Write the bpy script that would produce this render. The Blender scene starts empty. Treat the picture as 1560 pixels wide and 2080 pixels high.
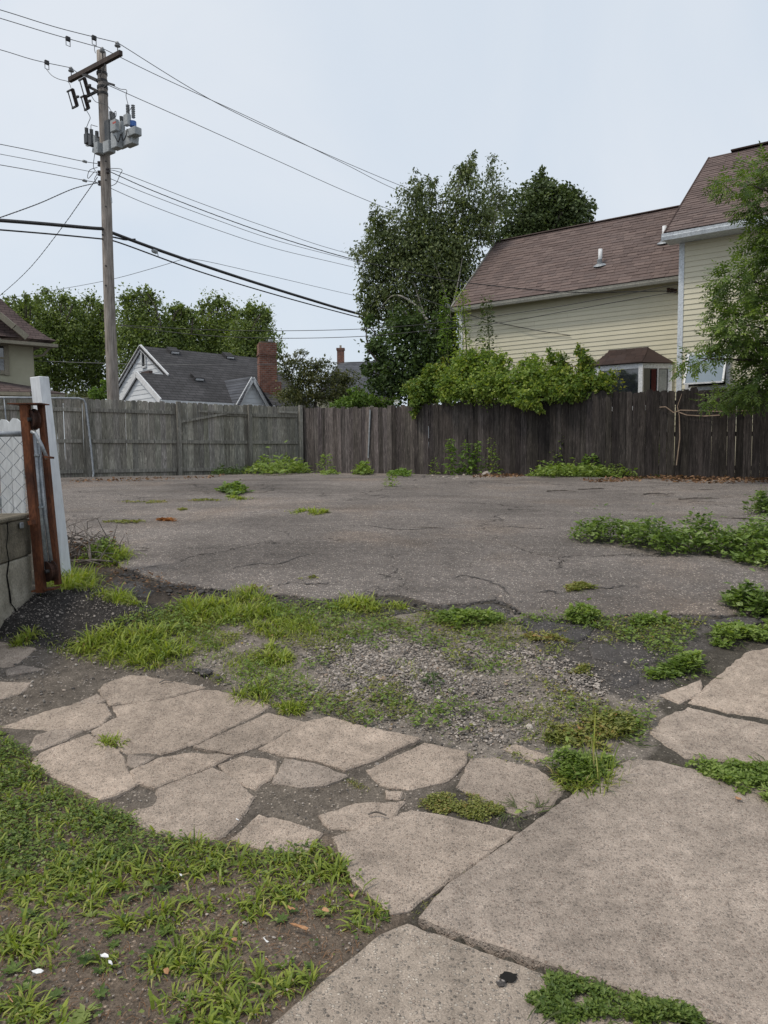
import bpy, bmesh, math
import numpy as np
from mathutils import Vector, Matrix
from mathutils.geometry import delaunay_2d_cdt

# ------------------------------------------------------------------ camera, sky, sun, exposure
SC = bpy.context.scene
COL = SC.collection
rng = np.random.default_rng(11)
FPX = 1500.0                                   # focal length in pixels of the 1560 x 2080 photograph
PITCH = math.atan(112 / FPX); ROLL = 0.0072
EYE = np.array([0.0, 0.0, 1.5])
cf = np.array([0, math.cos(PITCH), -math.sin(PITCH)])
r0 = np.array([1.0, 0, 0]); u0 = np.cross(r0, cf)
cu = u0 * math.cos(ROLL) + r0 * math.sin(ROLL)
cr = r0 * math.cos(ROLL) - u0 * math.sin(ROLL)
cam = bpy.data.cameras.new('camera')
cam.sensor_fit = 'VERTICAL'; cam.sensor_height = 36.0; cam.lens = FPX / 2080 * 36.0
cam.clip_start = 0.05; cam.clip_end = 2000
camo = bpy.data.objects.new('camera', cam); COL.objects.link(camo)
camo.matrix_world = Matrix(((cr[0], cu[0], -cf[0], EYE[0]), (cr[1], cu[1], -cf[1], EYE[1]),
                            (cr[2], cu[2], -cf[2], EYE[2]), (0, 0, 0, 1)))
SC.camera = camo
SUN_EL, SUN_AZ = math.radians(58), math.radians(250)     # azimuth clockwise from +Y: high, behind and to the left
world = bpy.data.worlds.new('World'); SC.world = world; world.use_nodes = True
wn = world.node_tree; wn.nodes.clear()
def W(t): return wn.nodes.new(t)
wo, wb, sky = W('ShaderNodeOutputWorld'), W('ShaderNodeBackground'), W('ShaderNodeTexSky')
sky.sky_type = 'NISHITA'; sky.sun_disc = False; sky.sun_elevation = SUN_EL; sky.sun_rotation = SUN_AZ
sky.dust_density = 3.0; sky.air_density = 1.0
wmix, wtc, wno, wmr, wcl = W('ShaderNodeMixRGB'), W('ShaderNodeTexCoord'), W('ShaderNodeTexNoise'), W('ShaderNodeMapRange'), W('ShaderNodeMixRGB')
wno.inputs['Scale'].default_value = 2.2; wno.inputs['Detail'].default_value = 5; wno.inputs['Roughness'].default_value = 0.5; wno.inputs['Distortion'].default_value = .6
wn.links.new(wtc.outputs['Generated'], wno.inputs['Vector'])
wmr.inputs[1].default_value = .35; wmr.inputs[2].default_value = .68
wn.links.new(wno.outputs['Fac'], wmr.inputs[0])
wcl.inputs[1].default_value = (5.35, 6.0, 6.75, 1); wcl.inputs[2].default_value = (6.3, 6.65, 7.05, 1)   # thin high cloud, greyer and whiter
wn.links.new(wmr.outputs[0], wcl.inputs[0])
wmix.inputs[0].default_value = 0.84
wn.links.new(sky.outputs[0], wmix.inputs[1]); wn.links.new(wcl.outputs[0], wmix.inputs[2])
wn.links.new(wmix.outputs[0], wb.inputs['Color']); wb.inputs['Strength'].default_value = 0.1
wn.links.new(wb.outputs[0], wo.inputs[0])
sl = bpy.data.lights.new('sun', 'SUN'); sl.energy = 1.5; sl.angle = math.radians(10); sl.color = (1, .92, .79)
so = bpy.data.objects.new('sun', sl); COL.objects.link(so); so.location = (0, 0, 40)
sdir = Vector((math.sin(SUN_AZ) * math.cos(SUN_EL), math.cos(SUN_AZ) * math.cos(SUN_EL), math.sin(SUN_EL)))
so.rotation_euler = sdir.to_track_quat('Z', 'Y').to_euler()
SC.view_settings.view_transform = 'Standard'; SC.view_settings.look = 'None'
SC.view_settings.exposure = 0.42; SC.view_settings.gamma = 1.0; SC.view_settings.use_curve_mapping = False
SC.render.engine = 'CYCLES'
SC.cycles.use_denoising = True
SC.cycles.max_bounces = 6; SC.cycles.diffuse_bounces = 3; SC.cycles.transparent_max_bounces = 4

# ------------------------------------------------------------------ measuring helpers
KY = [-60, 2.4, 3.2, 4.5, 5.5, 7, 10, 14, 17, 400]
KZ = [0, 0, .08, .36, .53, .68, .85, 1.01, 1.06, 1.06]
YY = np.linspace(-60, 400, 46001)
ZZ = np.interp(YY, KY, KZ)
_k = np.ones(61) / 61
ZZ = np.convolve(np.pad(ZZ, 30, mode='edge'), _k, mode='valid')
def g(Y): return np.interp(Y, YY, ZZ)
def ray(x, y): return cr * ((x - 780) / FPX) + cu * ((1040 - y) / FPX) + cf
def U(x, y, Y):
    d = ray(x, y); return EYE + d * (Y / d[1])
def G(x, y):
    d = ray(x, y); a, b = .3, 300.0
    for _ in range(60):
        m = (a + b) / 2; P = EYE + d * (m / d[1])
        if P[2] > g(m): a = m
        else: b = m
    P = EYE + d * (a / d[1]); P[2] = g(P[1]); return P
def proj(P):
    v = np.asarray(P) - EYE; w = v @ cf
    return 780 + FPX * (v @ cr) / w, 1040 - FPX * (v @ cu) / w
def vnoise(x, y, s, seed=0):                  # cheap smooth noise in -1..1
    x = np.asarray(x) * s + seed * 17.3; y = np.asarray(y) * s - seed * 9.1
    return (np.sin(x * 1.7 + 1.3 * np.sin(y * 1.1 + seed)) + np.sin(y * 2.1 + 1.7 * np.sin(x * .9 + 2)) + np.sin((x + y) * 1.3 + seed)) / 3

# ------------------------------------------------------------------ object helpers
BASE = {}
def prop(o, label=None, cat=None, group=None, kind=None):
    if label: o['label'] = label
    if cat: o['category'] = cat
    if group: o['group'] = group
    if kind: o['kind'] = kind
    return o
def thing(name, label, cat, base, group=None):
    o = bpy.data.objects.new(name, None); COL.objects.link(o)
    o.location = tuple(base); o.empty_display_size = .2
    BASE[o.as_pointer()] = np.array(base, float)
    return prop(o, label, cat, group)
def base_of(o):
    return BASE[o.as_pointer()]
def link(name, me, parent=None, base=None):
    o = bpy.data.objects.new(name, me); COL.objects.link(o)
    if parent is not None:
        o.parent = parent; BASE[o.as_pointer()] = base_of(parent)
    else:
        o.location = tuple(base); BASE[o.as_pointer()] = np.array(base, float)
    return o
def fastmesh(name, V, Q, mat, rnd=None, smooth=False, n=4):
    """V (N,3), Q (M,n) -> mesh with one face float attribute"""
    me = bpy.data.meshes.new(name); V = np.asarray(V, np.float32); Q = np.asarray(Q, np.int32)
    me.vertices.add(len(V)); me.vertices.foreach_set('co', V.ravel())
    me.loops.add(Q.size); me.loops.foreach_set('vertex_index', Q.ravel())
    me.polygons.add(len(Q)); me.polygons.foreach_set('loop_start', np.arange(0, Q.size, n, dtype=np.int32))
    me.polygons.foreach_set('loop_total', np.full(len(Q), n, np.int32))
    me.polygons.foreach_set('use_smooth', np.full(len(Q), smooth))
    if rnd is not None:
        a = me.attributes.new('rnd', 'FLOAT', 'FACE'); a.data.foreach_set('value', np.asarray(rnd, np.float32))
    me.materials.append(mat); me.update(calc_edges=True); me.validate()
    return me
class MB:
    def __init__(s): s.V = []; s.F = []
    def add(s, v, f):
        o = len(s.V); s.V += [tuple(map(float, p)) for p in v]; s.F += [tuple(i + o for i in q) for q in f]; return s
    def obox(s, c, a, b, d):                  # centre and three half axes
        c, a, b, d = (np.asarray(t, float) for t in (c, a, b, d))
        v = [c + i * a + j * b + k * d for i in (-1, 1) for j in (-1, 1) for k in (-1, 1)]
        return s.add(v, [(0, 1, 3, 2), (4, 6, 7, 5), (0, 4, 5, 1), (2, 3, 7, 6), (0, 2, 6, 4), (1, 5, 7, 3)])
    def box(s, c, sx, sy, sz, rz=0.0):
        ca, sa = math.cos(rz), math.sin(rz)
        return s.obox(c, (ca * sx / 2, sa * sx / 2, 0), (-sa * sy / 2, ca * sy / 2, 0), (0, 0, sz / 2))
    def beam(s, p, q, w, h, side=None):       # rectangular bar from p to q
        p, q = np.asarray(p, float), np.asarray(q, float); d = q - p; L = np.linalg.norm(d); d = d / L
        side = np.asarray(side if side is not None else ((0, 0, 1) if abs(d[2]) < .9 else (0, 1, 0)), float)
        a = np.cross(d, side); a /= np.linalg.norm(a); b = np.cross(a, d)
        return s.obox((p + q) / 2, d * L / 2, a * w / 2, b * h / 2)
    def tube(s, pts, rad, n=8, cap=True):
        P = np.asarray(pts, float); m = len(P)
        R = np.full(m, rad, float) if np.isscalar(rad) else np.asarray(rad, float)
        T = np.gradient(P, axis=0); T /= np.linalg.norm(T, axis=1)[:, None] + 1e-12
        ref = np.array([0, 0, 1.0]) if abs(T[0][2]) < .9 else np.array([1.0, 0, 0])
        v = []
        for i in range(m):
            a = np.cross(T[i], ref); a /= np.linalg.norm(a) + 1e-12; b = np.cross(a, T[i]); ref = b if abs(b @ T[i]) < .5 else ref
            for k in range(n):
                t = 2 * math.pi * k / n; v.append(P[i] + R[i] * (a * math.cos(t) + b * math.sin(t)))
        f = [(i * n + k, i * n + (k + 1) % n, (i + 1) * n + (k + 1) % n, (i + 1) * n + k) for i in range(m - 1) for k in range(n)]
        if cap: f += [tuple(range(n))[::-1], tuple((m - 1) * n + k for k in range(n))]
        return s.add(v, f)
    def lathe(s, c, prof, n=12, axis=(0, 0, 1)):   # profile of (radius, height) about an axis
        axis = np.asarray(axis, float); axis /= np.linalg.norm(axis); c = np.asarray(c, float)
        return s.tube([c + axis * h for r, h in prof], [max(r, 1e-4) for r, h in prof], n)
    def prism(s, poly, ext):
        n = len(poly); P = [np.asarray(p, float) for p in poly]; e = np.asarray(ext, float)
        return s.add(P + [p + e for p in P], [tuple(range(n))[::-1], tuple(range(n, 2 * n))] +
                     [(i, (i + 1) % n, n + (i + 1) % n, n + i) for i in range(n)])
    def build(s, name, mat, parent=None, label=None, cat=None, group=None, kind=None, base=None, smooth=False, bevel=0):
        V = np.array(s.V)
        if parent is not None: b = base_of(parent)
        elif base is not None: b = np.asarray(base, float)
        else: b = np.array([V[:, 0].mean(), V[:, 1].mean(), V[:, 2].min()])
        me = bpy.data.meshes.new(name); me.from_pydata([tuple(p) for p in V - b], [], s.F); me.materials.append(mat)
        bm = bmesh.new(); bm.from_mesh(me); bmesh.ops.recalc_face_normals(bm, faces=bm.faces)
        if bevel: bmesh.ops.bevel(bm, geom=bm.edges, offset=bevel, segments=1, affect='EDGES')
        if smooth:
            for f in bm.faces: f.smooth = len(f.verts) == 4
        bm.to_mesh(me); bm.free()
        o = link(name, me, parent, b)
        return prop(o, label, cat, group, kind)

# ------------------------------------------------------------------ materials (all procedural)
class NT:
    def __init__(s, name):
        s.m = bpy.data.materials.new(name); s.m.use_nodes = True; s.t = s.m.node_tree
        s.b = s.t.nodes['Principled BSDF']; s.o = s.t.nodes['Material Output']
    def n(s, t, **k):
        d = s.t.nodes.new(t)
        for a, v in k.items():
            if a in d.inputs: d.inputs[a].default_value = v
            else: setattr(d, a, v)
        return d
    def l(s, a, b): s.t.links.new(a, b)
    def pos(s, sc=(1, 1, 1)):
        gm = s.n('ShaderNodeNewGeometry'); mp = s.n('ShaderNodeMapping'); mp.inputs['Scale'].default_value = sc
        s.l(gm.outputs['Position'], mp.inputs['Vector']); return mp.outputs[0]
    def noise(s, vec, scale, detail=3, rough=.6):
        d = s.n('ShaderNodeTexNoise', Scale=scale, Detail=detail, Roughness=rough); s.l(vec, d.inputs['Vector']); return d.outputs['Fac']
    def ramp(s, fac, stops):
        d = s.n('ShaderNodeValToRGB'); e = d.color_ramp.elements
        while len(e) < len(stops): e.new(.5)
        for i, (p, c) in enumerate(stops):
            e[i].position = p; e[i].color = (*c, 1) if len(c) == 3 else c
        s.l(fac, d.inputs[0]); return d.outputs[0]
    def mix(s, fac, a, b, mode='MIX'):
        d = s.n('ShaderNodeMixRGB', blend_type=mode)
        for i, v in ((0, fac), (1, a), (2, b)):
            if hasattr(v, 'is_linked'): s.l(v, d.inputs[i])
            else: d.inputs[i].default_value = v if i == 0 else (*v, 1)
        return d.outputs[0]
    def mth(s, op, a, b=0.0, c=None):
        d = s.n('ShaderNodeMath', operation=op)
        for i, v in ((0, a), (1, b), (2, c)):
            if v is None: continue
            if hasattr(v, 'is_linked'): s.l(v, d.inputs[i])
            else: d.inputs[i].default_value = v
        return d.outputs[0]
    def col(s, c):
        if hasattr(c, 'is_linked'): s.l(c, s.b.inputs['Base Color'])
        else: s.b.inputs['Base Color'].default_value = (*c, 1)
    def bump(s, h, strength=.4, dist=.01):
        d = s.n('ShaderNodeBump', Strength=strength, Distance=dist); s.l(h, d.inputs['Height']); s.l(d.outputs[0], s.b.inputs['Normal'])
    def rough(s, v, metal=0.0):
        s.b.inputs['Roughness'].default_value = v; s.b.inputs['Metallic'].default_value = metal
        s.b.inputs['Specular IOR Level'].default_value = .35
        return s
V3 = lambda k: (k, k, k)
def m_mottle(name, c1, c2, scale=6, fine=60, rough=.85, bump=.3, dist=.004, metal=0, stretch=(1, 1, 1), finea=.35):
    t = NT(name); p = t.pos(stretch); a = t.noise(p, scale, 4); b = t.noise(p, fine, 3)
    c = t.mix(t.ramp(a, [(.35, V3(0)), (.65, V3(1))]), c1, c2)
    c = t.mix(1.0, c, t.ramp(b, [(.25, V3(1 - finea)), (.75, V3(1 + finea * .6))]), 'MULTIPLY')
    t.col(c); t.rough(rough, metal)
    if bump: t.bump(b, bump, dist)
    return t.m
LEAFK = {'leaf_birch': 1.9, 'leaf_maple': 2.3, 'leaf_row': 1.6, 'leaf_ash': 1.35, 'leaf_vine': 1.65, 'leaf_vine_yellow': 1.35, 'leaf_under': 1.5, 'leaf_olive': 1.4, 'grass_bright': 1.15, 'leaf_knot': 1.2, 'grass_lawn': 1.2, 'clover': 1.15, 'leaf_weed': 1.2, 'leaf_mat': 1.15}
def m_leaf(name, cols, trans=.3, rough=.5):
    t = NT(name); a = t.n('ShaderNodeAttribute', attribute_name='rnd')
    cols = [tuple(x * 1.25 for x in k) if name.startswith(('leaf', 'grass', 'clover')) else k for k in cols]
    cols = [tuple(x * LEAFK.get(name, 1.0) for x in k) for k in cols]
    n = len(cols); c = t.ramp(a.outputs['Fac'], [(i / (n - 1), k) for i, k in enumerate(cols)])
    t.col(c); t.rough(rough); t.b.inputs['Specular IOR Level'].default_value = .3
    tr = t.n('ShaderNodeBsdfTranslucent'); mx = t.n('ShaderNodeMixShader'); mx.inputs[0].default_value = trans
    h = t.mix(1.0, c, (1.25, 1.3, .55), 'MULTIPLY'); t.l(h, tr.inputs['Color'])
    t.l(t.b.outputs[0], mx.inputs[1]); t.l(tr.outputs[0], mx.inputs[2]); t.l(mx.outputs[0], t.o.inputs['Surface'])
    return t.m
def m_wood(name, dark, light, rough=.9, knots=True):
    """weathered boards: vertical grain, per-board tone from the object's own colour"""
    t = NT(name); oi = t.n('ShaderNodeObjectInfo'); p = t.pos((1, 1, .06))
    sh = t.n('ShaderNodeVectorMath', operation='ADD'); t.l(p, sh.inputs[0])
    cm = t.n('ShaderNodeCombineXYZ'); t.l(t.mth('MULTIPLY', oi.outputs['Random'], 37.0), cm.inputs[2]); t.l(cm.outputs[0], sh.inputs[1])
    a = t.noise(sh.outputs[0], 26, 5, .65); b = t.noise(sh.outputs[0], 120, 3, .7); big = t.noise(t.pos((1, 1, .5)), 2.2, 3)
    c = t.mix(t.ramp(a, [(.36, V3(0)), (.62, V3(1))]), dark, light)
    s2 = t.noise(t.pos((1, 1, .11)), 46, 4, .75); c = t.mix(t.ramp(s2, [(.56, V3(0)), (.68, V3(.8))]), c, tuple(x * 1.9 for x in light))
    c = t.mix(1.0, c, t.ramp(b, [(.3, V3(.45)), (.7, V3(1.3))]), 'MULTIPLY')
    c = t.mix(1.0, c, t.ramp(big, [(.3, V3(.72)), (.7, V3(1.15))]), 'MULTIPLY')
    if knots:
        v = t.n('ShaderNodeTexVoronoi', Scale=3.4); t.l(t.pos((1.6, 1.6, .8)), v.inputs['Vector'])
        c = t.mix(t.ramp(v.outputs['Distance'], [(.035, V3(.75)), (.07, V3(0))]), c, (.03, .025, .022))
    c = t.mix(1.0, c, oi.outputs['Color'], 'MULTIPLY')
    t.col(c); t.rough(rough); t.b.inputs['Specular IOR Level'].default_value = .15
    t.bump(t.mth('ADD', a, t.mth('MULTIPLY', b, .5)), .5, .006)
    return t.m
def m_aggregate(name, binder, stones, cell, stonefrac, patch, patch_scale, crack=None, bump=.5, tint=None, piece=False):
    """asphalt and old concrete: stones in a binder, large worn patches, hairline cracks"""
    t = NT(name); p = t.pos()
    v = t.n('ShaderNodeTexVoronoi', Scale=cell); t.l(p, v.inputs['Vector'])
    sp = t.n('ShaderNodeSeparateColor'); t.l(v.outputs['Color'], sp.inputs[0])
    k = len(stones); st = t.ramp(sp.outputs[1], [(i / max(1, k - 1), c) for i, c in enumerate(stones)])
    isst = t.ramp(sp.outputs[0], [(1 - stonefrac, V3(0)), (1 - stonefrac + .04, V3(1))])
    inner = t.ramp(v.outputs['Distance'], [(.32, V3(1)), (.5, V3(0))])
    mask = t.mth('MULTIPLY', isst, inner)
    fine = t.noise(p, cell * 1.7, 2, .7)
    bd = t.mix(1.0, binder, t.ramp(fine, [(.25, V3(.62)), (.75, V3(1.35))]), 'MULTIPLY')
    c = t.mix(mask, bd, st)
    big = t.noise(p, patch_scale, 5, .6); big2 = t.noise(p, patch_scale * 4.3, 4, .65)
    c = t.mix(1.0, c, t.ramp(big, [(.3, V3(patch[0])), (.7, V3(patch[1]))]), 'MULTIPLY')
    c = t.mix(1.0, c, t.ramp(big2, [(.25, V3(.82)), (.75, V3(1.14))]), 'MULTIPLY')
    c = t.mix(1.0, c, t.ramp(t.noise(p, 16, 5, .75), [(.3, V3(.76)), (.7, V3(1.22))]), 'MULTIPLY')
    st_ = t.noise(t.pos((.22, 1, 1)), patch_scale * 3.1, 5, .65); c = t.mix(1.0, c, t.ramp(st_, [(.34, V3(.72)), (.6, V3(1.08))]), 'MULTIPLY') if not piece else c
    bl_ = t.noise(p, 7.5, 5, .7); c = t.mix(1.0, c, t.ramp(bl_, [(.3, V3(.8)), (.48, V3(1.0)), (.75, V3(1.07))]), 'MULTIPLY')
    oi = t.n('ShaderNodeObjectInfo'); c = t.mix(1.0, c, t.ramp(oi.outputs['Random'], [(0, (.86, .87, .88)), (.5, (1.0, .99, .97)), (1, (1.1, 1.08, 1.05))]), 'MULTIPLY') if piece else c
    if tint:
        c = t.mix(t.ramp(t.noise(p, patch_scale * 1.9, 3), [(.52, V3(0)), (.72, V3(.55))]), c, t.mix(1.0, c, tint, 'MULTIPLY'))
    h = t.mth('ADD', t.mth('MULTIPLY', mask, .6), fine)
    if crack:
        w = t.n('ShaderNodeVectorMath', operation='ADD'); nz = t.n('ShaderNodeTexNoise', Scale=2.2, Detail=6.0, Roughness=.65); t.l(p, nz.inputs['Vector'])
        t.l(p, w.inputs[0]); t.l(nz.outputs['Color'], w.inputs[1])
        vc = t.n('ShaderNodeTexVoronoi', feature='DISTANCE_TO_EDGE', Scale=crack[0]); t.l(w.outputs[0], vc.inputs['Vector'])
        ln = t.ramp(vc.outputs['Distance'], [(crack[1] * .4, V3(1)), (crack[1], V3(0))])
        ln = t.mth('MULTIPLY', ln, t.ramp(t.noise(p, .55, 2), [(.47, V3(0)), (.56, V3(1))]))
        c = t.mix(ln, c, tuple(x * .3 for x in binder)); h = t.mth('SUBTRACT', h, t.mth('MULTIPLY', ln, 3.0))
    t.col(c); t.rough(.92); t.b.inputs['Specular IOR Level'].default_value = .2
    t.bump(h, bump, .006)
    return t.m
M = {}
M['concrete'] = m_aggregate('concrete', (.405, .333, .278), [(.5, .42, .352), (.22, .183, .158), (.58, .495, .42), (.36, .27, .22), (.27, .225, .195)], 108, .62, (.74, 1.14), 1.3, bump=.9, piece=True)
M['concrete_grey'] = m_aggregate('concrete_grey', (.345, .292, .247), [(.47, .41, .35), (.13, .115, .105), (.56, .5, .435), (.3, .235, .195)], 90, .62, (.78, 1.1), 1.7, bump=1.0, piece=True)
M['asphalt'] = m_aggregate('asphalt', (.178, .156, .143), [(.38, .335, .295), (.10, .091, .085), (.66, .59, .52), (.3, .235, .195), (.47, .42, .38)], 66, .62, (.7, 1.22), .36, crack=(.4, .0028), bump=1.3, tint=(1.16, 1.03, .9))
M['asphalt_old'] = m_aggregate('asphalt_old', (.075, .069, .067), [(.2, .18, .17), (.09, .085, .085), (.32, .29, .27)], 75, .42, (.75, 1.25), 1.5, bump=1.0, piece=True)
def m_soil():
    t = NT('soil'); p = t.pos(); a = t.n('ShaderNodeAttribute', attribute_name='soil')
    v = t.n('ShaderNodeTexVoronoi', Scale=85); t.l(p, v.inputs['Vector'])
    sp = t.n('ShaderNodeSeparateColor'); t.l(v.outputs['Color'], sp.inputs[0])
    isst = t.ramp(sp.outputs[0], [(.70, V3(0)), (.74, V3(1))])
    fine = t.noise(p, 140, 3, .7); med = t.noise(p, 17, 4, .7); big = t.noise(p, 2.5, 4)
    c = t.mix(1.0, a.outputs['Color'], t.ramp(fine, [(.25, V3(.5)), (.75, V3(1.5))]), 'MULTIPLY')
    c = t.mix(1.0, c, t.ramp(med, [(.28, V3(.62)), (.72, V3(1.3))]), 'MULTIPLY')
    c = t.mix(1.0, c, t.ramp(big, [(.3, V3(.8)), (.7, V3(1.2))]), 'MULTIPLY')
    st = t.mix(1.0, c, t.ramp(sp.outputs[1], [(0, V3(.8)), (.6, V3(1.7)), (1, V3(3.0))]), 'MULTIPLY')
    c = t.mix(t.mth('MULTIPLY', isst, t.ramp(v.outputs['Distance'], [(.3, V3(1)), (.5, V3(0))])), c, st)
    t.col(c); t.rough(.96); t.b.inputs['Specular IOR Level'].default_value = .1
    t.bump(t.mth('ADD', fine, t.mth('MULTIPLY', med, 1.5)), .8, .012)
    return t.m
M['soil'] = m_soil()
M['stone'] = None
def m_stone():
    t = NT('gravel_stone'); a = t.n('ShaderNodeAttribute', attribute_name='rnd')
    c = t.ramp(a.outputs['Fac'], [(0, (.09, .08, .074)), (.3, (.19, .168, .15)), (.6, (.31, .272, .24)), (.86, (.43, .38, .335)), (.93, (.27, .2, .15)), (1, (.5, .45, .4))])
    t.col(t.mix(1.0, c, t.ramp(t.noise(t.pos(), 160, 3), [(.3, V3(.75)), (.7, V3(1.2))]), 'MULTIPLY')); t.rough(.9); return t.m
M['stone'] = m_stone()
M['rubble'] = m_mottle('asphalt_rubble', (.05, .046, .044), (.11, .1, .094), 30, 120, .95, .6, .004)
M['fence_grey'] = m_wood('fence_grey', (.205, .194, .168), (.365, .345, .302))
M['fence_dark'] = m_wood('fence_dark', (.026, .0228, .022), (.064, .056, .053))
def m_pole():
    t = NT('pole_wood'); a = t.noise(t.pos((1, 1, .05)), 30, 5, .7); b = t.noise(t.pos((1, 1, .3)), 9, 4)
    c = t.mix(t.ramp(a, [(.35, V3(0)), (.65, V3(1))]), (.17, .145, .128), (.4, .355, .315))
    c = t.mix(1.0, c, t.ramp(b, [(.3, V3(.7)), (.7, V3(1.15))]), 'MULTIPLY')
    t.col(c); t.rough(.9); t.bump(a, .7, .01); return t.m
M['pole'] = m_pole()
M['arm'] = m_mottle('crossarm_wood', (.045, .034, .03), (.085, .062, .052), 9, 60, .85)
M['insulator'] = m_mottle('brown_porcelain', (.05, .04, .04), (.075, .06, .058), 5, 30, .35, 0)
M['grey_porcelain'] = m_mottle('grey_porcelain', (.2, .21, .22), (.27, .28, .29), 5, 30, .35, 0)
M['steel_dark'] = m_mottle('dark_steel', (.035, .035, .037), (.07, .066, .064), 12, 60, .6, .1, .002, .3)
M['can_grey'] = m_mottle('grey_tank_paint', (.3, .32, .33), (.4, .42, .43), 4, 40, .5, .05, .002)
M['can_dark'] = m_mottle('dark_tank_paint', (.055, .06, .065), (.09, .095, .1), 4, 40, .5, .05, .002)
M['blue_label'] = m_mottle('blue_label', (.05, .13, .4), (.07, .17, .45), 5, 50, .5, 0)
M['red_label'] = m_mottle('red_label', (.4, .07, .05), (.5, .1, .07), 5, 50, .5, 0)
M['wire'] = m_mottle('wire_black', (.028, .028, .03), (.045, .045, .047), 3, 20, .6, 0)
M['wire_alu'] = m_mottle('wire_weathered', (.10, .10, .105), (.14, .14, .145), 3, 20, .6, 0)
M['galv'] = m_mottle('galvanised', (.27, .29, .31), (.42, .44, .46), 14, 70, .5, .05, .001, .5)
M['rust'] = m_mottle('rusted_steel', (.05, .019, .012), (.17, .06, .026), 11, 90, .9, .5, .003, 0, (1, 1, .35), .5)
M['rust_dark'] = m_mottle('rusted_dark', (.025, .014, .012), (.075, .032, .02), 16, 90, .85, .4, .003)
M['white_paint'] = m_mottle('white_paint', (.55, .57, .6), (.76, .775, .8), 5, 45, .55, .15, .002, 0, (1, 1, .2), .16)
M['white_picket'] = m_mottle('white_picket', (.6, .61, .61), (.75, .755, .75), 6, 50, .6, .15, .002, 0, (1, 1, .2), .2)
M['white_trim'] = m_mottle('white_trim', (.68, .69, .71), (.76, .77, .79), 3, 30, .5, 0)
M['gutter_white'] = m_mottle('gutter_white', (.56, .60, .65), (.66, .70, .74), 3, 30, .4, 0)
M['gutter_tan'] = m_mottle('gutter_tan', (.27, .265, .235), (.34, .33, .29), 3, 30, .5, 0)
def m_siding(name, a, b):
    t = NT(name); oi = t.n('ShaderNodeObjectInfo'); n1 = t.noise(t.pos((1, 1, .5)), .9, 3); n2 = t.noise(t.pos(), 40, 3)
    c = t.mix(t.ramp(n1, [(.35, V3(0)), (.65, V3(1))]), a, b)
    c = t.mix(1.0, c, t.ramp(oi.outputs['Random'], [(0, V3(.95)), (1, V3(1.03))]), 'MULTIPLY')
    c = t.mix(1.0, c, t.ramp(n2, [(.3, V3(.95)), (.7, V3(1.03))]), 'MULTIPLY')
    t.col(c); t.rough(.6); return t.m
M['siding_yellow'] = m_siding('siding_yellow', (.60, .565, .43), (.65, .61, .475))
M['siding_white'] = m_siding('siding_white', (.62, .65, .69), (.70, .72, .75))
def m_shingle(name, cols, patch=(.85, 1.12)):
    t = NT(name); a = t.n('ShaderNodeAttribute', attribute_name='rnd'); oi = t.n('ShaderNodeObjectInfo')
    f = t.mth('FRACT', t.mth('ADD', a.outputs['Fac'], t.mth('MULTIPLY', oi.outputs['Random'], 1.0)))
    n = len(cols); c = t.ramp(f, [(i / (n - 1), k) for i, k in enumerate(cols)])
    c = t.mix(1.0, c, t.ramp(t.noise(t.pos(), 130, 2, .8), [(.3, V3(.7)), (.7, V3(1.3))]), 'MULTIPLY')
    c = t.mix(1.0, c, t.ramp(t.noise(t.pos(), .8, 4), [(.3, V3(patch[0])), (.7, V3(patch[1]))]), 'MULTIPLY')
    t.col(c); t.rough(.95); t.b.inputs['Specular IOR Level'].default_value = .15
    t.bump(t.noise(t.pos(), 200, 2), .3, .003); return t.m
M['shingle'] = m_shingle('shingle_brown', [(.12, .09, .083), (.155, .116, .106), (.132, .1, .093), (.175, .132, .12), (.142, .11, .103), (.12, .09, .083)], (.93, 1.06))
M['shingle_dark'] = m_shingle('shingle_dark', [(.048, .034, .031), (.07, .048, .043), (.056, .042, .04), (.048, .034, .031)])
def m_roof(name, c1, c2, sx=5.0, sy=7.0):
    t = NT(name); p = t.pos()
    br = t.n('ShaderNodeTexBrick', Scale=1.0); br.inputs['Color1'].default_value = (*c1, 1); br.inputs['Color2'].default_value = (*c2, 1)
    br.inputs['Mortar'].default_value = (*[x * .45 for x in c1], 1); br.inputs['Mortar Size'].default_value = .012
    br.inputs['Brick Width'].default_value = .32; br.inputs['Row Height'].default_value = .11
    sx_ = t.n('ShaderNodeSeparateXYZ'); t.l(p, sx_.inputs[0]); cb = t.n('ShaderNodeCombineXYZ')
    t.l(t.mth('ADD', t.mth('MULTIPLY', sx_.outputs[0], .73), t.mth('MULTIPLY', sx_.outputs[1], .68)), cb.inputs[0]); t.l(sx_.outputs[2], cb.inputs[1])
    t.l(cb.outputs[0], br.inputs['Vector'])
    c = t.mix(1.0, br.outputs['Color'], t.ramp(t.noise(p, 1.2, 5), [(.3, V3(.75)), (.7, V3(1.2))]), 'MULTIPLY')
    c = t.mix(1.0, c, t.ramp(t.noise(p, 25, 3), [(.3, V3(.8)), (.7, V3(1.2))]), 'MULTIPLY')
    t.col(c); t.rough(.93); t.bump(br.outputs['Fac'], -.4, .01); return t.m
M['roof_charcoal'] = m_roof('roof_charcoal', (.042, .041, .044), (.064, .062, .066))
M['roof_slate'] = m_roof('roof_slate', (.075, .08, .095), (.10, .105, .12))
M['roof_brown'] = m_roof('roof_brown', (.075, .052, .05), (.105, .075, .07))
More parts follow.
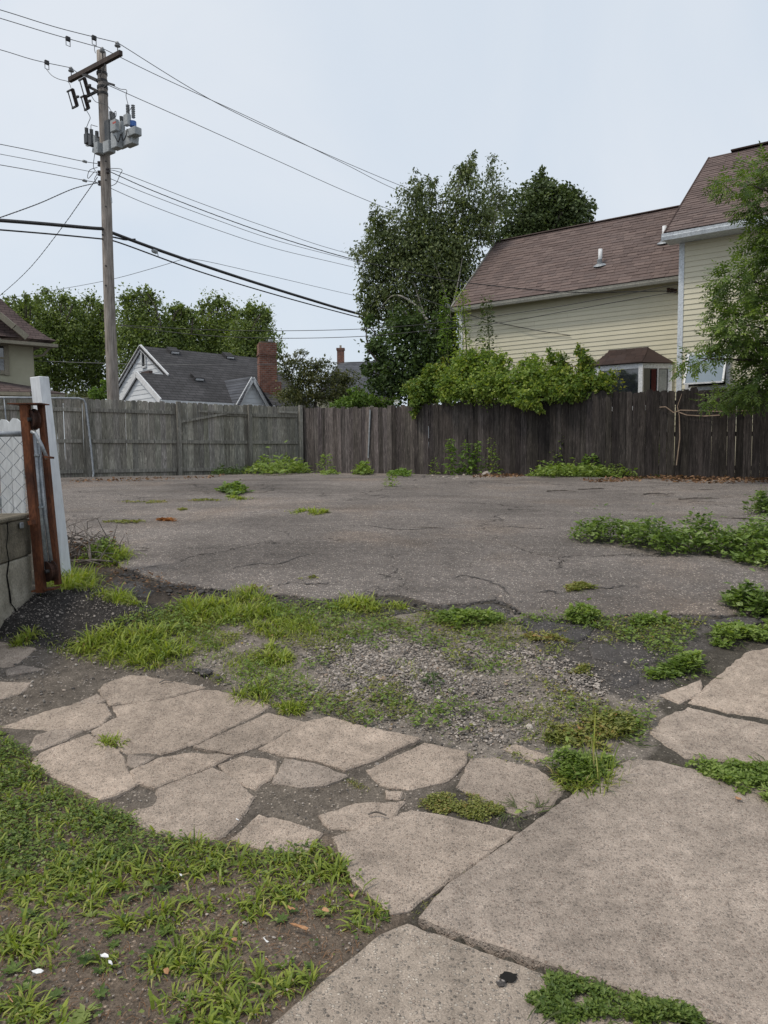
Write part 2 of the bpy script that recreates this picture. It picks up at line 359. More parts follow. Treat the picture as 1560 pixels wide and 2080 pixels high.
def m_brick(name):
    t = NT(name); p = t.pos(); br = t.n('ShaderNodeTexBrick', Scale=1.0)
    br.inputs['Color1'].default_value = (.16, .06, .042, 1); br.inputs['Color2'].default_value = (.24, .095, .062, 1); br.inputs['Mortar'].default_value = (.24, .2, .17, 1)
    br.inputs['Mortar Size'].default_value = .009; br.inputs['Brick Width'].default_value = .21; br.inputs['Row Height'].default_value = .075
    s = t.n('ShaderNodeSeparateXYZ'); t.l(p, s.inputs[0]); cb = t.n('ShaderNodeCombineXYZ')
    t.l(t.mth('ADD', s.outputs[0], s.outputs[1]), cb.inputs[0]); t.l(s.outputs[2], cb.inputs[1]); t.l(cb.outputs[0], br.inputs['Vector'])
    t.col(t.mix(1.0, br.outputs['Color'], t.ramp(t.noise(p, 7, 4), [(.3, V3(.6)), (.7, V3(1.2))]), 'MULTIPLY')); t.rough(.9); t.bump(br.outputs['Fac'], -.5, .01); return t.m
M['brick'] = m_brick('chimney_brick')
M['stucco'] = m_mottle('stucco_cream', (.36, .345, .25), (.42, .4, .3), 1.2, 60, .9, .3, .004, 0, (1, 1, 1), .12)
M['trim_tan'] = m_mottle('tan_trim', (.22, .2, .15), (.28, .25, .19), 3, 30, .7, 0)
M['block'] = m_mottle('concrete_block', (.24, .215, .17), (.40, .365, .30), 5, 70, .95, .7, .006, 0, (1, 1, 1), .4)
M['block_dark'] = m_mottle('stained_block', (.09, .078, .058), (.2, .172, .128), 7, 70, .95, .8, .008, 0, (1, 1, 1), .45)
def m_glass(name, c, rough=.06):
    t = NT(name); t.col(c); t.rough(rough); t.b.inputs['Specular IOR Level'].default_value = .9; t.b.inputs['IOR'].default_value = 1.7; return t.m
M['glass'] = m_glass('window_glass', (.02, .023, .03))
M['glass_sky_tint'] = m_glass('sky_tinted_glass', (.10, .16, .22), .35); M['glass_sky_tint'].node_tree.nodes['Principled BSDF'].inputs['Specular IOR Level'].default_value = .25; M['glass_sky_tint'].node_tree.nodes['Principled BSDF'].inputs['IOR'].default_value = 1.4  # blue sky reflection painted into the open pane's base colour
M['curtain'] = m_mottle('red_curtain', (.055, .012, .012), (.09, .02, .018), 8, 40, .9, 0)
M['bark'] = m_mottle('bark', (.06, .05, .042), (.12, .1, .085), 8, 60, .95, .6, .01, 0, (1, 1, .3))
M['birch_bark'] = m_mottle('birch_bark', (.22, .2, .17), (.42, .4, .36), 7, 50, .9, .3, .005, 0, (1, 1, 2.5), .5)
M['twig'] = m_mottle('dead_wood', (.075, .062, .054), (.2, .175, .155), 15, 80, .95, .4, .003)
M['stem'] = m_mottle('green_stem', (.06, .08, .025), (.1, .12, .04), 10, 60, .8, 0)
M['dead_leaf'] = m_leaf('dead_leaf', [(.07, .04, .025), (.15, .08, .045), (.24, .13, .07), (.3, .19, .11)], .15, .8)
M['paper'] = m_mottle('white_litter', (.72, .72, .73), (.8, .8, .8), 9, 60, .7, .1)
M['strap'] = m_mottle('tan_strap', (.25, .18, .13), (.36, .27, .2), 9, 60, .8, .1)
M['leaf_birch'] = m_leaf('leaf_birch', [(.018, .025, .012), (.036, .049, .018), (.058, .073, .026), (.094, .106, .045)], .25)
M['leaf_maple'] = m_leaf('leaf_maple', [(.016, .023, .01), (.03, .042, .015), (.045, .06, .02)], .2)
M['leaf_row'] = m_leaf('leaf_row', [(.031, .045, .014), (.056, .079, .02), (.087, .114, .03), (.13, .155, .045)], .3)
M['leaf_ash'] = m_leaf('leaf_ash', [(.028, .045, .014), (.05, .082, .02), (.085, .125, .028), (.14, .19, .04)], .35, .4)
M['leaf_vine'] = m_leaf('leaf_vine', [(.04, .066, .018), (.075, .115, .025), (.125, .165, .033), (.2, .215, .045)], .38)
M['leaf_vine_yellow'] = m_leaf('leaf_vine_yellow', [(.06, .085, .018), (.12, .14, .025), (.19, .185, .03), (.25, .22, .04)], .35)
M['leaf_under'] = m_leaf('leaf_under', [(.02, .032, .012), (.036, .058, .018), (.058, .09, .026)], .28)
M['leaf_lime'] = m_leaf('leaf_lime', [(.075, .13, .03), (.12, .19, .04), (.16, .24, .05)], .35)
M['leaf_olive'] = m_leaf('leaf_olive', [(.025, .032, .013), (.045, .055, .02), (.075, .08, .03), (.11, .105, .04)], .25)
M['leaf_weed'] = m_leaf('leaf_weed', [(.064, .1, .024), (.105, .155, .034), (.15, .205, .048), (.23, .27, .09)], .35)
M['leaf_knot'] = m_leaf('leaf_knot', [(.042, .07, .018), (.08, .125, .028), (.125, .18, .042), (.23, .28, .12)], .32, .38)
M['leaf_mat'] = m_leaf('leaf_mat', [(.07, .085, .025), (.11, .125, .03), (.15, .165, .04), (.2, .19, .06), (.23, .13, .05)], .25)
M['grass_bright'] = m_leaf('grass_bright', [(.085, .12, .02), (.15, .195, .03), (.22, .26, .045), (.3, .31, .09)], .38, .45)
M['grass_lawn'] = m_leaf('grass_lawn', [(.06, .085, .018), (.105, .145, .027), (.16, .2, .036), (.235, .25, .06), (.28, .22, .12)], .36, .45)
M['clover'] = m_leaf('clover', [(.042, .07, .018), (.075, .115, .026), (.115, .16, .034), (.165, .2, .06)], .32, .45)
M['black'] = m_mottle('hollow_shade', (.008, .007, .006), (.014, .012, .01), 5, 30, .95, 0)  # near-black that paints the shade inside hollows
M['petal'] = m_leaf('petal', [(.75, .75, .72), (.8, .8, .78)], .2)
M['petal_pink'] = m_leaf('petal_pink', [(.45, .08, .3), (.5, .1, .35)], .2)

# ------------------------------------------------------------------ ground polygons
def gpoly(px): return np.array([G(x, y)[:2] for x, y in px])
def inpoly(P, poly):
    x, y = P[:, 0], P[:, 1]; r = np.zeros(len(P), bool); n = len(poly); j = n - 1
    for i in range(n):
        xi, yi = poly[i]; xj, yj = poly[j]
        c = ((yi > y) != (yj > y)) & (x < (xj - xi) * (y - yi) / (yj - yi + 1e-12) + xi); r ^= c; j = i
    return r
def edgedist(P, poly):
    d = np.full(len(P), 1e9); n = len(poly)
    for i in range(n):
        a, b = poly[i], poly[(i + 1) % n]; ab = b - a
        t = np.clip(((P - a) @ ab) / (ab @ ab + 1e-12), 0, 1); d = np.minimum(d, np.linalg.norm(P - (a + t[:, None] * ab), axis=1))
    return d
def sample_poly(poly, n):
    lo, hi = poly.min(0), poly.max(0); out = np.zeros((0, 2))
    while len(out) < n:
        P = lo + rng.random((n * 2, 2)) * (hi - lo); out = np.vstack([out, P[inpoly(P, poly)]])
    return out[:n]
def roughen(poly, step, amp, seed):
    """subdivide a polygon outline and make it ragged"""
    r = np.random.default_rng(seed); out = []
    n = len(poly)
    for i in range(n):
        a, b = poly[i], poly[(i + 1) % n]; L = np.linalg.norm(b - a); k = max(1, int(L / step)); nrm = np.array([b[1] - a[1], a[0] - b[0]]) / (L + 1e-9)
        ph = r.random(3) * 6.28
        for j in range(k):
            t = j / k; w = math.sin(math.pi * t)
            o = amp * (.9 * math.sin(2 * math.pi * t * L / .31 + ph[0]) * w + .6 * math.sin(2 * math.pi * t * L / .11 + ph[1]) * w + .8 * r.normal() * (1 if j else .3))
            out.append(a + (b - a) * t + nrm * o)
    return np.array(out)
def ccw(p):
    a = np.sum(p[:, 0] * np.roll(p[:, 1], -1) - np.roll(p[:, 0], -1) * p[:, 1]); return p if a > 0 else p[::-1]
def grow(poly, k):
    poly = ccw(poly); e = np.roll(poly, -1, 0) - np.roll(poly, 1, 0); e /= np.linalg.norm(e, axis=1)[:, None] + 1e-9
    return poly + np.stack([e[:, 1], -e[:, 0]], 1) * k
def slab(name, mat, poly, zf, step=.1, drop=.08, bev=.006, parent=None, **kw):
    """sheet with a chamfered ragged edge: zf(xy) gives the top height"""
    poly = ccw(poly); n = len(poly)
    e = np.roll(poly, -1, 0) - np.roll(poly, 1, 0); e /= np.linalg.norm(e, axis=1)[:, None] + 1e-9
    inner = poly + np.stack([-e[:, 1], e[:, 0]], 1) * bev
    lo, hi = inner.min(0), inner.max(0)
    gx, gy = np.meshgrid(np.arange(lo[0] + step / 2, hi[0], step), np.arange(lo[1] + step / 2, hi[1], step))
    I = np.stack([gx.ravel(), gy.ravel()], 1); I = I + (rng.random(I.shape) - .5) * step * .3
    if len(I):
        I = I[inpoly(I, inner)]
        if len(I): I = I[edgedist(I, inner) > step * .35]
    allp = [Vector(p) for p in inner] + [Vector(p) for p in I]
    vs, _, fs, ov, _, _ = delaunay_2d_cdt(allp, [], [list(range(n))], 1, 1e-7)
    P = np.array([(v.x, v.y) for v in vs]); Z = zf(P)
    mb = MB(); mb.add(np.column_stack([P, Z]), [tuple(f) for f in fs])
    mp = {}
    for i, o in enumerate(ov):
        for k in o:
            if k < n: mp[k] = i
    if len(mp) == n:
        o = len(mb.V); zo = zf(poly)
        mb.V += [(p[0], p[1], z - bev * .8) for p, z in zip(poly, zo)]
        mb.V += [(p[0], p[1], z - drop) for p, z in zip(poly, zo)]
        for i in range(n):
            j = (i + 1) % n
            mb.F.append((mp[i], o + i, o + j, mp[j])); mb.F.append((o + i, o + n + i, o + n + j, o + j))
    return mb.build(name, mat, parent, **kw)

# zones of bare ground: (pixel polygon, colour)
SOIL_GREY = (.225, .195, .168); SOIL_BROWN = (.155, .122, .095); SOIL_BLACK = (.042, .038, .036); SOIL_FAR = (.085, .075, .062)
ZONES = [(gpoly([(-200, 1300), (260, 1300), (440, 1370), (640, 1440), (700, 1500), (1000, 1560), (700, 1720), (500, 1730), (-200, 1540)]), (.15, .128, .108)),
         (gpoly([(560, 1240), (1250, 1240), (1350, 1400), (1330, 1560), (1000, 1560), (640, 1450), (430, 1380), (330, 1290)]), SOIL_GREY),
         (gpoly([(-60, 1290), (70, 1190), (180, 1190), (420, 1250), (330, 1300), (150, 1320)]), SOIL_BLACK),
         (gpoly([(130, 1110), (230, 1120), (340, 1180), (500, 1220), (420, 1260), (180, 1190)]), (.075, .062, .052)),
         (gpoly([(1040, 1240), (1460, 1240), (1440, 1330), (1320, 1420), (1180, 1400)]), (.1, .09, .083)),
         (gpoly([(520, 1590), (700, 1570), (830, 1600), (760, 1690), (640, 1720), (560, 1660)]), (.165, .14, .116)),
         (gpoly([(-400, 1500), (60, 1520), (290, 1690), (700, 1700), (820, 1860), (560, 2100), (300, 2500), (-600, 2500)]), SOIL_BROWN)]
xs = np.unique(np.concatenate([np.linspace(-300, -12, 14), np.linspace(-12, -4, 21), np.linspace(-4, 4.5, 190), np.linspace(4.5, 14, 21), np.linspace(14, 300, 14)]))
ys = np.unique(np.concatenate([np.linspace(-60, .2, 8), np.linspace(.2, 7, 150), np.linspace(7, 24, 60), np.linspace(24, 400, 18)]))
gx, gy = np.meshgrid(xs, ys); P2 = np.stack([gx.ravel(), gy.ravel()], 1)
near = (np.abs(P2[:, 0]) < 6) & (P2[:, 1] < 8)
soil = np.tile(np.array(SOIL_FAR), (len(P2), 1))
Pj = P2 + np.stack([vnoise(P2[:, 0], P2[:, 1], 5, 1), vnoise(P2[:, 0], P2[:, 1], 5, 2)], 1) * .06
for poly, c in ZONES:
    ins = inpoly(Pj, poly) & near; soil[ins] = c
zb = g(P2[:, 1]) - .004 + near * (vnoise(P2[:, 0], P2[:, 1], 6, 3) * .006 + vnoise(P2[:, 0], P2[:, 1], 21, 4) * .004)
mound = gpoly([(-80, 1290), (60, 1200), (230, 1190), (330, 1250), (250, 1290), (60, 1320)])
ins = inpoly(P2, mound); zb = zb + ins * np.minimum(edgedist(P2, mound), .2) * .28
lawnp = gpoly([(-400, 1500), (60, 1540), (290, 1690), (700, 1720), (800, 1870), (560, 2070), (300, 2500), (-600, 2500)])

for q_ in ([(850, 1868), (1110, 1655), (1280, 1545), (1340, 1550), (1750, 1640), (2300, 1720), (2900, 2050), (2200, 2300), (1560, 2112), (1090, 1955)], [(560, 2086), (828, 1872), (1085, 1968), (1560, 2136), (1900, 2240), (1700, 2700), (500, 2700), (350, 2300)]):
    ins = inpoly(P2, gpoly(q_)); zb = zb - ins * .03
nx, ny = len(xs), len(ys)
idx = np.arange(nx * ny).reshape(ny, nx)
Q = np.stack([idx[:-1, :-1], idx[:-1, 1:], idx[1:, 1:], idx[1:, :-1]], -1).reshape(-1, 4)
me = fastmesh('ground', np.column_stack([P2, zb]), Q, M['soil'], smooth=True)
ca = me.color_attributes.new('soil', 'FLOAT_COLOR', 'POINT'); ca.data.foreach_set('color', np.column_stack([soil, np.ones(len(soil))]).astype(np.float32).ravel())
prop(link('ground', me, None, (0, 0, 0)), kind='structure')

# ------------------------------------------------------------------ asphalt lot
UH = np.array([-.815, .579, 0]); NH = np.array([-.579, -.815, 0])     # along and out of the yellow house's wall (and the dark fence)
CORN = U(612, 962, 20.3); CORN[2] = 1.06                                # corner where the two fences meet
def lotz(P): return g(P[:, 1]) + .012 + .026 * np.clip((P[:, 1] - 5) / 3, 0, 1) + .018 * vnoise(P[:, 0], P[:, 1], .55, 5) * np.clip((P[:, 1] - 5) / 4, 0, 1) + .006 * vnoise(P[:, 0], P[:, 1], 1.9, 6)
edge_px = [(100, 1090), (190, 1125), (262, 1160), (330, 1185), (480, 1203), (600, 1212), (655, 1222), (740, 1213), (812, 1212), (850, 1222), (885, 1231), (950, 1229), (1010, 1219), (1040, 1232), (1062, 1249), (1130, 1258), (1230, 1256), (1290, 1246), (1340, 1249), (1480, 1252), (1620, 1240), (1900, 1232), (2250, 1215)]
front = gpoly(edge_px)
L0 = U(110, 973, 16.7)
ldir = (CORN - L0); ldir[2] = 0; ldir /= np.linalg.norm(ldir)
lnorm = np.array([ldir[1], -ldir[0], 0])                               # towards the lot
far = [CORN + UH * -10.5 + NH * .75, CORN + UH * -5 + NH * .8, CORN + UH * -1.2 + NH * .8 + lnorm * .3, CORN - ldir * 2 + lnorm * .7, CORN - ldir * 8.5 + lnorm * .45]
lotpoly = np.vstack([front, [[7.0, 6.5], [9.5, 9.5], [10.5, 13.5]], [f[:2] for f in far], [[-9.2, 12.0], [-5.2, 7.8]]])
lot = slab('parking_lot', M['asphalt'], roughen(lotpoly, .07, .006, 3), lotz, step=.25, drop=.05, bev=.008, kind='structure')
CH = [[(1058, 1258), (1130, 1268), (1212, 1272), (1188, 1298), (1128, 1312), (1066, 1290)], [(1228, 1266), (1310, 1256), (1402, 1262), (1380, 1302), (1302, 1298)],
      [(1196, 1316), (1262, 1300), (1372, 1310), (1330, 1346), (1250, 1352), (1204, 1338)], [(1238, 1364), (1316, 1352), (1296, 1388), (1240, 1404), (1222, 1382)],
      [(655, 1228), (806, 1219), (858, 1240), (764, 1258), (676, 1250)], [(884, 1239), (1004, 1227), (1048, 1254), (964, 1270), (892, 1260)],
      [(1330, 1318), (1400, 1306), (1392, 1340), (1340, 1348)], [(1410, 1262), (1500, 1256), (1560, 1262), (1470, 1290)],
      [(240, 1170), (330, 1190), (300, 1215), (200, 1205)]]
for i, c in enumerate(CH):
    pl = roughen(gpoly(c), .035, .006, 40 + i); c0 = pl.mean(0); tx, ty = rng.normal(0, .03, 2); h = rng.uniform(-.004, .012)
    slab('asphalt_piece', M['asphalt_old'], pl, lambda P, c0=c0, tx=tx, ty=ty, h=h: g(P[:, 1]) + h + (P[:, 0] - c0[0]) * tx + (P[:, 1] - c0[1]) * ty + .006 * vnoise(P[:, 0], P[:, 1], 14, 2), step=.06, drop=.06, bev=.009, parent=lot)

# ------------------------------------------------------------------ concrete: cracked driveway apron and public sidewalk
apron = prop(thing('driveway_apron', None, None, (-.6, 3.4, .1)), kind='structure')
walk = prop(thing('sidewalk', None, None, (.9, 2.4, 0)), kind='structure')
AP = [[(213, 1393), (263, 1375), (293, 1377), (413, 1400), (323, 1421), (227, 1431), (218, 1418), (205, 1402)],
      [(231, 1438), (320, 1426), (415, 1404), (440, 1405), (546, 1434), (520, 1449), (389, 1511), (327, 1529), (262, 1529), (247, 1521), (240, 1505), (203, 1498), (190, 1486), (232, 1463), (245, 1456)],
      [(7, 1477), (110, 1443), (157, 1432), (211, 1432), (220, 1453), (205, 1469), (175, 1480), (133, 1481), (80, 1479)],
      [(153, 1430), (197, 1414), (212, 1425), (200, 1429)],
      [(63, 1525), (77, 1497), (110, 1486), (165, 1487), (133, 1501), (87, 1519)],
      [(68, 1553), (87, 1533), (113, 1521), (181, 1494), (195, 1508), (238, 1529), (246, 1542), (254, 1571), (274, 1597), (233, 1617), (207, 1625), (180, 1610), (133, 1587), (100, 1570)],
      [(261, 1538), (311, 1543), (274, 1560), (264, 1552)],
      [(270, 1571), (320, 1547), (390, 1536), (470, 1539), (432, 1554), (312, 1600), (282, 1592)],
      [(398, 1519), (546, 1452), (618, 1468), (512, 1519), (477, 1529)],
      [(530, 1524), (624, 1471), (667, 1461), (724, 1478), (848, 1505), (759, 1544), (702, 1563), (646, 1543), (572, 1532)],
      [(449, 1555), (492, 1539), (557, 1548), (553, 1574), (518, 1602), (494, 1590), (465, 1570)],
      [(579, 1548), (636, 1557), (701, 1581), (661, 1593), (615, 1598), (558, 1590), (572, 1572)],
      [(320, 1603), (434, 1563), (455, 1573), (511, 1621), (480, 1668), (444, 1701), (359, 1698), (287, 1672), (270, 1650), (312, 1640), (325, 1625)],
      [(477, 1703), (528, 1660), (585, 1675), (649, 1698), (622, 1730), (540, 1725)],
      [(652, 1661), (724, 1637), (820, 1633), (788, 1662), (733, 1683), (672, 1679)],
      [(685, 1707), (741, 1691), (837, 1653), (907, 1664), (973, 1677), (1045, 1688), (955, 1755), (886, 1800), (826, 1848), (800, 1856), (724, 1790)],
      [(748, 1567), (864, 1514), (947, 1531), (940, 1553), (905, 1585), (829, 1601), (776, 1592)],
      [(933, 1598), (962, 1545), (1003, 1544), (1090, 1568), (1142, 1605), (1112, 1640), (1060, 1652), (1000, 1632)],
      [(-90, 1300), (0, 1307), (67, 1319), (26, 1353), (-90, 1362)], [(15, 1364), (41, 1356), (87, 1360), (17, 1370)], [(-60, 1388), (62, 1388), (41, 1406), (10, 1416), (-60, 1420)],
      [(1345, 1416), (1427, 1386), (1421, 1406), (1375, 1428)], [(1027, 1519), (1047, 1516), (1114, 1539), (1088, 1547)], [(785, 1610), (815, 1612), (810, 1620), (788, 1619)]]
for i, c in enumerate(AP):
    pl = roughen(grow(gpoly(c), .0165), .022, .0026, 100 + i); c0 = pl.mean(0); tx, ty = rng.normal(0, .008, 2); h = rng.uniform(.003, .011)
    o = slab('concrete_slab', M['concrete'], pl, lambda P, c0=c0, tx=tx, ty=ty, h=h: g(P[:, 1]) + h + (P[:, 0] - c0[0]) * tx + (P[:, 1] - c0[1]) * ty + .0015 * vnoise(P[:, 0], P[:, 1], 9, 2), step=.09, drop=.07, bev=.007, parent=apron)
WK = [([(850, 1868), (872, 1842), (905, 1803), (1110, 1655), (1190, 1592), (1280, 1545), (1340, 1550), (1420, 1570), (1560, 1600), (1750, 1640), (2300, 1720), (2900, 2050), (2200, 2300), (1560, 2112), (1300, 2028), (1090, 1955), (980, 1916)], .014, .0025, 'concrete'),
      ([(535, 2086), (600, 2034), (700, 1952), (770, 1895), (828, 1872), (960, 1920), (1085, 1968), (1300, 2046), (1560, 2136), (2200, 2330), (2300, 2900), (500, 2700), (330, 2300)], .0, .002, 'concrete_grey'),
      ([(1519, 1324), (1560, 1317), (1750, 1290), (2200, 1235), (2500, 1360), (1900, 1420), (1560, 1462), (1480, 1449), (1398, 1428), (1447, 1380)], .006, .004, 'concrete'),
      ([(1319, 1488), (1340, 1462), (1396, 1436), (1478, 1456), (1560, 1472), (1900, 1432), (2500, 1372), (2700, 1560), (2200, 1620), (1700, 1590), (1560, 1560), (1421, 1540), (1391, 1542), (1350, 1514)], .004, .004, 'concrete')]
for i, (c, h, amp, m) in enumerate(WK):
    pl = roughen(gpoly(c), .03, amp, 200 + i)
    slab('concrete_slab', M[m], pl, lambda P, h=h: g(P[:, 1]) + h + .0015 * vnoise(P[:, 0], P[:, 1], 5, 2), step=.12, drop=.1, bev=.009, parent=walk)
# spalled hole in near slab, shade painted as flat black; crumbs beside it
hp = G(1030, 1988)
mb = MB(); t = np.linspace(0, 2 * np.pi, 23)[:-1]; hr = 1 + rng.normal(0, .16, 22)
ring = [(hp[0] + math.cos(q) * .03 * k * (1.2 if math.cos(q) > 0 else .8), hp[1] + math.sin(q) * .024 * k, .0045) for q, k in zip(t, hr)]
mb.add(ring + [(hp[0], hp[1], .005)], [(i, (i + 1) % 22, 22) for i in range(22)])
mb.build('painted_hole', M['black'], walk)

# ------------------------------------------------------------------ loose stones
def ico():
    p = (1 + 5 ** .5) / 2; v = []
    for a, b in ((-1, p), (1, p), (-1, -p), (1, -p)): v += [(a, b, 0), (0, a, b), (b, 0, a)]
    v = np.array(v) / np.linalg.norm(v[0])
    f = [(a, b, c) for a in range(12) for b in range(a + 1, 12) for c in range(b + 1, 12) if all(np.linalg.norm(v[i] - v[j]) < 1.06 for i, j in ((a, b), (b, c), (a, c)))]
    f = [q if np.cross(v[q[1]] - v[q[0]], v[q[2]] - v[q[0]]) @ v[q[0]] > 0 else q[::-1] for q in f]
    return v, np.array(f)
IV, IF = ico()
def stones(name, XY, size, mat, kind='stuff', label=None, cat=None, sink=.3, rnd=None, zadd=0.0):
    n = len(XY); sc = size[:, None] * np.stack([rng.uniform(.7, 1.2, n), rng.uniform(.6, 1.1, n), rng.uniform(.35, .75, n)], 1)
    v = IV[None] * (1 + rng.normal(0, .12, (n, 12, 1))) * sc[:, None]
    a = rng.random(n) * 6.283; ca_, sa_ = np.cos(a)[:, None], np.sin(a)[:, None]
    X = v[..., 0] * ca_ - v[..., 1] * sa_ + XY[:, :1]; Y = v[..., 0] * sa_ + v[..., 1] * ca_ + XY[:, 1:]
    tl = rng.normal(0, .25, (n, 1)); Z = v[..., 2] + v[..., 0] * tl + (zadd + g(XY[:, 1]) + sc[:, 2] * (1 - sink * 2) * .5)[:, None]
    F = (IF[None] + (np.arange(n) * 12)[:, None, None]).reshape(-1, 3)
    rr = np.repeat(rng.random(n) if rnd is None else rnd, 20)
    me = fastmesh(name, np.stack([X, Y, Z], -1).reshape(-1, 3), F, mat, rr, n=3)
    return prop(link(name, me, None, (0, 0, 0)), label, cat, None, kind)
gp = gpoly([(640, 1275), (760, 1262), (960, 1275), (1130, 1320), (1230, 1360), (1250, 1420), (1130, 1500), (960, 1530), (780, 1480), (650, 1440), (560, 1420), (600, 1340)])
S = sample_poly(gp, 26000); ge = np.clip(edgedist(S, gp) / .28, 0, 1); keep = rng.random(len(S)) < np.clip(ge * (.8 + .8 * vnoise(S[:, 0], S[:, 1], 3.1, 8) + .5 * vnoise(S[:, 0], S[:, 1], 8, 9)), .06, 1); S = S[keep]
sparse = sample_poly(gpoly([(380, 1230), (1400, 1240), (1400, 1440), (1000, 1560), (480, 1420), (200, 1380), (-50, 1500), (-80, 1300)]), 6500) if 1 else sample_poly(gpoly([(380, 1230), (1400, 1240), (1400, 1440), (1000, 1560), (480, 1420), (200, 1380), (-50, 1500), (-80, 1300)]), 3800)
cracks = sample_poly(gpoly([(180, 1420), (560, 1440), (980, 1540), (1120, 1640), (860, 1830), (640, 1720), (480, 1720), (60, 1540)]), 2600)
mnd = sample_poly(mound, 1400)
slabs_px = [gpoly(c) for c in AP] + [gpoly(c[0]) for c in WK]
def off_slabs(P, m=.0):
    k = np.ones(len(P), bool)
    for s in slabs_px: k &= ~inpoly(P, s)
    return k
XY = np.vstack([S, sparse, cracks]); szs = np.concatenate([rng.gamma(2.4, .0017, len(S)) + .002, rng.gamma(2, .0016, len(sparse)) + .0015, rng.gamma(2, .0009, len(cracks)) + .001]); ko = off_slabs(XY); XY = XY[ko]; szs = szs[ko]
stones('gravel', XY, szs, M['stone'], label='loose grey and tan gravel where the driveway has worn away', cat='gravel')
LG = sample_poly(lawnp, 5000); LG = LG[off_slabs(LG) & (LG[:, 1] > 1.5)]
stones('gravel', LG, rng.gamma(2, .0009, len(LG)) + .001, M['stone'], label='fine grit in the bare soil of the lawn', cat='gravel', rnd=rng.random(len(LG)) * .85)
LG = sample_poly(lotpoly[:, :2], 6000); LG = LG[rng.random(len(LG)) < np.clip(1.6 - (LG[:, 1] - 5) / 5, .12, 1)]
st_ = stones('gravel', LG, rng.gamma(2, .0018, len(LG)) + .0015, M['stone'], label='loose grit strewn over the asphalt lot', cat='gravel'); st_.location.z += .012
def along(px, n, sd):
    A = gpoly(px); L_ = np.r_[0, np.cumsum(np.linalg.norm(np.diff(A, axis=0), axis=1))]; t = rng.random(n) * L_[-1]; return np.stack([np.interp(t, L_, A[:, 0]), np.interp(t, L_, A[:, 1])], 1) + rng.normal(0, sd, (n, 2)) - np.array([0, sd])
RB = along(edge_px[2:], 1500, .07); stones('asphalt_rubble', RB, rng.gamma(1.6, .0045, len(RB)) + .003, M['rubble'], label='crumbled black asphalt along the broken front edge of the lot', cat='rubble')
for cpx in ([(695, 1074), (722, 1077), (760, 1077), (800, 1083), (838, 1084), (870, 1081), (908, 1083)], [(1205, 1197), (1238, 1199), (1262, 1194), (1300, 1198)], [(470, 1160), (520, 1150), (560, 1151), (610, 1135), (650, 1128)], [(905, 1182), (940, 1174), (962, 1176), (1000, 1186), (1022, 1200), (1035, 1216)], [(1090, 1206), (1120, 1204), (1150, 1211)], [(985, 1078), (1040, 1076), (1085, 1081), (1130, 1079)], [(560, 1195), (590, 1188), (640, 1192), (700, 1186)]):
    A = gpoly(cpx); pts_ = []
    for p_, q_ in zip(A[:-1], A[1:]):
        for k_ in range(7): t_ = k_ / 7; pts_.append(p_ + (q_ - p_) * t_ + rng.normal(0, .012, 2))
    pts_ = np.array(pts_); wd_ = np.abs(rng.normal(.006, .004, len(pts_))) * np.sin(np.linspace(.15, 3.0, len(pts_))) + .0015
    tn = np.gradient(pts_, axis=0); tn /= np.linalg.norm(tn, axis=1)[:, None]; nn2 = np.stack([-tn[:, 1], tn[:, 0]], 1)
    l_, r_ = pts_ + nn2 * wd_[:, None], pts_ - nn2 * wd_[:, None]; zz = lotz(pts_) + .004; n_ = len(pts_)
    MB().add([(x_, y_, z_) for (x_, y_), z_ in zip(l_, zz)] + [(x_, y_, z_) for (x_, y_), z_ in zip(r_, zz)], [(i_, i_ + 1, n_ + i_ + 1, n_ + i_) for i_ in range(n_ - 1)]).build('crack', M['rubble'], lot)  # dark strips on the surface, painting the shade down inside the cracks
S = sample_poly(gpoly([(820, 972), (1000, 966), (1010, 975), (830, 981)]), 500)
stones('gravel', S, rng.gamma(4, .006, len(S)) + .008, M['stone'], label='pale gravel heaped at the foot of the dark fence', cat='gravel', sink=-.2)
S = sample_poly(mound, 2200)
me_ = stones('asphalt_crumbs', S, rng.gamma(2, .0013, len(S)) + .0015, M['stone'], label='black crumbs and pale grit at the foot of the block pier', cat='rubble', rnd=rng.random(len(S)) * .75, zadd=np.minimum(edgedist(S, mound), .2) * .28)

# ------------------------------------------------------------------ fences
def onplane(x, y, P0, n):
    d = ray(x, y); t = ((np.asarray(P0) - EYE) @ n) / (d @ n); return EYE + d * t
def picket_mesh(name, mat, w=.138, th=.018, seed=0, ear=.035, pointed=False):
    r = np.random.default_rng(seed); mb = MB()
    hs = [0, .35, .7, 1.0]; x0 = -w / 2; x1 = w / 2
    bow = r.normal(0, .004, 4); 
    prof = [(x0, 0), (x0 + .002, .5), (x0, 1 - ear / 1.75), (x0 + .028, 1.0), (x1 - .028, 1.0 - abs(r.normal(0, .003))), (x1, 1 - ear / 1.75), (x1 - .002, .5), (x1, 0)]
    a = [(x, bow[min(3, int(z * 3.9))], z) for x, z in prof]; b = [(x, y + th, z) for x, y, z in a]
    n = len(a); mb.add(a + b, [tuple(range(n)), tuple(range(2 * n - 1, n - 1, -1))] + [(i, n + i, n + (i + 1) % n, (i + 1) % n) for i in range(n)])
    me = bpy.data.meshes.new(name); me.from_pydata(mb.V, [], mb.F); me.materials.append(mat)
    bm = bmesh.new(); bm.from_mesh(me); bmesh.ops.recalc_face_normals(bm, faces=bm.faces); bm.to_mesh(me); bm.free()
    return me
def place(name, me, parent, loc, rz=0.0, scale=(1, 1, 1), tilt=(0, 0), color=None):
    o = bpy.data.objects.new(name, me); COL.objects.link(o); o.parent = parent
    o.location = tuple(np.asarray(loc) - base_of(parent)); o.rotation_euler = (tilt[0], tilt[1], rz); o.scale = scale
    BASE[o.as_pointer()] = base_of(parent)
    if color is not None: o.color = color
    return o
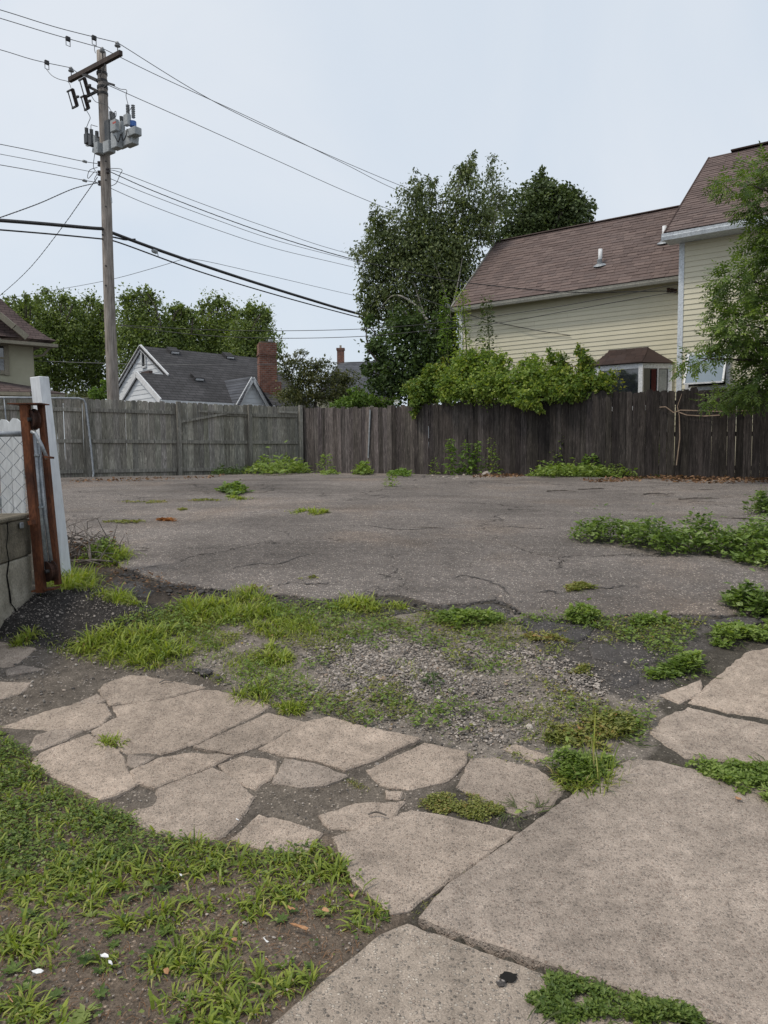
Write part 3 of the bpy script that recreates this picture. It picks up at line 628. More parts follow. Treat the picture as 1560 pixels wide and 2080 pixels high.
def tone(k, tint=(1, 1, 1)): return (k * tint[0], k * tint[1], k * tint[2], 1)
# grey fence on the left
GF = thing('wooden_fence', 'weathered grey board fence with rails and posts facing the lot, left of the corner', 'fence', (L0 + CORN) / 2)
pm = [picket_mesh('picket', M['fence_grey'], seed=i) for i in range(5)]
rz = math.atan2(ldir[1], ldir[0])
def gf_s(x): P = onplane(x, 880, CORN, lnorm); return (P - CORN) @ ldir
def gf_pt(s, d, z): return CORN + ldir * s + lnorm * d + np.array([0, 0, z - CORN[2]])
def gf_top(s):
    x = proj(gf_pt(s, 0, 2.6))[0]; return onplane(x, np.interp(x, [-100, 110, 360, 505, 612], [801, 807, 817, 823, 826]), CORN, lnorm)[2]
s = -11.2; i = 0
while s < .06:
    base = g(CORN[1]) - .03; top = gf_top(s) + rng.normal(0, .008)
    if 1:
        k = rng.uniform(.72, 1.22)
        place('picket', pm[i % 5], GF, gf_pt(s, 0, base), rz, (1, 1, top - base), (0, rng.normal(0, .004)), tone(k, (1, rng.uniform(.97, 1.02), rng.uniform(.93, 1.02))))
    s += .1365 + (.012 if rng.random() < 0 else abs(rng.normal(0, .0008))); i += 1
posts = [gf_s(-20), gf_s(176), gf_s(361), gf_s(505), -.05]
postm = {}
for k, sp in enumerate(posts):
    mb = MB(); zt = gf_top(sp) + (.01 if k < 4 else .03); lean = .02 if k == 1 else 0
    mb.beam(gf_pt(sp, .10, 1.0), gf_pt(sp - lean, .10, zt), .095 if k != 1 else .14, .095, side=ldir)
    o = mb.build('post', M['fence_grey'], GF, bevel=.004); o.color = tone([.8, .7, .8, .72, 1.05][k])
bays = [(posts[0] + .05, posts[1] - .1), (posts[1] + .1, posts[2] - .05), (posts[2] + .05, posts[3] - .05), (posts[3] + .05, posts[4] - .05)]
for b, (a, c) in enumerate(bays):
    for j, (ya, yc) in enumerate(((.86, .86), (.475, .475), (.1, .1))):
        if b == 3 and j == 2: continue
        za, zc = [1.03 + (gf_top(t) - 1.03) * f for t, f in ((a, ya), (c, yc))]
        a2 = a + (.9 if (b == 2 and j == 0) else 0)
        mb = MB(); mb.beam(gf_pt(a2, .022, za + (zc - za) * (a2 - a) / (c - a)), gf_pt(c + (.25 if b == 3 and j == 1 else 0) * 0, .022, zc), .04, .085, side=(0, 0, 1))
        o = mb.build('rail', M['fence_grey'], GF, bevel=.003); o.color = tone(rng.uniform(.8, 1.05))
A = onplane(365, 857, gf_pt(0, .07, 2), lnorm); B = onplane(470, 838, gf_pt(0, .07, 2), lnorm)
o = MB().beam(A, B, .03, .05, side=(0, 0, 1)).build('brace', M['fence_grey'], GF); o.color = tone(1.0)
A = onplane(404, 835, gf_pt(0, .08, 2), lnorm); B = onplane(503, 840, gf_pt(0, .08, 2), lnorm)
o = MB().beam(A, B, .03, .045, side=(0, 0, 1)).build('brace', M['fence_grey'], GF); o.color = tone(.85)
A = onplane(566, 836, gf_pt(0, .08, 2), lnorm); B = onplane(604, 838, gf_pt(0, .08, 2), lnorm)
o = MB().beam(A, B, .03, .055, side=(0, 0, 1)).build('patch_board', M['fence_grey'], GF); o.color = tone(1.15)

# dark fence on the right
DF = thing('wooden_fence', 'dark brown board fence with gaps between its boards, right of the corner', 'fence', CORN - UH * 6)
pd = [picket_mesh('picket', M['fence_dark'], seed=20 + i) for i in range(6)]
rzd = math.atan2(-UH[1], -UH[0])
def df_pt(s, d, z): return CORN - UH * s + NH * d + np.array([0, 0, z - CORN[2]])
def df_top(s):
    x = proj(df_pt(s, 0, 2.5))[0]
    return onplane(x, np.interp(x, [600, 700, 800, 835, 900, 1000, 1090, 1110, 1300, 1460, 1560, 1700], [829, 828.5, 826, 822, 820, 812, 806, 797, 794, 790, 788, 785]), CORN, NH)[2]
s = .0; i = 0
while s < 13.2:
    x = proj(df_pt(s, 0, 2))[0]; base = g(df_pt(s, 0, 0)[1]) - .02; top = df_top(s) + rng.normal(0, .022)
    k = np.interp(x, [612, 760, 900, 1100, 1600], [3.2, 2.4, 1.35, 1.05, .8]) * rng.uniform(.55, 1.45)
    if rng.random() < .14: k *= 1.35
    place('picket', pd[int(rng.integers(6))], DF, df_pt(s, rng.normal(0, .003), base), rzd, (rng.uniform(.985, 1.03), 1, top - base), (0, rng.normal(0, .0025 if x < 1250 else .006)), tone(k, (1, rng.uniform(.96, 1.0), rng.uniform(.92, 1.0))))
    s += .1345 + ((.01 if rng.random() < .05 else 0) if x < 1130 else (rng.uniform(.006, .013) if rng.random() < (.15 if x < 1330 else .38) else .0005)); i += 1
for j, fz in enumerate((.12, .5, .86)):
    for q in range(6):
        a, c = q * 2.2 + .05, q * 2.2 + 2.2
        za, zc = [1.04 + (df_top(t) - 1.04) * fz for t in (a, c)]
        o = MB().beam(df_pt(a, -.05, za), df_pt(c, -.05, zc), .04, .085, side=(0, 0, 1)).build('rail', M['fence_dark'], DF); o.color = tone(1.0)
for q in range(7):
    o = MB().beam(df_pt(q * 2.2 + .03, -.12, .95), df_pt(q * 2.2 + .03, -.12, df_top(q * 2.2) - .05), .09, .09, side=UH).build('post', M['fence_dark'], DF); o.color = tone(1.0)
o = MB().beam(onplane(752, 832, df_pt(0, .03, 2), NH), onplane(748, 930, df_pt(0, .03, 2), NH), .035, .02, side=NH).build('batten', M['galv'], DF)
# broken tan strap slung along the fence
mb = MB()
for pts in ([(1340, 827), (1352, 826), (1368, 838), (1382, 833), (1420, 834), (1470, 836), (1530, 833)], [(1376, 836), (1395, 843), (1430, 845), (1462, 843)]):
    P = [onplane(x, y, df_pt(0, .06 + .02 * (q % 2), 2), NH) for q, (x, y) in enumerate(pts)]
    for a, b in zip(P[:-1], P[1:]): mb.beam(a, b, .004, .018, side=(0, 0, 1))
mb.build('slack_strap', M['strap'], None, label='faded tan strap sagging across the dark fence boards', cat='strap')
# dry stem against the fence
mb = MB().tube([onplane(x, y, df_pt(0, .05, 2), NH) for x, y in [(1374, 945), (1381, 890), (1380, 845), (1376, 826), (1385, 800)]], [.012, .011, .01, .008, .005], 6)
mb.build('dry_vine', M['strap'], None, label='dry woody vine stem climbing the dark fence below the house corner', cat='vine')

# ------------------------------------------------------------------ galvanised gate frame leaning on the grey fence
GT = thing('pipe_gate', 'galvanised pipe gate frame with rounded corner leaning on the grey fence', 'gate', G(190, 975))
def gtp(x, y, d): return onplane(x, y, gf_pt(0, d, 2), lnorm)
pts = [gtp(-60, 807, .16), gtp(60, 808, .16), gtp(160, 809, .16), gtp(170, 812, .16), gtp(174, 820, .17), gtp(178, 850, .2), gtp(185, 910, .28), gtp(190, 962, .36), gtp(189, 971, .37), gtp(184, 976, .37)]
MB().tube(pts, .024, 8).build('frame_pipe', M['galv'], GT, smooth=True)
MB().tube([gtp(8, 809, .17), gtp(12, 850, .2), gtp(18, 960, .36)], .014, 6).build('stay_bar', M['galv'], GT, smooth=True)
for y in (862, 884, 906, 930, 955):
    x = np.interp(y, [850, 910, 962], [178, 185, 190]); d = np.interp(y, [850, 910, 962], [.2, .28, .36])
    a = gtp(x, y - 1.5, d); b = gtp(x, y + 1.5, d); MB().tube([a, b], .033, 8).build('tie_band', M['galv'], GT)

# ------------------------------------------------------------------ foreground left: post, rusted roller frame, block pier, white fence, chain link
def at(x, y, Y): return U(x, y, Y)
WP = thing('gate_post', 'white painted square timber post leaning beside the rusty steel frame', 'post', G(130, 1180))
bt = G(128, 1176); tp = at(80, 766, 5.75); ax = tp - bt
MB().beam(bt - ax * .03, tp, .098, .098, side=(-.35, -1, 0)).build('timber', M['white_paint'], WP, bevel=.004)
for y in (925, 1013, 1103):
    k = (1176 - y) / (1176 - 766); c = bt + ax * k + np.array([-.02, -.055, 0])
    MB().lathe(c, [(.0, -.012), (.014, -.01), (.018, 0), (.018, .004)], 10, (0, 1, 0)).build('bolt_head', M['white_paint'], WP)
RF = thing('roller_frame', 'tall rusty steel channel frame holding gate rollers and pipes', 'gate hardware', G(85, 1205))
def bar(x0, y0, x1, y1, Y, w, h, m, name, side=(0, 1, 0), **k): return MB().beam(at(x0, y0, Y), at(x1, y1, Y), w, h, side=side).build(name, M[m], RF, **k)
Yf = 5.15
def channel(x0, y0, x1, y1, Y, w, dpt, m, name, flip=1):
    p, q = at(x0, y0, Y), at(x1, y1, Y); mb = MB(); e = np.array([1.0, 0, 0])
    mb.beam(p, q, w, .007, side=(0, 1, 0))
    mb.beam(p + e * w * .5 * flip + (0, dpt / 2, 0), q + e * w * .5 * flip + (0, dpt / 2, 0), .008, dpt, side=(0, 1, 0))
    mb.beam(p - e * w * .5 * flip + (0, dpt / 2, 0), q - e * w * .5 * flip + (0, dpt / 2, 0), .008, dpt, side=(0, 1, 0))
    return mb.build(name, M[m], RF)
channel(47, 822, 81, 1204, Yf, .05, .05, 'rust', 'channel')
channel(80, 822, 115, 1188, Yf + .08, .026, .05, 'rust', 'channel', -1)
MB().obox(at(58, 821, Yf + .05), (.115, 0, 0), (0, .07, 0), (0, 0, .004)).build('top_plate', M['rust'], RF)
MB().beam(at(70, 1199, Yf + .05), at(116, 1194, Yf + .05), .1, .012).build('bottom_plate', M['rust'], RF)
for x, y in ((64, 852), (100, 1160)):
    w = MB().lathe(at(x, y, Yf + .06) - np.array([.0, .0, 0]), [(.02, -.028), (.075, -.026), (.075, -.018), (.058, -.01), (.058, .01), (.075, .018), (.075, .026), (.02, .028)], 18, (.55, .83, .05)).build('roller', M['rust_dark'], RF)
    MB().lathe(at(x, y, Yf + .02), [(.014, -.03), (.014, .03)], 8, (.55, .83, .05)).build('axle_bolt', M['steel_dark'], w)
mb = MB().tube([at(68, 880, Yf + .06), at(76, 1000, Yf + .06), at(94, 1165, Yf + .06)], .022, 10); mb.build('guide_pipe', M['galv'], RF, smooth=True)
mb = MB().tube([at(78, 900, Yf + .08), at(90, 1030, Yf + .08), at(106, 1150, Yf + .08)], .015, 8); mb.build('guide_pipe', M['galv'], RF, smooth=True)
mb = MB().tube([at(64, 877, Yf - .02), at(72, 880, Yf - .03), at(85, 905, Yf - .03), at(96, 932, Yf - .03)], .012, 8); mb.build('latch_rod', M['galv'], RF, smooth=True)
MB().beam(at(93, 928, Yf - .03), at(107, 930, Yf - .03), .05, .014).build('latch_plate', M['rust'], RF)
for y in (925, 1030): MB().tube([at(np.interp(y, [880, 1165], [68, 94]), y - 2, Yf + .06), at(np.interp(y, [880, 1165], [68, 94]) + .4, y + 2, Yf + .06)], .028, 10).build('pipe_clamp', M['galv'], RF)
MB().beam(at(60, 1062, Yf - .05), at(70, 1060, Yf - .05), .05, .03).build('bracket', M['rust'], RF)
# block pier
BP = thing('block_pier', 'cracked concrete block pier with a dark stained top course', 'pier', G(20, 1288))
pA, pB = G(-4, 1290), G(62, 1226); pe = (pB - pA) * np.array([1, 1, 0]); plen = np.linalg.norm(pe); pe /= plen; pn = np.array([pe[1], -pe[0], 0])
def pier_px(x, y, o_=0.0): return onplane(x, y, pA + pn * o_, pn)
zt_ = pier_px(40, 1046)[2]; zj = pier_px(35, 1136)[2]; zc_ = zt_ - .035; zb0 = g(pA[1]) - .12
xe = (pier_px(63, 1100) - pA) @ pe
for z0, z1, m, off, cuts in ((zb0, zj - .003, 'block', 0, [xe, .22, -.2, -.62]), (zj + .003, zc_ - .003, 'block_dark', .004, [xe, .10, -.31, -.7]), (zc_ + .002, zt_, 'block_dark', .012, [xe + .01, -.05, -.7])):
    for s1_, s0_ in zip(cuts[:-1], cuts[1:]):
        c_ = pA + pe * (s0_ + s1_) / 2 + pn * (off - .15); c_[2] = (z0 + z1) / 2
        MB().obox(c_, pe * ((s1_ - s0_) / 2 - .0015), pn * .15, (0, 0, (z1 - z0) / 2)).build('block', M[m], BP, bevel=.009)
mb = MB()
ck = [(14, 1055), (16, 1085), (13, 1110), (18, 1140), (14, 1170), (19, 1200), (22, 1225), (30, 1236), (36, 1250)]
P = [pier_px(x, y, .006) for x, y in ck]
for a, b in zip(P[:-1], P[1:]): mb.beam(a, b, .004, .005 + rng.random() * .006, side=pn)
mb.build('crack', M['black'], BP)
MB().obox(pier_px(44, 1067, .02), pe * .03, pn * .006, (0, 0, .02)).build('bolt_bracket', M['galv'], BP, bevel=.004)
# white picket fence and chain link
WF = thing('picket_fence', 'white painted picket fence behind the chain link at the left edge', 'fence', at(0, 1035, 5.62))
wpm = picket_mesh('picket', M['white_picket'], w=.088, th=.018, seed=50, ear=.05)
for q in range(7):
    x = at(36, 950, 5.6)[0] - q * .093; zt = at(30, 849 + (q % 3) * 2, 5.6)[2]
    place('picket', wpm, WF, (x, 5.6, g(5.6) + .1), 0, (1, 1, zt - g(5.6) - .1), (0, rng.normal(0, .008)))
MB().beam(at(-90, 900, 5.66), at(40, 900, 5.66), .03, .09, side=(0, 0, 1)).build('rail', M['white_picket'], WF)
MB().beam(at(-90, 1020, 5.66), at(40, 1020, 5.66), .03, .09, side=(0, 0, 1)).build('rail', M['white_picket'], WF)
CL = thing('chain_link_fence', 'short run of chain link mesh under a pipe rail above the block pier', 'fence', at(0, 1040, 5.3))
MB().tube([at(-90, 883, 5.35), at(45, 881, 5.35)], .021, 10).build('top_rail', M['galv'], CL, smooth=True)
mb = MB(); x1 = at(50, 950, 5.35)[0]; z1 = at(20, 886, 5.35)[2]; z0 = at(20, 1055, 5.35)[2]; pit = .052
for q in range(13):
    xx = x1 - q * pit; nseg = int((z1 - z0) / pit)
    for k in range(nseg):
        a = np.array([xx - (pit * .5 if (k + q) % 2 else -pit * .5) * .96, 5.35 + (.004 if (k + q) % 2 else -.004), z1 - k * pit]); b = np.array([xx + (pit * .5 if (k + q) % 2 else -pit * .5) * .96, 5.35 - (.004 if (k + q) % 2 else -.004), z1 - (k + 1) * pit])
        mb.tube([a, b], .0028, 4, cap=False)
mb.build('wire_mesh', M['galv'], CL)

# ------------------------------------------------------------------ utility pole
YP = 19.5; pb = U(232, 810, YP); pb[2] = g(YP) - .02; ptop = U(203, 105, YP)[2]
PX, PY = -7.07, YP
PL = thing('utility_pole', 'tall weathered wooden utility pole carrying crossarm, capacitors and cables', 'utility pole', (PX, PY, g(YP)))
zs = np.linspace(g(YP) - .05, ptop, 24); rr = np.interp(zs, [1, ptop], [.16, .112])
MB().tube([(PX + .01 * math.sin(z * .8), PY, z) for z in zs], rr, 16).build('shaft', M['pole'], PL, smooth=True)
ARM = -UH
def pl_px(x, y, off=0.0): return onplane(x, y, np.array([PX, PY, 0]) + NH * off, NH)     # plane through the pole parallel to the crossarm
az = pl_px(205, 129, .17)[2]
aL, aR = pl_px(141, 157, .17), pl_px(246, 106, .17); aL[2] = aR[2] = az
MB().beam(aL, aR, .095, .12, side=(0, 0, 1)).build('crossarm', M['arm'], PL, bevel=.006)
def arm_pt(x):
    P = pl_px(x, 130, .17); P[2] = az; return P
ins_prof = [(.012, -.10), (.012, .0), (.03, .01), (.07, .03), (.075, .045), (.045, .055), (.04, .07), (.055, .08), (.055, .1), (.03, .115), (.032, .135), (.0, .14)]
INS = {}
for key, x in (('a', 240), ('b', 209), ('c', 144)):
    c = arm_pt(x); c[2] = az + .16 if key != 'b' else az + .22
    if key == 'b': MB().tube([c + (0, 0, -.25), c], .014, 6).build('pin', M['steel_dark'], PL)
    MB().lathe(c, ins_prof, 12).build('insulator', M['grey_porcelain'], PL, smooth=True); INS[key] = c + np.array([0, 0, .12])
MB().beam(pl_px(214, 130, .2), pl_px(203, 155, .12), .012, .05).build('arm_brace', M['steel_dark'], PL)
MB().beam(pl_px(168, 150, .2), pl_px(196, 163, .12), .04, .08).build('arm_brace', M['steel_dark'], PL)
# side bracket with dead-end insulator on the right
MB().beam(pl_px(210, 166, .1), pl_px(232, 173, .1), .04, .05).build('bracket_arm', M['steel_dark'], PL)
MB().beam(pl_px(211, 177, .1), pl_px(220, 171, .1), .03, .03).build('bracket_arm', M['steel_dark'], PL)
for y in (152, 168, 181, 194): MB().tube([(PX, PY, pl_px(203, y)[2] - .03), (PX, PY, pl_px(203, y)[2] + .03)], .135, 14).build('pole_band', M['steel_dark'], PL)
# fused cutouts
MB().beam(pl_px(198, 185, .12), pl_px(172, 198, .2), .04, .06).build('cutout_bracket', M['steel_dark'], PL)
MB().beam(pl_px(198, 185, .12), pl_px(181, 177, .2), .04, .06).build('cutout_bracket', M['steel_dark'], PL)
def cutout(x, y, Yo, s=1.0):
    """porcelain body with sheds, and a fuse tube held open beside it"""
    top = pl_px(x, y, Yo); dn = np.array([.16, 0, -.46]) * s; dn = ARM * .18 * s + np.array([0, 0, -.46 * s])
    root = MB(); n = 13; pts = [top + dn * (k / n) for k in range(n + 1)]
    P = []; Rr = []
    for k in range(n):
        P += [top + dn * (k / n), top + dn * ((k + .5) / n)]; Rr += [.025, .052]
    o = root.tube(P + [top + dn], Rr + [.025], 8).build('cutout_body', M['insulator'], PL)
    lf = -ARM * .2 * s
    MB().tube([top + lf + (0, 0, .0), top + lf + dn * 1.0], .016, 6).build('fuse_tube', M['steel_dark'], o)
    MB().beam(top + lf * 1.2, top + lf * -.1, .03, .035).build('contact_arm', M['steel_dark'], o)
    MB().beam(top + dn + lf * 1.1, top + dn + lf * -.15, .03, .045).build('contact_arm', M['steel_dark'], o)
    MB().beam(top + dn * .5, top + dn * .55 + ARM * .16, .04, .05).build('mount_strap', M['steel_dark'], o)
cutout(171, 158, .3); cutout(147, 181, .4); cutout(172, 194, .5, .75)
# capacitor bank
def capbox(x0, y0, x1, y1, off, dep, m, name='capacitor_tank'):
    dep *= .55; a, b = pl_px(x0, y0, off), pl_px(x1, y1, off); c = (a + b) / 2; w = abs((b - a) @ ARM) * .86; h = abs(b[2] - a[2]) * .92
    return MB().obox(c, ARM * w / 2, NH * dep / 2, (0, 0, h / 2)).build(name, M[m], PL, bevel=.012), c, w, h
def bushing(x, y0, y1, off, r=.05, m='grey_porcelain', par=None):
    a, b = pl_px(x, y1, off), pl_px(x, y0, off); h = b[2] - a[2]; P = []; Rr = []
    for k in range(7): P += [a + (0, 0, h * k / 7), a + (0, 0, h * (k + .5) / 7)]; Rr += [r * .62, r]
    P.append(a + np.array([0, 0, h])); Rr.append(r * .2)
    MB().tube(P, Rr, 10).build('bushing', M[m], par or PL); return P[-1]
MB().beam(pl_px(176, 293, .0) , pl_px(280, 283, .0), .06, .1).build('rack_rail', M['can_grey'], PL)
MB().beam(pl_px(190, 306, .12), pl_px(232, 306, .12), .08, .1).build('rack_rail', M['can_grey'], PL)
capbox(174, 273, 183, 292, .1, .26, 'can_dark', 'switch_tank'); capbox(183, 275, 191, 297, .16, .26, 'can_dark', 'switch_tank')
capbox(191, 278, 199, 293, .1, .3, 'can_grey'); capbox(196, 292, 206, 313, .2, .35, 'can_grey'); capbox(214, 290, 229, 310, .2, .35, 'can_grey')
capbox(216, 246, 229, 292, .1, .3, 'can_dark', 'control_panel')
o, *_ = capbox(226, 246, 240, 266, .35, .2, 'can_grey', 'switch_tank'); MB().obox(pl_px(232, 249, .47), ARM * .06, NH * .004, (0, 0, .02)).build('warning_label', M['red_label'], o)
capbox(230, 272, 245, 301, .25, .35, 'can_grey'); capbox(240, 268, 253, 299, .12, .35, 'can_grey'); capbox(243, 248, 252, 272, .15, .2, 'can_grey', 'switch_tank')
capbox(253, 234, 264, 254, .2, .2, 'can_grey', 'switch_tank')
c0 = pl_px(270, 252, .1); cyl = MB().lathe(c0, [(.0, -.17), (.075, -.17), (.08, -.15), (.08, .15), (.06, .17), (0, .17)], 14).build('switch_canister', M['can_grey'], PL, smooth=True)
MB().lathe(c0 + NH * .0, [(.0805, -.06), (.082, -.055), (.082, .055), (.0805, .06)], 14).build('blue_label', M['blue_label'], cyl)
capbox(255, 268, 277, 293, .12, .36, 'can_grey'); capbox(262, 265, 283, 274, .18, .36, 'can_grey', 'tank_lid')
tips = [bushing(x, y0, y1, o_) for x, y0, y1, o_ in ((176, 259, 274, .1), (186, 262, 278, .14), (197, 266, 280, .1), (226, 226, 245, .3), (231, 229, 246, .36), (247, 236, 250, .15), (260, 212, 235, .2), (271, 212, 240, .1))]
def jumper(pts, name='jumper_wire', r=.008): MB().tube(smooth_path(pts), r, 5).build(name, M['wire'], PL)
def smooth_path(P, n=6):
    P = [np.asarray(p, float) for p in P]; out = []
    for i in range(len(P) - 1):
        p0, p1, p2, p3 = P[max(i - 1, 0)], P[i], P[i + 1], P[min(i + 2, len(P) - 1)]
        for k in range(n):
            t = k / n; out.append(.5 * ((2 * p1) + (-p0 + p2) * t + (2 * p0 - 5 * p1 + 4 * p2 - p3) * t * t + (-p0 + 3 * p1 - 3 * p2 + p3) * t ** 3))
    out.append(P[-1]); return out
pp = lambda *q: [pl_px(x, y, o_) for x, y, o_ in q]
jumper(pp((94, 140, .3), (105, 153, .3), (120, 161, .3), (138, 166, .35), (144, 178, .4)))
jumper(pp((193, 92, .2), (192, 100, .2), (194, 108, .2)))
jumper(pp((174, 222, .4), (183, 238, .3), (180, 248, .2), (176, 258, .1))); jumper(pp((185, 264, .14), (185, 254, .14), (190, 255, .14), (198, 257, .1)))
jumper(pp((186, 195, .3), (195, 207, .2), (216, 213, .2), (226, 226, .3))); jumper(pp((231, 229, .36), (235, 226, .3), (236, 232, .3), (235, 238, .3)))
jumper(pp((232, 175, .1), (245, 181, .1), (257, 183, .15), (256, 195, .18), (260, 212, .2))); jumper(pp((271, 213, .1), (266, 220, .15), (262, 226, .2)))
jumper(pp((196, 300, .3), (192, 315, .2), (190, 340, .15), (197, 352, .1), (192, 365, .1), (202, 377, .1))); jumper(pp((198, 340, .1), (183, 345, .2), (178, 357, .2), (180, 362, .2), (192, 348, .1)))
jumper(pp((222, 342, .1), (247, 344, .1), (243, 356, .1), (236, 372, .1), (225, 378, .1)))
jumper(pp((233, 275, .45), (240, 288, .4), (246, 272, .4), (250, 285, .35), (256, 275, .35), (258, 262, .3)), r=.014)
SP = {}
for key, x, y in (('s1', 202, 333), ('s2', 202, 352), ('s3', 203, 372), ('s4', 219, 347)):
    c = pl_px(x, y, .05); MB().lathe(c, [(.02, -.06), (.05, -.055), (.05, -.025), (.03, -.01), (.03, .01), (.05, .025), (.05, .055), (.02, .06)], 10).build('spool_insulator', M['insulator'], PL); SP[key] = c
MB().beam(pl_px(226, 400, .1), pl_px(227, 412, .1), .02, .03).build('step_bolt', M['galv'], PL)
for y in (328, 366, 420, 540, 580): MB().lathe(pl_px(216, y, .12), [(.02, 0), (.022, .03), (0, .035)], 8, NH).build('bolt_head', M['steel_dark'], PL)
# overhead lines: each is a thing of its own
LD = ldir * 1.0; LD = np.array([.66, .75, 0.]); LD /= np.linalg.norm(LD)      # run of the line, away to the right
Plln = np.array([LD[1], -LD[0], 0])
def ln_px(x, y, P): return onplane(x, y, P, Plln)                                # plane of the pole line
def wire(label, pts, r=.009, m='wire_alu', name='power_line', twist=0, raw=False):
    P = np.array(pts if raw else smooth_path(pts, 12)); mb = MB()
    if twist:
        t = np.linspace(0, 1, len(P)); L = np.linalg.norm(np.diff(P, axis=0), axis=1).sum()
        for ph in (0, 2.1, 4.2):
            a = t * L / twist * 6.283 + ph; mb.tube(P + np.stack([np.cos(a) * r * .9, 0 * a, np.sin(a) * r * .9], 1), r, 4)
    else: mb.tube(P, r, 5)
    mb.build(name, M[m], None, label=label, cat='cable', group='overhead lines')
def line(label, att, lefts, rights, r=.009, m='wire_alu', name='power_line', twist=0):
    P0 = np.asarray(att); L = [ln_px(x, y, P0) for x, y in lefts]; R_ = [ln_px(x, y, P0) for x, y in rights]
    wire(label, smooth_path(L[::-1] + [P0], 12) + smooth_path([P0] + R_, 12)[1:], r, m, name, twist, True)
line('topmost power line, tied to the right end of the crossarm', INS['a'], [(120, 57), (0, 20), (-120, -12)], [(440, 209), (640, 303), (870, 399), (1100, 480), (1300, 540)])
line('power line tied to the insulator at the pole top', INS['b'], [(105, 69), (0, 37), (-120, 2)], [(330, 158), (520, 245), (700, 333), (835, 398), (1100, 500), (1300, 560)])
line('power line tied to the left end of the crossarm', INS['c'], [(70, 122), (0, 101), (-120, 70)], [(160, 150)])
line('power line leaving the small right bracket below the crossarm', pl_px(222, 174, .1), [(214, 171)], [(400, 253), (560, 325), (760, 413), (1000, 505), (1250, 580)])
wire('uppermost of the three thin lines on the left spool insulators', [ln_px(x, y, SP['s1']) for x, y in [(-120, 270), (0, 293), (80, 309), (165, 327)]] + [SP['s1']])
wire('middle of the three thin lines on the left spool insulators', [ln_px(x, y, SP['s2']) for x, y in [(-120, 290), (0, 313), (80, 328), (165, 345)]] + [SP['s2']], .007)
wire('lowest of the three thin lines on the left spool insulators', [ln_px(x, y, SP['s3']) for x, y in [(-120, 315), (0, 335), (80, 349), (170, 366)]] + [SP['s3']])
wire('upper thin line running right from the pole waist', [SP['s4']] + [ln_px(x, y, SP['s4']) for x, y in [(250, 352), (400, 410), (550, 464), (700, 513), (950, 575), (1200, 620)]], .008)
wire('lower thin line running right from the pole waist', [pl_px(222, 362, .1)] + [ln_px(x, y, SP['s4']) for x, y in [(300, 394), (430, 443), (560, 488), (715, 529), (950, 590), (1200, 640)]], .008)
wire('lowest thin line running right from the pole waist', [pl_px(224, 382, .1)] + [ln_px(x, y, SP['s4']) for x, y in [(300, 415), (430, 463), (560, 505), (715, 542), (950, 600), (1200, 650)]], .008)
SPL = [('splice_sleeve', 172, 328, SP['s1'], 'grey splice sleeve on the uppermost thin line left of the pole'), ('splice_sleeve', 172, 367, SP['s3'], 'grey splice sleeve on the lowest thin line left of the pole')]
for nm, x, y, rf, lb in SPL:
    a, b = ln_px(x - 5, y - 1.5, rf), ln_px(x + 5, y + 1.5, rf); MB().tube([a, a + (b - a) * .15, a + (b - a) * .85, b], [.012, .035, .035, .012], 8).build(nm, M['galv'], None, label=lb, cat='cable splice')
for k, (x, y, rf, lb) in enumerate(((191, 77, INS['a'], 'wire stirrup hanging from the topmost power line left of the pole'), (138, 79, INS['b'], 'wire stirrup hanging from the second power line left of the pole'), (95, 127, INS['c'], 'wire stirrup hanging from the left crossarm line'))):
    a = ln_px(x, y, rf); st = thing('hot_line_stirrup', lb, 'line clamp', a)
    MB().obox(a, LD * .05, Plln * .03, (0, 0, .045)).build('clamp', M['steel_dark'], st)
    MB().tube([a - LD * .05, a - LD * .05 + (0, 0, -.16), a + LD * .05 + (0, 0, -.16), a + LD * .05], .01, 5).build('loop', M['wire_alu'], st)
c1 = np.array([PX, PY, 0]) + NH * .16
c1[2] = ln_px(212, 466, c1)[2]
line('thick black bundled telephone cable bending at the pole', c1, [(180, 463), (90, 455), (0, 448), (-120, 440)], [(235, 476), (330, 511), (480, 562), (620, 606), (730, 638), (900, 680)], .045, 'wire', 'telephone_cable')
c2 = c1.copy(); c2[2] = ln_px(214, 487, c1)[2]
line('thinner black telephone cable just below the thick one', c2, [(120, 477), (0, 467), (-120, 458)], [(245, 494), (400, 550), (560, 599), (730, 645), (900, 688)], .02, 'wire', 'telephone_cable')
c3 = c1.copy(); c3[2] = ln_px(212, 474, c1)[2]
wire('short black cable tail joining the thick telephone cable right of the pole', [c3 + (0, 0, -.05)] + [ln_px(x, y, c1) for x, y in [(240, 484), (255, 487), (275, 486)]], .022, 'wire', 'telephone_cable')
SB = thing('splice_case', 'small grey splice case hung under the thick telephone cable', 'cable splice', ln_px(313, 510, c1))
a, b = ln_px(308, 508, c1), ln_px(320, 513, c1); MB().tube([a, a + (b - a) * .2, a + (b - a) * .8, b], [.02, .06, .06, .02], 8).build('case', M['can_grey'], SB); MB().tube([b, b + (.02, 0, -.12)], .01, 5).build('tail_wire', M['wire'], SB)
wire('twisted service wire dropping left from the pole waist', [pl_px(200, 371, .1)] + [U(x, y, Y) for x, y, Y in [(150, 383, 18), (80, 413, 16), (0, 442, 14), (-80, 470, 12)]], .007, 'wire', 'service_wire', .5)
wire('twisted service wire falling steeply left behind the telephone cables', [pl_px(198, 360, .1)] + [U(x, y, Y) for x, y, Y in [(170, 400, 20), (120, 470, 22), (60, 545, 24.5), (0, 600, 27), (-60, 645, 29)]], .008, 'wire', 'service_wire', .5)
wire('thin drop wire from the thick cable down to the left over the trees', [ln_px(372, 526, c1)] + [U(x, y, Y) for x, y, Y in [(310, 545, 21), (215, 570, 23), (95, 592, 27), (0, 608, 30)]], .007, 'wire', 'service_wire')
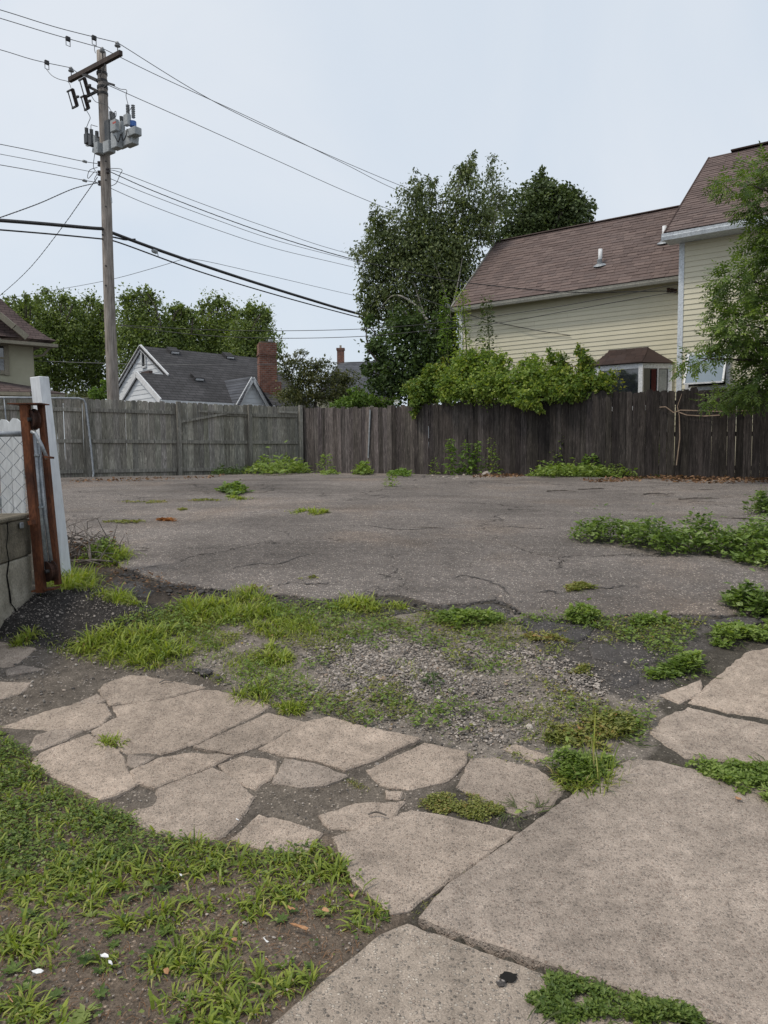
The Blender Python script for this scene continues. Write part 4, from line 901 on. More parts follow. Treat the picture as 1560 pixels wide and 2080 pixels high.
wire('thin drop wire from the thick cable away to the right behind the birch', [ln_px(372, 526, c1)] + [U(x, y, Y) for x, y, Y in [(420, 531, 24), (560, 563, 27), (720, 600, 31), (850, 625, 34)]], .008, 'wire', 'service_wire')

# ------------------------------------------------------------------ yellow house
HO = U(1380, 700, 17.8); HO[2] = 0
def hp_(s, d, z): return HO + UH * s + NH * d + np.array([0, 0, z])
def wpx(x, y, off):
    P = onplane(x, y, HO + NH * off, NH); return (P - HO) @ UH, P[2]
YH = thing('yellow_house', 'pale yellow clapboard house with brown shingle roofs behind the dark fence', 'house', hp_(0, 0, 1.06))
def wallblock(s0, s1, d0, d1, z0, z1, m, par, name):
    mb = MB(); mb.prism([hp_(s0, d0, z0), hp_(s1, d0, z0), hp_(s1, d1, z0), hp_(s0, d1, z0)], (0, 0, z1 - z0)); return mb.build(name, M[m], par)
SE = 5.95; SC0 = wpx(1380, 600, 1.3)[0]                      # wing end, main block corner
SM = SC0 - 7.0
wing_eave, wing_ridge, main_eave, main_ridge = 5.62, 8.04, 6.16, 9.12
wallblock(SC0 - .05, SE, -4.6, -.03, .95, wing_eave, 'siding_yellow', YH, 'wing_wall')
mainw = wallblock(SM, SC0, -5.9, 1.27, .95, main_eave, 'siding_yellow', YH, 'main_wall')
for nm, s_, d0, d1, ze, zr, dr in (('gable_wall', SE, -4.6, -.03, wing_eave, wing_ridge - .1, -2.32), ('gable_wall', SC0, -5.9, 1.27, main_eave, main_ridge - .1, -2.3)):
    MB().prism([hp_(s_ - .02, d0, ze), hp_(s_ - .02, d1, ze), hp_(s_ - .02, dr, zr)], UH * .02).build(nm, M['siding_yellow'], YH)
# clapboards: each course a wedge board (shared mesh, stretched to the wall's length)
def board_mesh(name, mat, h):
    mb = MB(); t = .021
    P = [(0, 0, 0), (0, t, 0), (0, t * .25, h), (0, 0, h)]
    mb.add([(x, -y, z) for x in (0, 1) for _, y, z in P], [(0, 1, 2, 3), (7, 6, 5, 4), (0, 4, 5, 1), (1, 5, 6, 2), (2, 6, 7, 3), (3, 7, 4, 0)])
    me = bpy.data.meshes.new(name); me.from_pydata(mb.V, [], mb.F); me.materials.append(mat)
    bm = bmesh.new(); bm.from_mesh(me); bmesh.ops.recalc_face_normals(bm, faces=bm.faces); bm.to_mesh(me); bm.free(); return me
EXP = .1145
bm_y = board_mesh('siding_board', M['siding_yellow'], EXP + .012)
rzh = math.atan2(-UH[1], -UH[0])
def courses(par, me, s0, s1, d, z0, z1, exp, jit=True):
    z = z1 - exp; k = 0
    while z > z0:
        cuts = [s1] + ([s0 + (s1 - s0) * (.3 + .4 * ((k * .37) % 1))] if jit and s1 - s0 > 3 else []) + [s0]
        for a, b in zip(cuts[:-1], cuts[1:]):
            place('siding_board', me, par, hp_(a, d, z), rzh, (a - b - .003, 1, 1))
        z -= exp; k += 1
courses(YH, bm_y, SC0 + .02, SE, -.03, 2.1, wing_eave + .02, EXP)
courses(YH, bm_y, SM, SC0 - .07, 1.27, 2.1, main_eave + .0, EXP)
MB().obox(hp_(SC0 - .03, 1.275, (main_eave + 1) / 2), UH * .055, NH * .025, (0, 0, (main_eave - 1) / 2)).build('corner_board', M['gutter_white'], YH)
MB().obox(hp_(SE - .02, -.01, (wing_eave + 1) / 2), UH * .05, NH * .025, (0, 0, (wing_eave - 1) / 2)).build('corner_board', M['white_trim'], YH)
def shingle_roof(par, name, mat, s0, s1, d_e, z_e, d_r, z_r, nsel, exp=.145, wmin=.16, wmax=.34, thick=.017):
    """decking, then lapped shingles course by course; the nsel nearest the camera are parts of their own"""
    e = np.array([0, 0, 0.]); up = (hp_(0, d_r, z_r) - hp_(0, d_e, z_e)); L = np.linalg.norm(up); up /= L; nr = np.cross(UH, up); nr = nr if nr[2] > 0 else -nr
    deck = MB().prism([hp_(s0, d_e, z_e), hp_(s1, d_e, z_e), hp_(s1, d_r, z_r), hp_(s0, d_r, z_r)], -nr * .06).build(name, M['shingle_dark'], par)
    P = []; k = 0; t = 0.0
    while t < L - .02:
        a = s0 - rng.random() * .15
        while a < s1:
            w = rng.uniform(wmin, wmax); b = min(a + w, s1); a_ = max(a, s0)
            if b - a_ > .03: P.append((a_, b, t, exp + (.05 if t + exp + .05 < L else 0) if t + exp < L else L - t))
            a += w + .004
        t += exp
    c = np.array([hp_((a + b) / 2, d_e, z_e) + up * (t + .07) for a, b, t, h in P]); dist = np.linalg.norm(c - EYE, axis=1)
    prj = np.array([proj(q) for q in c]); vis = (prj[:, 0] > 0) & (prj[:, 0] < 1570) & (prj[:, 1] > 0)
    order = np.argsort(np.where(vis, dist, 1e6)); sel = set(order[:nsel].tolist())
    # one unit shingle mesh
    def tmpl(w, h, th): return [(0, 0, 0), (w, 0, 0), (w, h, 0), (0, h, 0), (0, 0, th), (w, 0, th), (w, h, th * .25), (0, h, th * .25)]
    FQ = [(0, 3, 2, 1), (4, 5, 6, 7), (0, 1, 5, 4), (1, 2, 6, 5), (2, 3, 7, 6), (3, 0, 4, 7)]
    um = bpy.data.meshes.new('shingle'); um.from_pydata(tmpl(1, 1, 1), [], FQ); um.materials.append(mat)
    Vs = []; Qs = []; rs = []
    R3 = Matrix((tuple(-UH), tuple(up), tuple(nr))).transposed()
    if R3.determinant() < 0: R3 = Matrix((tuple(UH), tuple(up), tuple(nr))).transposed(); sg = 1
    else: sg = -1
    for i, (a, b, t, h) in enumerate(P):
        th = thick * (1.0 if rng.random() < .5 else 1.35); org = hp_(a if sg > 0 else b, d_e, z_e) + up * t + nr * .003
        if i in sel:
            o = bpy.data.objects.new('shingle', um); COL.objects.link(o); o.parent = deck
            m = R3.to_4x4() @ Matrix.Diagonal((b - a, h, th, 1)); m.translation = Vector(org - base_of(par)); o.matrix_basis = m
        else:
            A = np.array(tmpl(b - a, h, th)) @ np.array(R3.transposed()) + org; Vs.append(A - base_of(par)); Qs.append(np.array(FQ) + 8 * len(Qs)); rs += [rng.random()] * 6
    if Vs:
        me = fastmesh('shingles', np.vstack(Vs), np.vstack(Qs), mat, rs); o = link('shingles', me, deck); prop(o, kind='stuff')
    return deck, up, nr
wr, wup, wnr = shingle_roof(YH, 'wing_roof', M['shingle'], SC0 + .9, 6.0, .35, wing_eave + .03, -2.35, wing_ridge, 190)
mr, mup, mnr = shingle_roof(YH, 'main_roof', M['shingle'], SM, -.08, 1.72, main_eave + .12, -2.3, main_ridge, 110)
# part of the wing roof that tucks in beside the main block
MB().prism([hp_(SC0 - .05, .3, wing_eave + .06), hp_(SC0 + .93, .3, wing_eave + .06), hp_(SC0 + .93, -2.35, wing_ridge - .02), hp_(SC0 - .05, -2.35, wing_ridge - .02)], -wnr * .05).build('roof_deck', M['shingle_dark'], YH)
shingle_roof(YH, 'wing_roof', M['shingle'], SC0 + .0, SC0 + .9, .35, wing_eave + .03, -2.35, wing_ridge, 0)
MB().prism([hp_(SC0, -2.35, wing_ridge), hp_(6.0, -2.35, wing_ridge), hp_(6.0, -5.0, wing_eave), hp_(SC0, -5.0, wing_eave)], (0, 0, -.06)).build('back_roof', M['shingle'], YH)
MB().prism([hp_(SM, -2.3, main_ridge), hp_(-.08, -2.3, main_ridge), hp_(-.08, -6.3, main_eave + .1), hp_(SM, -6.3, main_eave + .1)], (0, 0, -.06)).build('back_roof', M['shingle'], YH)
MB().beam(hp_(SC0 + .1, -2.35, wing_ridge + .012), hp_(6.0, -2.35, wing_ridge + .012), .2, .02).build('ridge_cap', M['shingle'], YH)
MB().beam(hp_(SM, -2.3, main_ridge + .02), hp_(-.6, -2.3, main_ridge + .02), .26, .035).build('ridge_vent', M['shingle_dark'], YH)
MB().beam(hp_(6.02, .36, wing_eave - .01), hp_(6.02, -2.35, wing_ridge - .04), .03, .15).build('rake_board', M['gutter_tan'], YH)
MB().beam(hp_(-.07, 1.74, main_eave + .06), hp_(-.07, -2.3, main_ridge - .05), .03, .14).build('rake_board', M['shingle_dark'], YH)
# gutters
def gutter(s0, s1, d, z, m, h=.11, w=.1):
    prof = [(0, 0), (w * .8, 0), (w, h * .55), (w * .92, h * .62), (w, h), (w - .012, h), (w * .8, h * .66), (w * .7, .015), (0, .015)]
    A = [hp_(s0, d + x, z + y) for x, y in prof]; mb = MB(); mb.prism(A, UH * (s1 - s0)); return mb.build('gutter', M[m], YH)
gutter(SC0 + .02, 6.0, .30, wing_eave - .1, 'gutter_tan')
gutter(SM, -.02, 1.68, main_eave - .05, 'gutter_white', .14, .12)
MB().obox(hp_((SC0 + 6) / 2, .14, wing_eave - .02), UH * (6 - SC0) / 2, NH * .17, (0, 0, .012)).build('soffit', M['gutter_tan'], YH)
MB().obox(hp_((SM - .05) / 2, 1.48, main_eave - .03), UH * (-.05 - SM) / 2, NH * .22, (0, 0, .012)).build('soffit', M['gutter_white'], YH)
# vent pipes on the wing roof
for x, y in ((1219, 540), (1349, 494)):
    d = ray(x, y); q = hp_(0, .35, wing_eave + .03); t = ((q - EYE) @ wnr) / (d @ wnr); P = EYE + d * t
    vp = MB().tube([P + (0, 0, .02), P + (0, 0, .42)], .052, 10).build('vent_pipe', M['white_trim'], YH, smooth=True)
    MB().lathe(P + wnr * .01, [(.17, 0), (.16, .012), (.075, .05), (.06, .16)], 12, wnr * .5 + np.array([0, 0, .5])).build('flashing', M['galv'], vp)
# bay window
BW = MB()
sb = [wpx(1205, 770, .55)[0], wpx(1216, 770, .55)[0], wpx(1302, 770, .55)[0], wpx(1362, 770, .0)[0]]
sl_, sr_ = sb[1] + .45, sb[3]; f1, f0 = sb[1] + .02, sb[2]; dB = .55
zt, zb_ = wpx(1290, 742, .55)[1], 2.0
bay = MB().prism([hp_(sl_, -.02, zb_), hp_(f1, dB - .03, zb_), hp_(f0, dB - .03, zb_), hp_(sr_, -.02, zb_)], (0, 0, zt - zb_)).build('bay_window', M['glass'], YH)
zr_ = wpx(1317, 706, .02)[1]
MB().add([hp_(sl_ + .1, .0, zt + .05), hp_(f1 + .08, dB + .1, zt + .05), hp_(f0 - .08, dB + .1, zt + .05), hp_(sr_ - .1, .0, zt + .05), hp_(wpx(1240, 712, .02)[0], .03, zr_), hp_(wpx(1317, 706, .02)[0], .03, zr_)],
         [(0, 1, 4), (1, 2, 5, 4), (2, 3, 5), (3, 2, 1, 0)]).build('bay_roof', M['shingle_dark'], bay)
k_ = 0
brup = hp_(0, .03, zr_) - hp_(0, dB + .1, zt + .05); brL = np.linalg.norm(brup)
for row in range(5):
    t0 = row / 5; s_a, s_b = f1 + .07 + (wpx(1240, 712, .02)[0] - f1 - .07) * t0, f0 - .07 + (wpx(1317, 706, .02)[0] - f0 + .07) * t0; a = s_a
    while a > s_b + .05:
        b = max(a - rng.uniform(.16, .3), s_b); p = lambda s, t: hp_(s, dB + .1, zt + .05) + brup * t
        mb = MB().prism([p(a, t0), p(b + .004, t0), p(b + .004, min(1, t0 + .22)), p(a, min(1, t0 + .22))], (0, 0, .012 + .01 * rng.random())); mb.build('shingle', M['shingle_dark'], bay); a = b
for (a, b) in ((hp_(sl_, 0, 0), hp_(f1, dB, 0)), (hp_(f1, dB, 0), hp_(f0, dB, 0)), (hp_(f0, dB, 0), hp_(sr_, 0, 0))):
    dd = (b - a) / np.linalg.norm(b - a); nn_ = np.array([-dd[1], dd[0], 0]); nn_ = nn_ if nn_ @ NH > 0 else -nn_
    for z, h in ((zt - .02, .12), (zb_ + .62, .1)): MB().beam(a + (0, 0, z), b + (0, 0, z), .05, h).build('bay_trim', M['white_trim'], bay)
for P in (hp_(f1, dB, 0), hp_(f0, dB, 0), hp_(sr_, .01, 0), hp_(sl_, .01, 0)):
    MB().obox(P + (0, 0, (zt + zb_) / 2), UH * .05, NH * .05, (0, 0, (zt - zb_) / 2)).build('bay_mullion', M['white_trim'], bay)
# right casement of the bay: frame, inner bar and a red curtain behind glass
a, b = hp_(f0, dB, 0), hp_(sr_, 0, 0); dd = (b - a); nb = np.array([-dd[1], dd[0], 0]); nb /= np.linalg.norm(nb); nb = nb if nb @ NH > 0 else -nb
p = lambda t, z, o=.0: a + dd * t + nb * o + np.array([0, 0, z])
MB().prism([p(.34, zb_ + .68, .012), p(.50, zb_ + .68, .012), p(.50, zt - .1, .012), p(.34, zt - .1, .012)], nb * .004).build('curtain', M['curtain'], bay)
MB().beam(p(.55, zb_ + .68, .02), p(.55, zt - .08, .02), .03, .03).build('window_bar', M['white_trim'], bay)
MB().prism([p(.60, zb_ + .68, .012), p(.86, zb_ + .68, .012), p(.86, zt - .1, .012), p(.60, zt - .1, .012)], nb * .004).build('window_screen', M['can_grey'], bay)
MB().beam(p(.1, zb_ + .66, .03), p(.95, zb_ + .66, .03), .05, .05).build('window_sill', M['white_trim'], bay)
# awning window pushed open on the main wall
aw = []
s1w, z1w = wpx(1397, 725, 1.3); s0w = wpx(1480, 725, 1.3)[0]; zlow = wpx(1395, 782, 1.55)[1]; zhi = zlow + .68
win = MB().obox(hp_((s0w + s1w) / 2, 1.275, (zlow + zhi) / 2 - .02), UH * (s1w - s0w) / 2, NH * .03, (0, 0, .33)).build('awning_window', M['black'], YH)
for (sa, za, sb_, zb2) in ((s0w, zlow - .08, s1w, zlow - .08), (s0w, zhi, s1w, zhi), (s0w, zlow - .08, s0w, zhi), (s1w, zlow - .08, s1w, zhi)):
    MB().beam(hp_(sa, 1.31, za), hp_(sb_, 1.31, zb2), .07, .08, side=NH).build('window_frame', M['white_trim'], win)
q = lambda s, t: hp_(s, 1.34 + .34 * (1 - t), zlow + (zhi - zlow) * t)
MB().prism([q(s0w + .05, .03), q(s1w - .05, .03), q(s1w - .05, .97), q(s0w + .05, .97)], NH * .008).build('pane', M['glass_sky_tint'], win)
for A_, B_ in ((q(s0w + .03, .02), q(s1w - .03, .02)), (q(s0w + .03, .98), q(s1w - .03, .98)), (q(s0w + .03, .02), q(s0w + .03, .98)), (q(s1w - .03, .02), q(s1w - .03, .98))):
    MB().beam(A_, B_, .035, .05, side=NH).build('sash', M['white_trim'], win)
# service entrance on the wing wall
sv = hp_(wpx(1372, 591, .05)[0], .06, wpx(1372, 591, .05)[1])
for k in range(3): MB().lathe(sv + UH * .1 * k * .8 + np.array([0, 0, .02 * k]), [(.02, -.05), (.045, -.04), (.03, 0), (.045, .04), (.02, .05)], 8).build('service_insulator', M['rust_dark'], YH)
wire('twisted service drop sagging from the pole to the corner of the yellow house', [pl_px(222, 348, .1)] + [U(x, y, np.interp(x, [222, 1372], [19.4, 17.6])) for x, y in [(300, 383), (430, 434), (560, 480), (700, 522), (820, 550), (940, 573), (1100, 590), (1200, 594), (1300, 592)]] + [sv], .0065, 'wire', 'service_wire', .6)
wire('upper low wire strung from the pole across the birch to the yellow house', [U(x, y, np.interp(x, [222, 1372], [19.3, 17.3])) for x, y in [(243, 660), (400, 669), (555, 672), (740, 668), (900, 655), (1000, 643), (1150, 620), (1300, 592), (1400, 572)]], .008, 'wire', 'service_wire')
wire('lower low wire strung from the pole across the birch to the yellow house', [U(x, y, np.interp(x, [222, 1372], [19.2, 17.3])) for x, y in [(243, 661), (400, 680), (560, 687), (740, 683), (900, 668), (1020, 655), (1150, 632), (1300, 605), (1380, 592)]], .008, 'wire', 'service_wire')
wire('short slack wire ending on a hook on the yellow siding', [U(840, 600, 20.5), U(930, 632, 20), hp_(wpx(1000, 653, .15)[0], .15, wpx(1000, 653, .15)[1]), hp_(wpx(1090, 671, .08)[0], .08, wpx(1090, 671, .08)[1]), hp_(wpx(1158, 681, .02)[0], .02, wpx(1158, 681, .02)[1])], .009, 'wire', 'service_wire')

# ------------------------------------------------------------------ white cottage
CC = np.array([.731, .682, 0]); CQ = np.array([.682, -.731, 0]); SL = .6
CA = U(290, 703, 29.0)                                             # left end of the main ridge
def cp(a, b, z=0.0): return CA + CC * a + CQ * b + np.array([0, 0, z])
PN = CQ * SL + np.array([0, 0, 1.0])
def croof(x, y): d = ray(x, y); t = ((CA - EYE) @ PN) / (d @ PN); P = EYE + d * t; v = P - CA; return v @ CC, v @ CQ, P
B_ = croof(283, 757); E1 = croof(331, 813); E2 = croof(465, 818); AX = croof(519, 726)[0]
CT = thing('white_cottage', 'white clapboard cottage with charcoal roof and brick chimney beyond the grey fence', 'house', cp(3, 2, 0) * np.array([1, 1, 0]) + np.array([0, 0, 1.06]))
bE = (E1[1] + E2[1]) / 2; zE = -SL * bE; aS = (B_[0] + E1[0]) / 2; bB = B_[1]; aR = AX + .4
zg = 1.0 - CA[2]
def roofslab(pts, m, name, th=.1): return MB().prism(pts, (0, 0, -th)).build(name, M[m], CT)
# main front slope: full length behind a small gable that steps forward at the left
roofslab([cp(-.15, 0), cp(aR, 0), cp(aR, bE, zE), cp(-.15, bE, zE)], 'roof_charcoal', 'main_roof')
roofslab([cp(aS - .12, bB, -SL * bB + .004), cp(-.1, bB, -SL * bB + .004), cp(-.1, bE, zE + .004), cp(aS - .12, bE, zE + .004)], 'roof_charcoal', 'lower_roof')
wL = bE - bB
roofslab([cp(aS - .12, bB, -SL * bB), cp(.3, bB, -SL * bB), cp(.3, bB - wL * .75, -SL * bB - SL * wL * .75), cp(aS - .12, bB - wL * .75, -SL * bB - SL * wL * .75)], 'roof_charcoal', 'lower_roof')
roofslab([cp(-.15, 0), cp(aR, 0), cp(aR, -4.2, -SL * 4.2), cp(-.15, -4.2, -SL * 4.2)], 'roof_charcoal', 'back_roof')
MB().prism([cp(0, 0, -.1), cp(0, -4.0, -SL * 4 - .1), cp(0, -4.0, zg), cp(0, bE - .2, zg), cp(0, bE - .2, zE + .1)], CC * (aR - .1)).build('wall', M['siding_white'], CT)
MB().prism([cp(aS, bB, -SL * bB - .1), cp(aS, bB - wL * .7, -SL * bB - SL * wL * .7), cp(aS, bB - wL * .7, zg), cp(aS, bE - .15, zg), cp(aS, bE - .15, zE)], CC * (-aS)).build('wall', M['siding_white'], CT)
cb_m = board_mesh('siding_board', M['siding_white'], .175)
rzc = math.atan2(CQ[1], CQ[0])
def gable_boards(a, b0, z0, left, right, exp=.165):
    z = z0 - .12 - exp
    while z > -4.6:
        l, r = min(left, max(.03, (z0 - z - exp - .1) / SL)), min(right, max(.03, (z0 - z - exp - .1) / SL))
        place('siding_board', cb_m, CT, cp(a - .004, b0 - l, z), rzc, (l + r, 1, 1)); z -= exp
gable_boards(0, 0, 0, 3.9, bE - .25); gable_boards(aS, bB, -SL * bB, wL * .7, wL * .9)
for (p0, p1) in ((cp(-.1, 0, -.04), cp(-.1, -4.1, -SL * 4.1 - .04)), (cp(-.1, 0, -.04), cp(-.1, bB + .05, -SL * (bB + .05) - .04)), (cp(aS - .1, bB, -SL * bB - .04), cp(aS - .1, bE, zE - .05)), (cp(aS - .1, bB, -SL * bB - .04), cp(aS - .1, bB - wL * .75, -SL * (bB + wL * .75) - .05))):
    MB().beam(p0, p1, .05, .2).build('rake_board', M['white_trim'], CT)
MB().beam(cp(aS - .1, bE + .05, zE - .08), cp(aR - 3.2 if aR > 6 else aR * .6, bE + .05, zE - .08), .1, .14).build('gutter', M['white_trim'], CT)
# attic window, roof vents
P = onplane(293, 729, cp(-.03, 0), CC); w = MB().obox(P, CQ * .16, CC * .03, (0, 0, .3)).build('attic_window', M['glass'], CT)
for sx in (-1, 1): MB().obox(P + CQ * .16 * sx, CQ * .03, CC * .05, (0, 0, .33)).build('window_frame', M['white_trim'], w)
for sz in (-1, 1): MB().obox(P + np.array([0, 0, .31 * sz]), CQ * .18, CC * .05, (0, 0, .03)).build('window_frame', M['white_trim'], w)
P = onplane(300, 759, cp(-.05, 0), CC); MB().obox(P, CQ * .35, CC * .1, (0, 0, .09)).build('window_hood', M['roof_brown'], CT)
PNu = PN / np.linalg.norm(PN); sdn = (CQ - np.array([0, 0, SL])); sdn /= np.linalg.norm(sdn)
for x, y in ((351, 715), (463, 725), (400, 769)):
    P = croof(x, y)[2]; v = MB().obox(P + PNu * .07, CC * .2, sdn * .2, PNu * .05).build('roof_vent', M['roof_charcoal'], CT); MB().obox(P + PNu * .06 + sdn * .21, CC * .16, sdn * .02, PNu * .03).build('vent_louvre', M['white_trim'], v)
# cross gable at the right
dA = onplane(509, 765, cp(0, bE + .2), CQ); dL = onplane(478, 818, cp(0, bE + .2), CQ); dR = onplane(541, 822, cp(0, bE + .2), CQ)
dv = dA - CA; ah, zh_ = dv @ CC, dv[2]; hw = ((dR - dL) @ CC) / 2; zlo = zh_ - hw * 1.55
dg = MB().prism([cp(ah, bE + .2, zh_ - .08), cp(ah - hw, bE + .2, zlo), cp(ah - hw, bE + .2, zg), cp(ah + hw, bE + .2, zg), cp(ah + hw, bE + .2, zlo)], -CQ * 2.5).build('cross_gable', M['siding_white'], CT)
bk = -zh_ / SL
roofslab([cp(ah, bE + .35, zh_), cp(ah, bk, zh_), cp(ah - hw - .25, -(zlo - .36) / SL, zlo - .36), cp(ah - hw - .25, bE + .35, zlo - .36)], 'roof_slate', 'gable_roof', .08)
roofslab([cp(ah, bE + .35, zh_), cp(ah, bk, zh_), cp(ah + hw + .25, -(zlo - .36) / SL, zlo - .36), cp(ah + hw + .25, bE + .35, zlo - .36)], 'roof_slate', 'gable_roof', .08)
for sg in (-1, 1): MB().beam(cp(ah, bE + .36, zh_ - .07), cp(ah + sg * (hw + .2), bE + .36, zlo - .36), .04, .15).build('rake_board', M['white_trim'], CT)
z = zh_ - .3
while z > zlo - 1.2:
    l = min(hw, max(.03, (zh_ - z - .25) / 1.55)); P = cp(ah - l, bE + .2, z); place('siding_board', cb_m, CT, P, math.atan2(CC[1], CC[0]), (2 * l, 1, 1)); z -= .165
# chimney
ch = U(543, 760, 29.6); cz1 = U(543, 699, 29.6)[2]
cm = MB().box((ch[0], ch[1], (1 + cz1) / 2), .70, .6, cz1 - 1, .3); chim = cm.build('chimney', M['brick'], CT, bevel=.01)
for k, (w_, h_) in enumerate(((.74, .07), (.78, .07))): MB().box((ch[0], ch[1], cz1 - .5 + k * .07), w_ - .04, w_ - .1, h_, .3).build('corbel', M['brick'], chim)
MB().box((ch[0], ch[1], cz1 + .03), .60, .5, .08, .3).build('chimney_cap', M['block_dark'], chim); MB().tube([(ch[0] + .15, ch[1], cz1), (ch[0] + .15, ch[1], cz1 + .18)], .1, 10).build('flue', M['galv'], chim)
MB().box((ch[0] + .28, ch[1], (1 + cz1 - 1.5) / 2), .45, .55, cz1 - 2.5, .3).build('chimney_shoulder', M['brick'], chim)

# ------------------------------------------------------------------ stucco house at the left edge
SD = np.array([.78, .626, 0]); SN = np.array([.626, -.78, 0])
S0 = U(69, 740, 31.0); S0[2] = 0                                    # right end of the visible wall
def sp_(a, d, z): return S0 + SD * a + SN * d + np.array([0, 0, z])
SH = thing('stucco_house', 'cream stucco house with flared brown roof and porch at the left edge', 'house', sp_(-2, 0, 1.06))
ze = U(69, 697, 31)[2]
MB().prism([sp_(-9, 0, 1), sp_(0, 0, 1), sp_(0, -7, 1), sp_(-9, -7, 1)], (0, 0, ze - 1)).build('wall', M['stucco'], SH)
hip = [U(115, 692, 31.2), U(100, 686, 31.2), U(80, 673, 31.25), U(52, 653, 31.3), U(24, 628, 31.35), U(-5, 601, 31.4), U(-60, 545, 31.5)]
mb = MB(); n = len(hip); A_ = hip + [h - SD * (9 - .3 * k) for k, h in enumerate(hip)] + [h - SN * (6 - .3 * k) for k, h in enumerate(hip)]
mb.add(A_, [(i, i + 1, n + i + 1, n + i) for i in range(n - 1)] + [(i, i + 1, 2 * n + i + 1, 2 * n + i) for i in range(n - 1)])
mb.build('roof', M['roof_brown'], SH)
MB().beam(sp_(.76, .78, ze - .14), sp_(-9, .78, ze - .14), .1, .13).build('gutter', M['trim_tan'], SH)
MB().obox(sp_(-4.1, .38, ze - .13), SD * 4.85, SN * .36, (0, 0, .03)).build('soffit', M['trim_tan'], SH)
MB().tube([sp_(.5, .6, ze - .2), sp_(.3, .3, ze - .5), sp_(.02, .05, ze - .55)], .05, 6).build('downspout', M['trim_tan'], SH)
# front gable with curved bargeboard, its peak beyond the frame
gp_ = [U(-60, 610, 30.0), U(0, 640, 30.0), U(30, 665, 30.1), U(55, 686, 30.3)]
mb = MB()
for a, b in zip(gp_[:-1], gp_[1:]): mb.beam(a, b, .25, .22)
mb.build('bargeboard', M['trim_tan'], SH)
MB().prism([U(-60, 620, 30.15), U(0, 648, 30.15), U(50, 686, 30.4), U(-60, 686, 30.2)], (.05, .1, 0)).build('gable_face', M['roof_brown'], SH)
P0 = sp_(0, .02, 2); wA = onplane(-14, 697, P0, SN); wB = onplane(14, 757, P0, SN); wc = (wA + wB) / 2; hw_ = abs((wB - wA) @ SD) / 2; hh = abs(wA[2] - wB[2]) / 2
wn_ = MB().obox(wc, SD * hw_, SN * .02, (0, 0, hh)).build('window', M['glass'], SH)
for sx in (-1, 1): MB().obox(wc + SD * hw_ * sx, SD * .09, SN * .06, (0, 0, hh + .1)).build('window_frame', M['trim_tan'], wn_)
for sz, k in ((-1, 1), (0, .5), (1, 1)): MB().obox(wc + np.array([0, 0, hh * sz]), SD * hw_, SN * .055, (0, 0, .08 * k)).build('window_frame', M['trim_tan'], wn_)
pr = [U(-80, 757, 30.2), U(-80, 792, 28.6), U(62, 795, 28.6), U(134, 799, 30.4), U(62, 784, 31.0)]
MB().add(pr + [p_ - np.array([0, 0, .12]) for p_ in pr], [(0, 1, 2, 4), (2, 3, 4), (5, 9, 7, 6), (7, 9, 8), (1, 6, 7, 2), (2, 7, 8, 3)]).build('porch_roof', M['roof_brown'], SH)
MB().beam(pr[1] - (0, 0, .1), pr[2] - (0, 0, .1), .1, .14).build('porch_fascia', M['trim_tan'], SH); MB().beam(pr[2] - (0, 0, .1), pr[3] - (0, 0, .1), .1, .1).build('porch_fascia', M['trim_tan'], SH)
wire('thin wire running level from the stucco house behind the pole', [sp_(0, .02, U(69, 733, 31)[2])] + [U(x, y, Y) for x, y, Y in [(215, 738, 29), (380, 741, 27.5), (540, 740, 27.5), (740, 735, 28)]], .012, 'wire_alu', 'service_wire')

# ------------------------------------------------------------------ distant slate-roofed house
YD = 42.0
DH = thing('distant_house', 'slate blue roofed house with small chimney glimpsed between trees', 'house', U(730, 900, YD) * np.array([1, 1, 0]) + np.array([0, 0, 1.06]))
a0, a1, b0, b1 = U(688, 738, YD + 3), U(800, 730, YD + 3), U(640, 803, YD), U(800, 800, YD)
MB().prism([a0, a1, b1, b0], (0, 0, -.15)).build('roof', M['roof_slate'], DH)
wv = [b0 + (0, .4, -.1), b1 + (0, .4, -.1), b1 + (0, 6, -.1), b0 + (0, 6, -.1)]
MB().prism([np.array([p_[0], p_[1], 1.0]) for p_ in wv], (0, 0, b1[2] - 1.1)).build('wall', M['stucco'], DH)
c_ = U(692, 722, YD + 3.2); dc = MB().box((c_[0], c_[1], c_[2] - .35), .42, .42, 1.5).build('chimney', M['brick'], DH); MB().box((c_[0], c_[1], c_[2] + .36), .5, .5, .12).build('corbel', M['brick'], dc); MB().box((c_[0], c_[1], c_[2] + .5), .12, .12, .2).build('flue', M['block'], dc)

# ------------------------------------------------------------------ foliage builders
def unit(v): return v / (np.linalg.norm(v, axis=-1, keepdims=True) + 1e-12)
def leaf_arrays(P, L, Wd, D, N, fold=.0):
    """kite leaves: base P, length L, width Wd, direction D, normal hint N"""
    D = unit(D); S = unit(np.cross(D, N)); Nn = np.cross(S, D)
    L, Wd = L[:, None], Wd[:, None]
    a = P; b = P + D * L * .45 + S * Wd * .5 + Nn * fold * Wd; c = P + D * L; d = P + D * L * .45 - S * Wd * .5 + Nn * fold * Wd
    V = np.stack([a, b, c, d], 1).reshape(-1, 3); n = len(P)
    return V, (np.arange(n)[:, None] * 4 + np.arange(4)[None])
def leaf_mesh(name, parent, mat, P, L, Wd, D, N, rnd, fold=.12):
    V, Q = leaf_arrays(P, L, Wd, D, N, fold); me = fastmesh(name, V - base_of(parent), Q, M[mat], rnd); return link(name, me, parent)
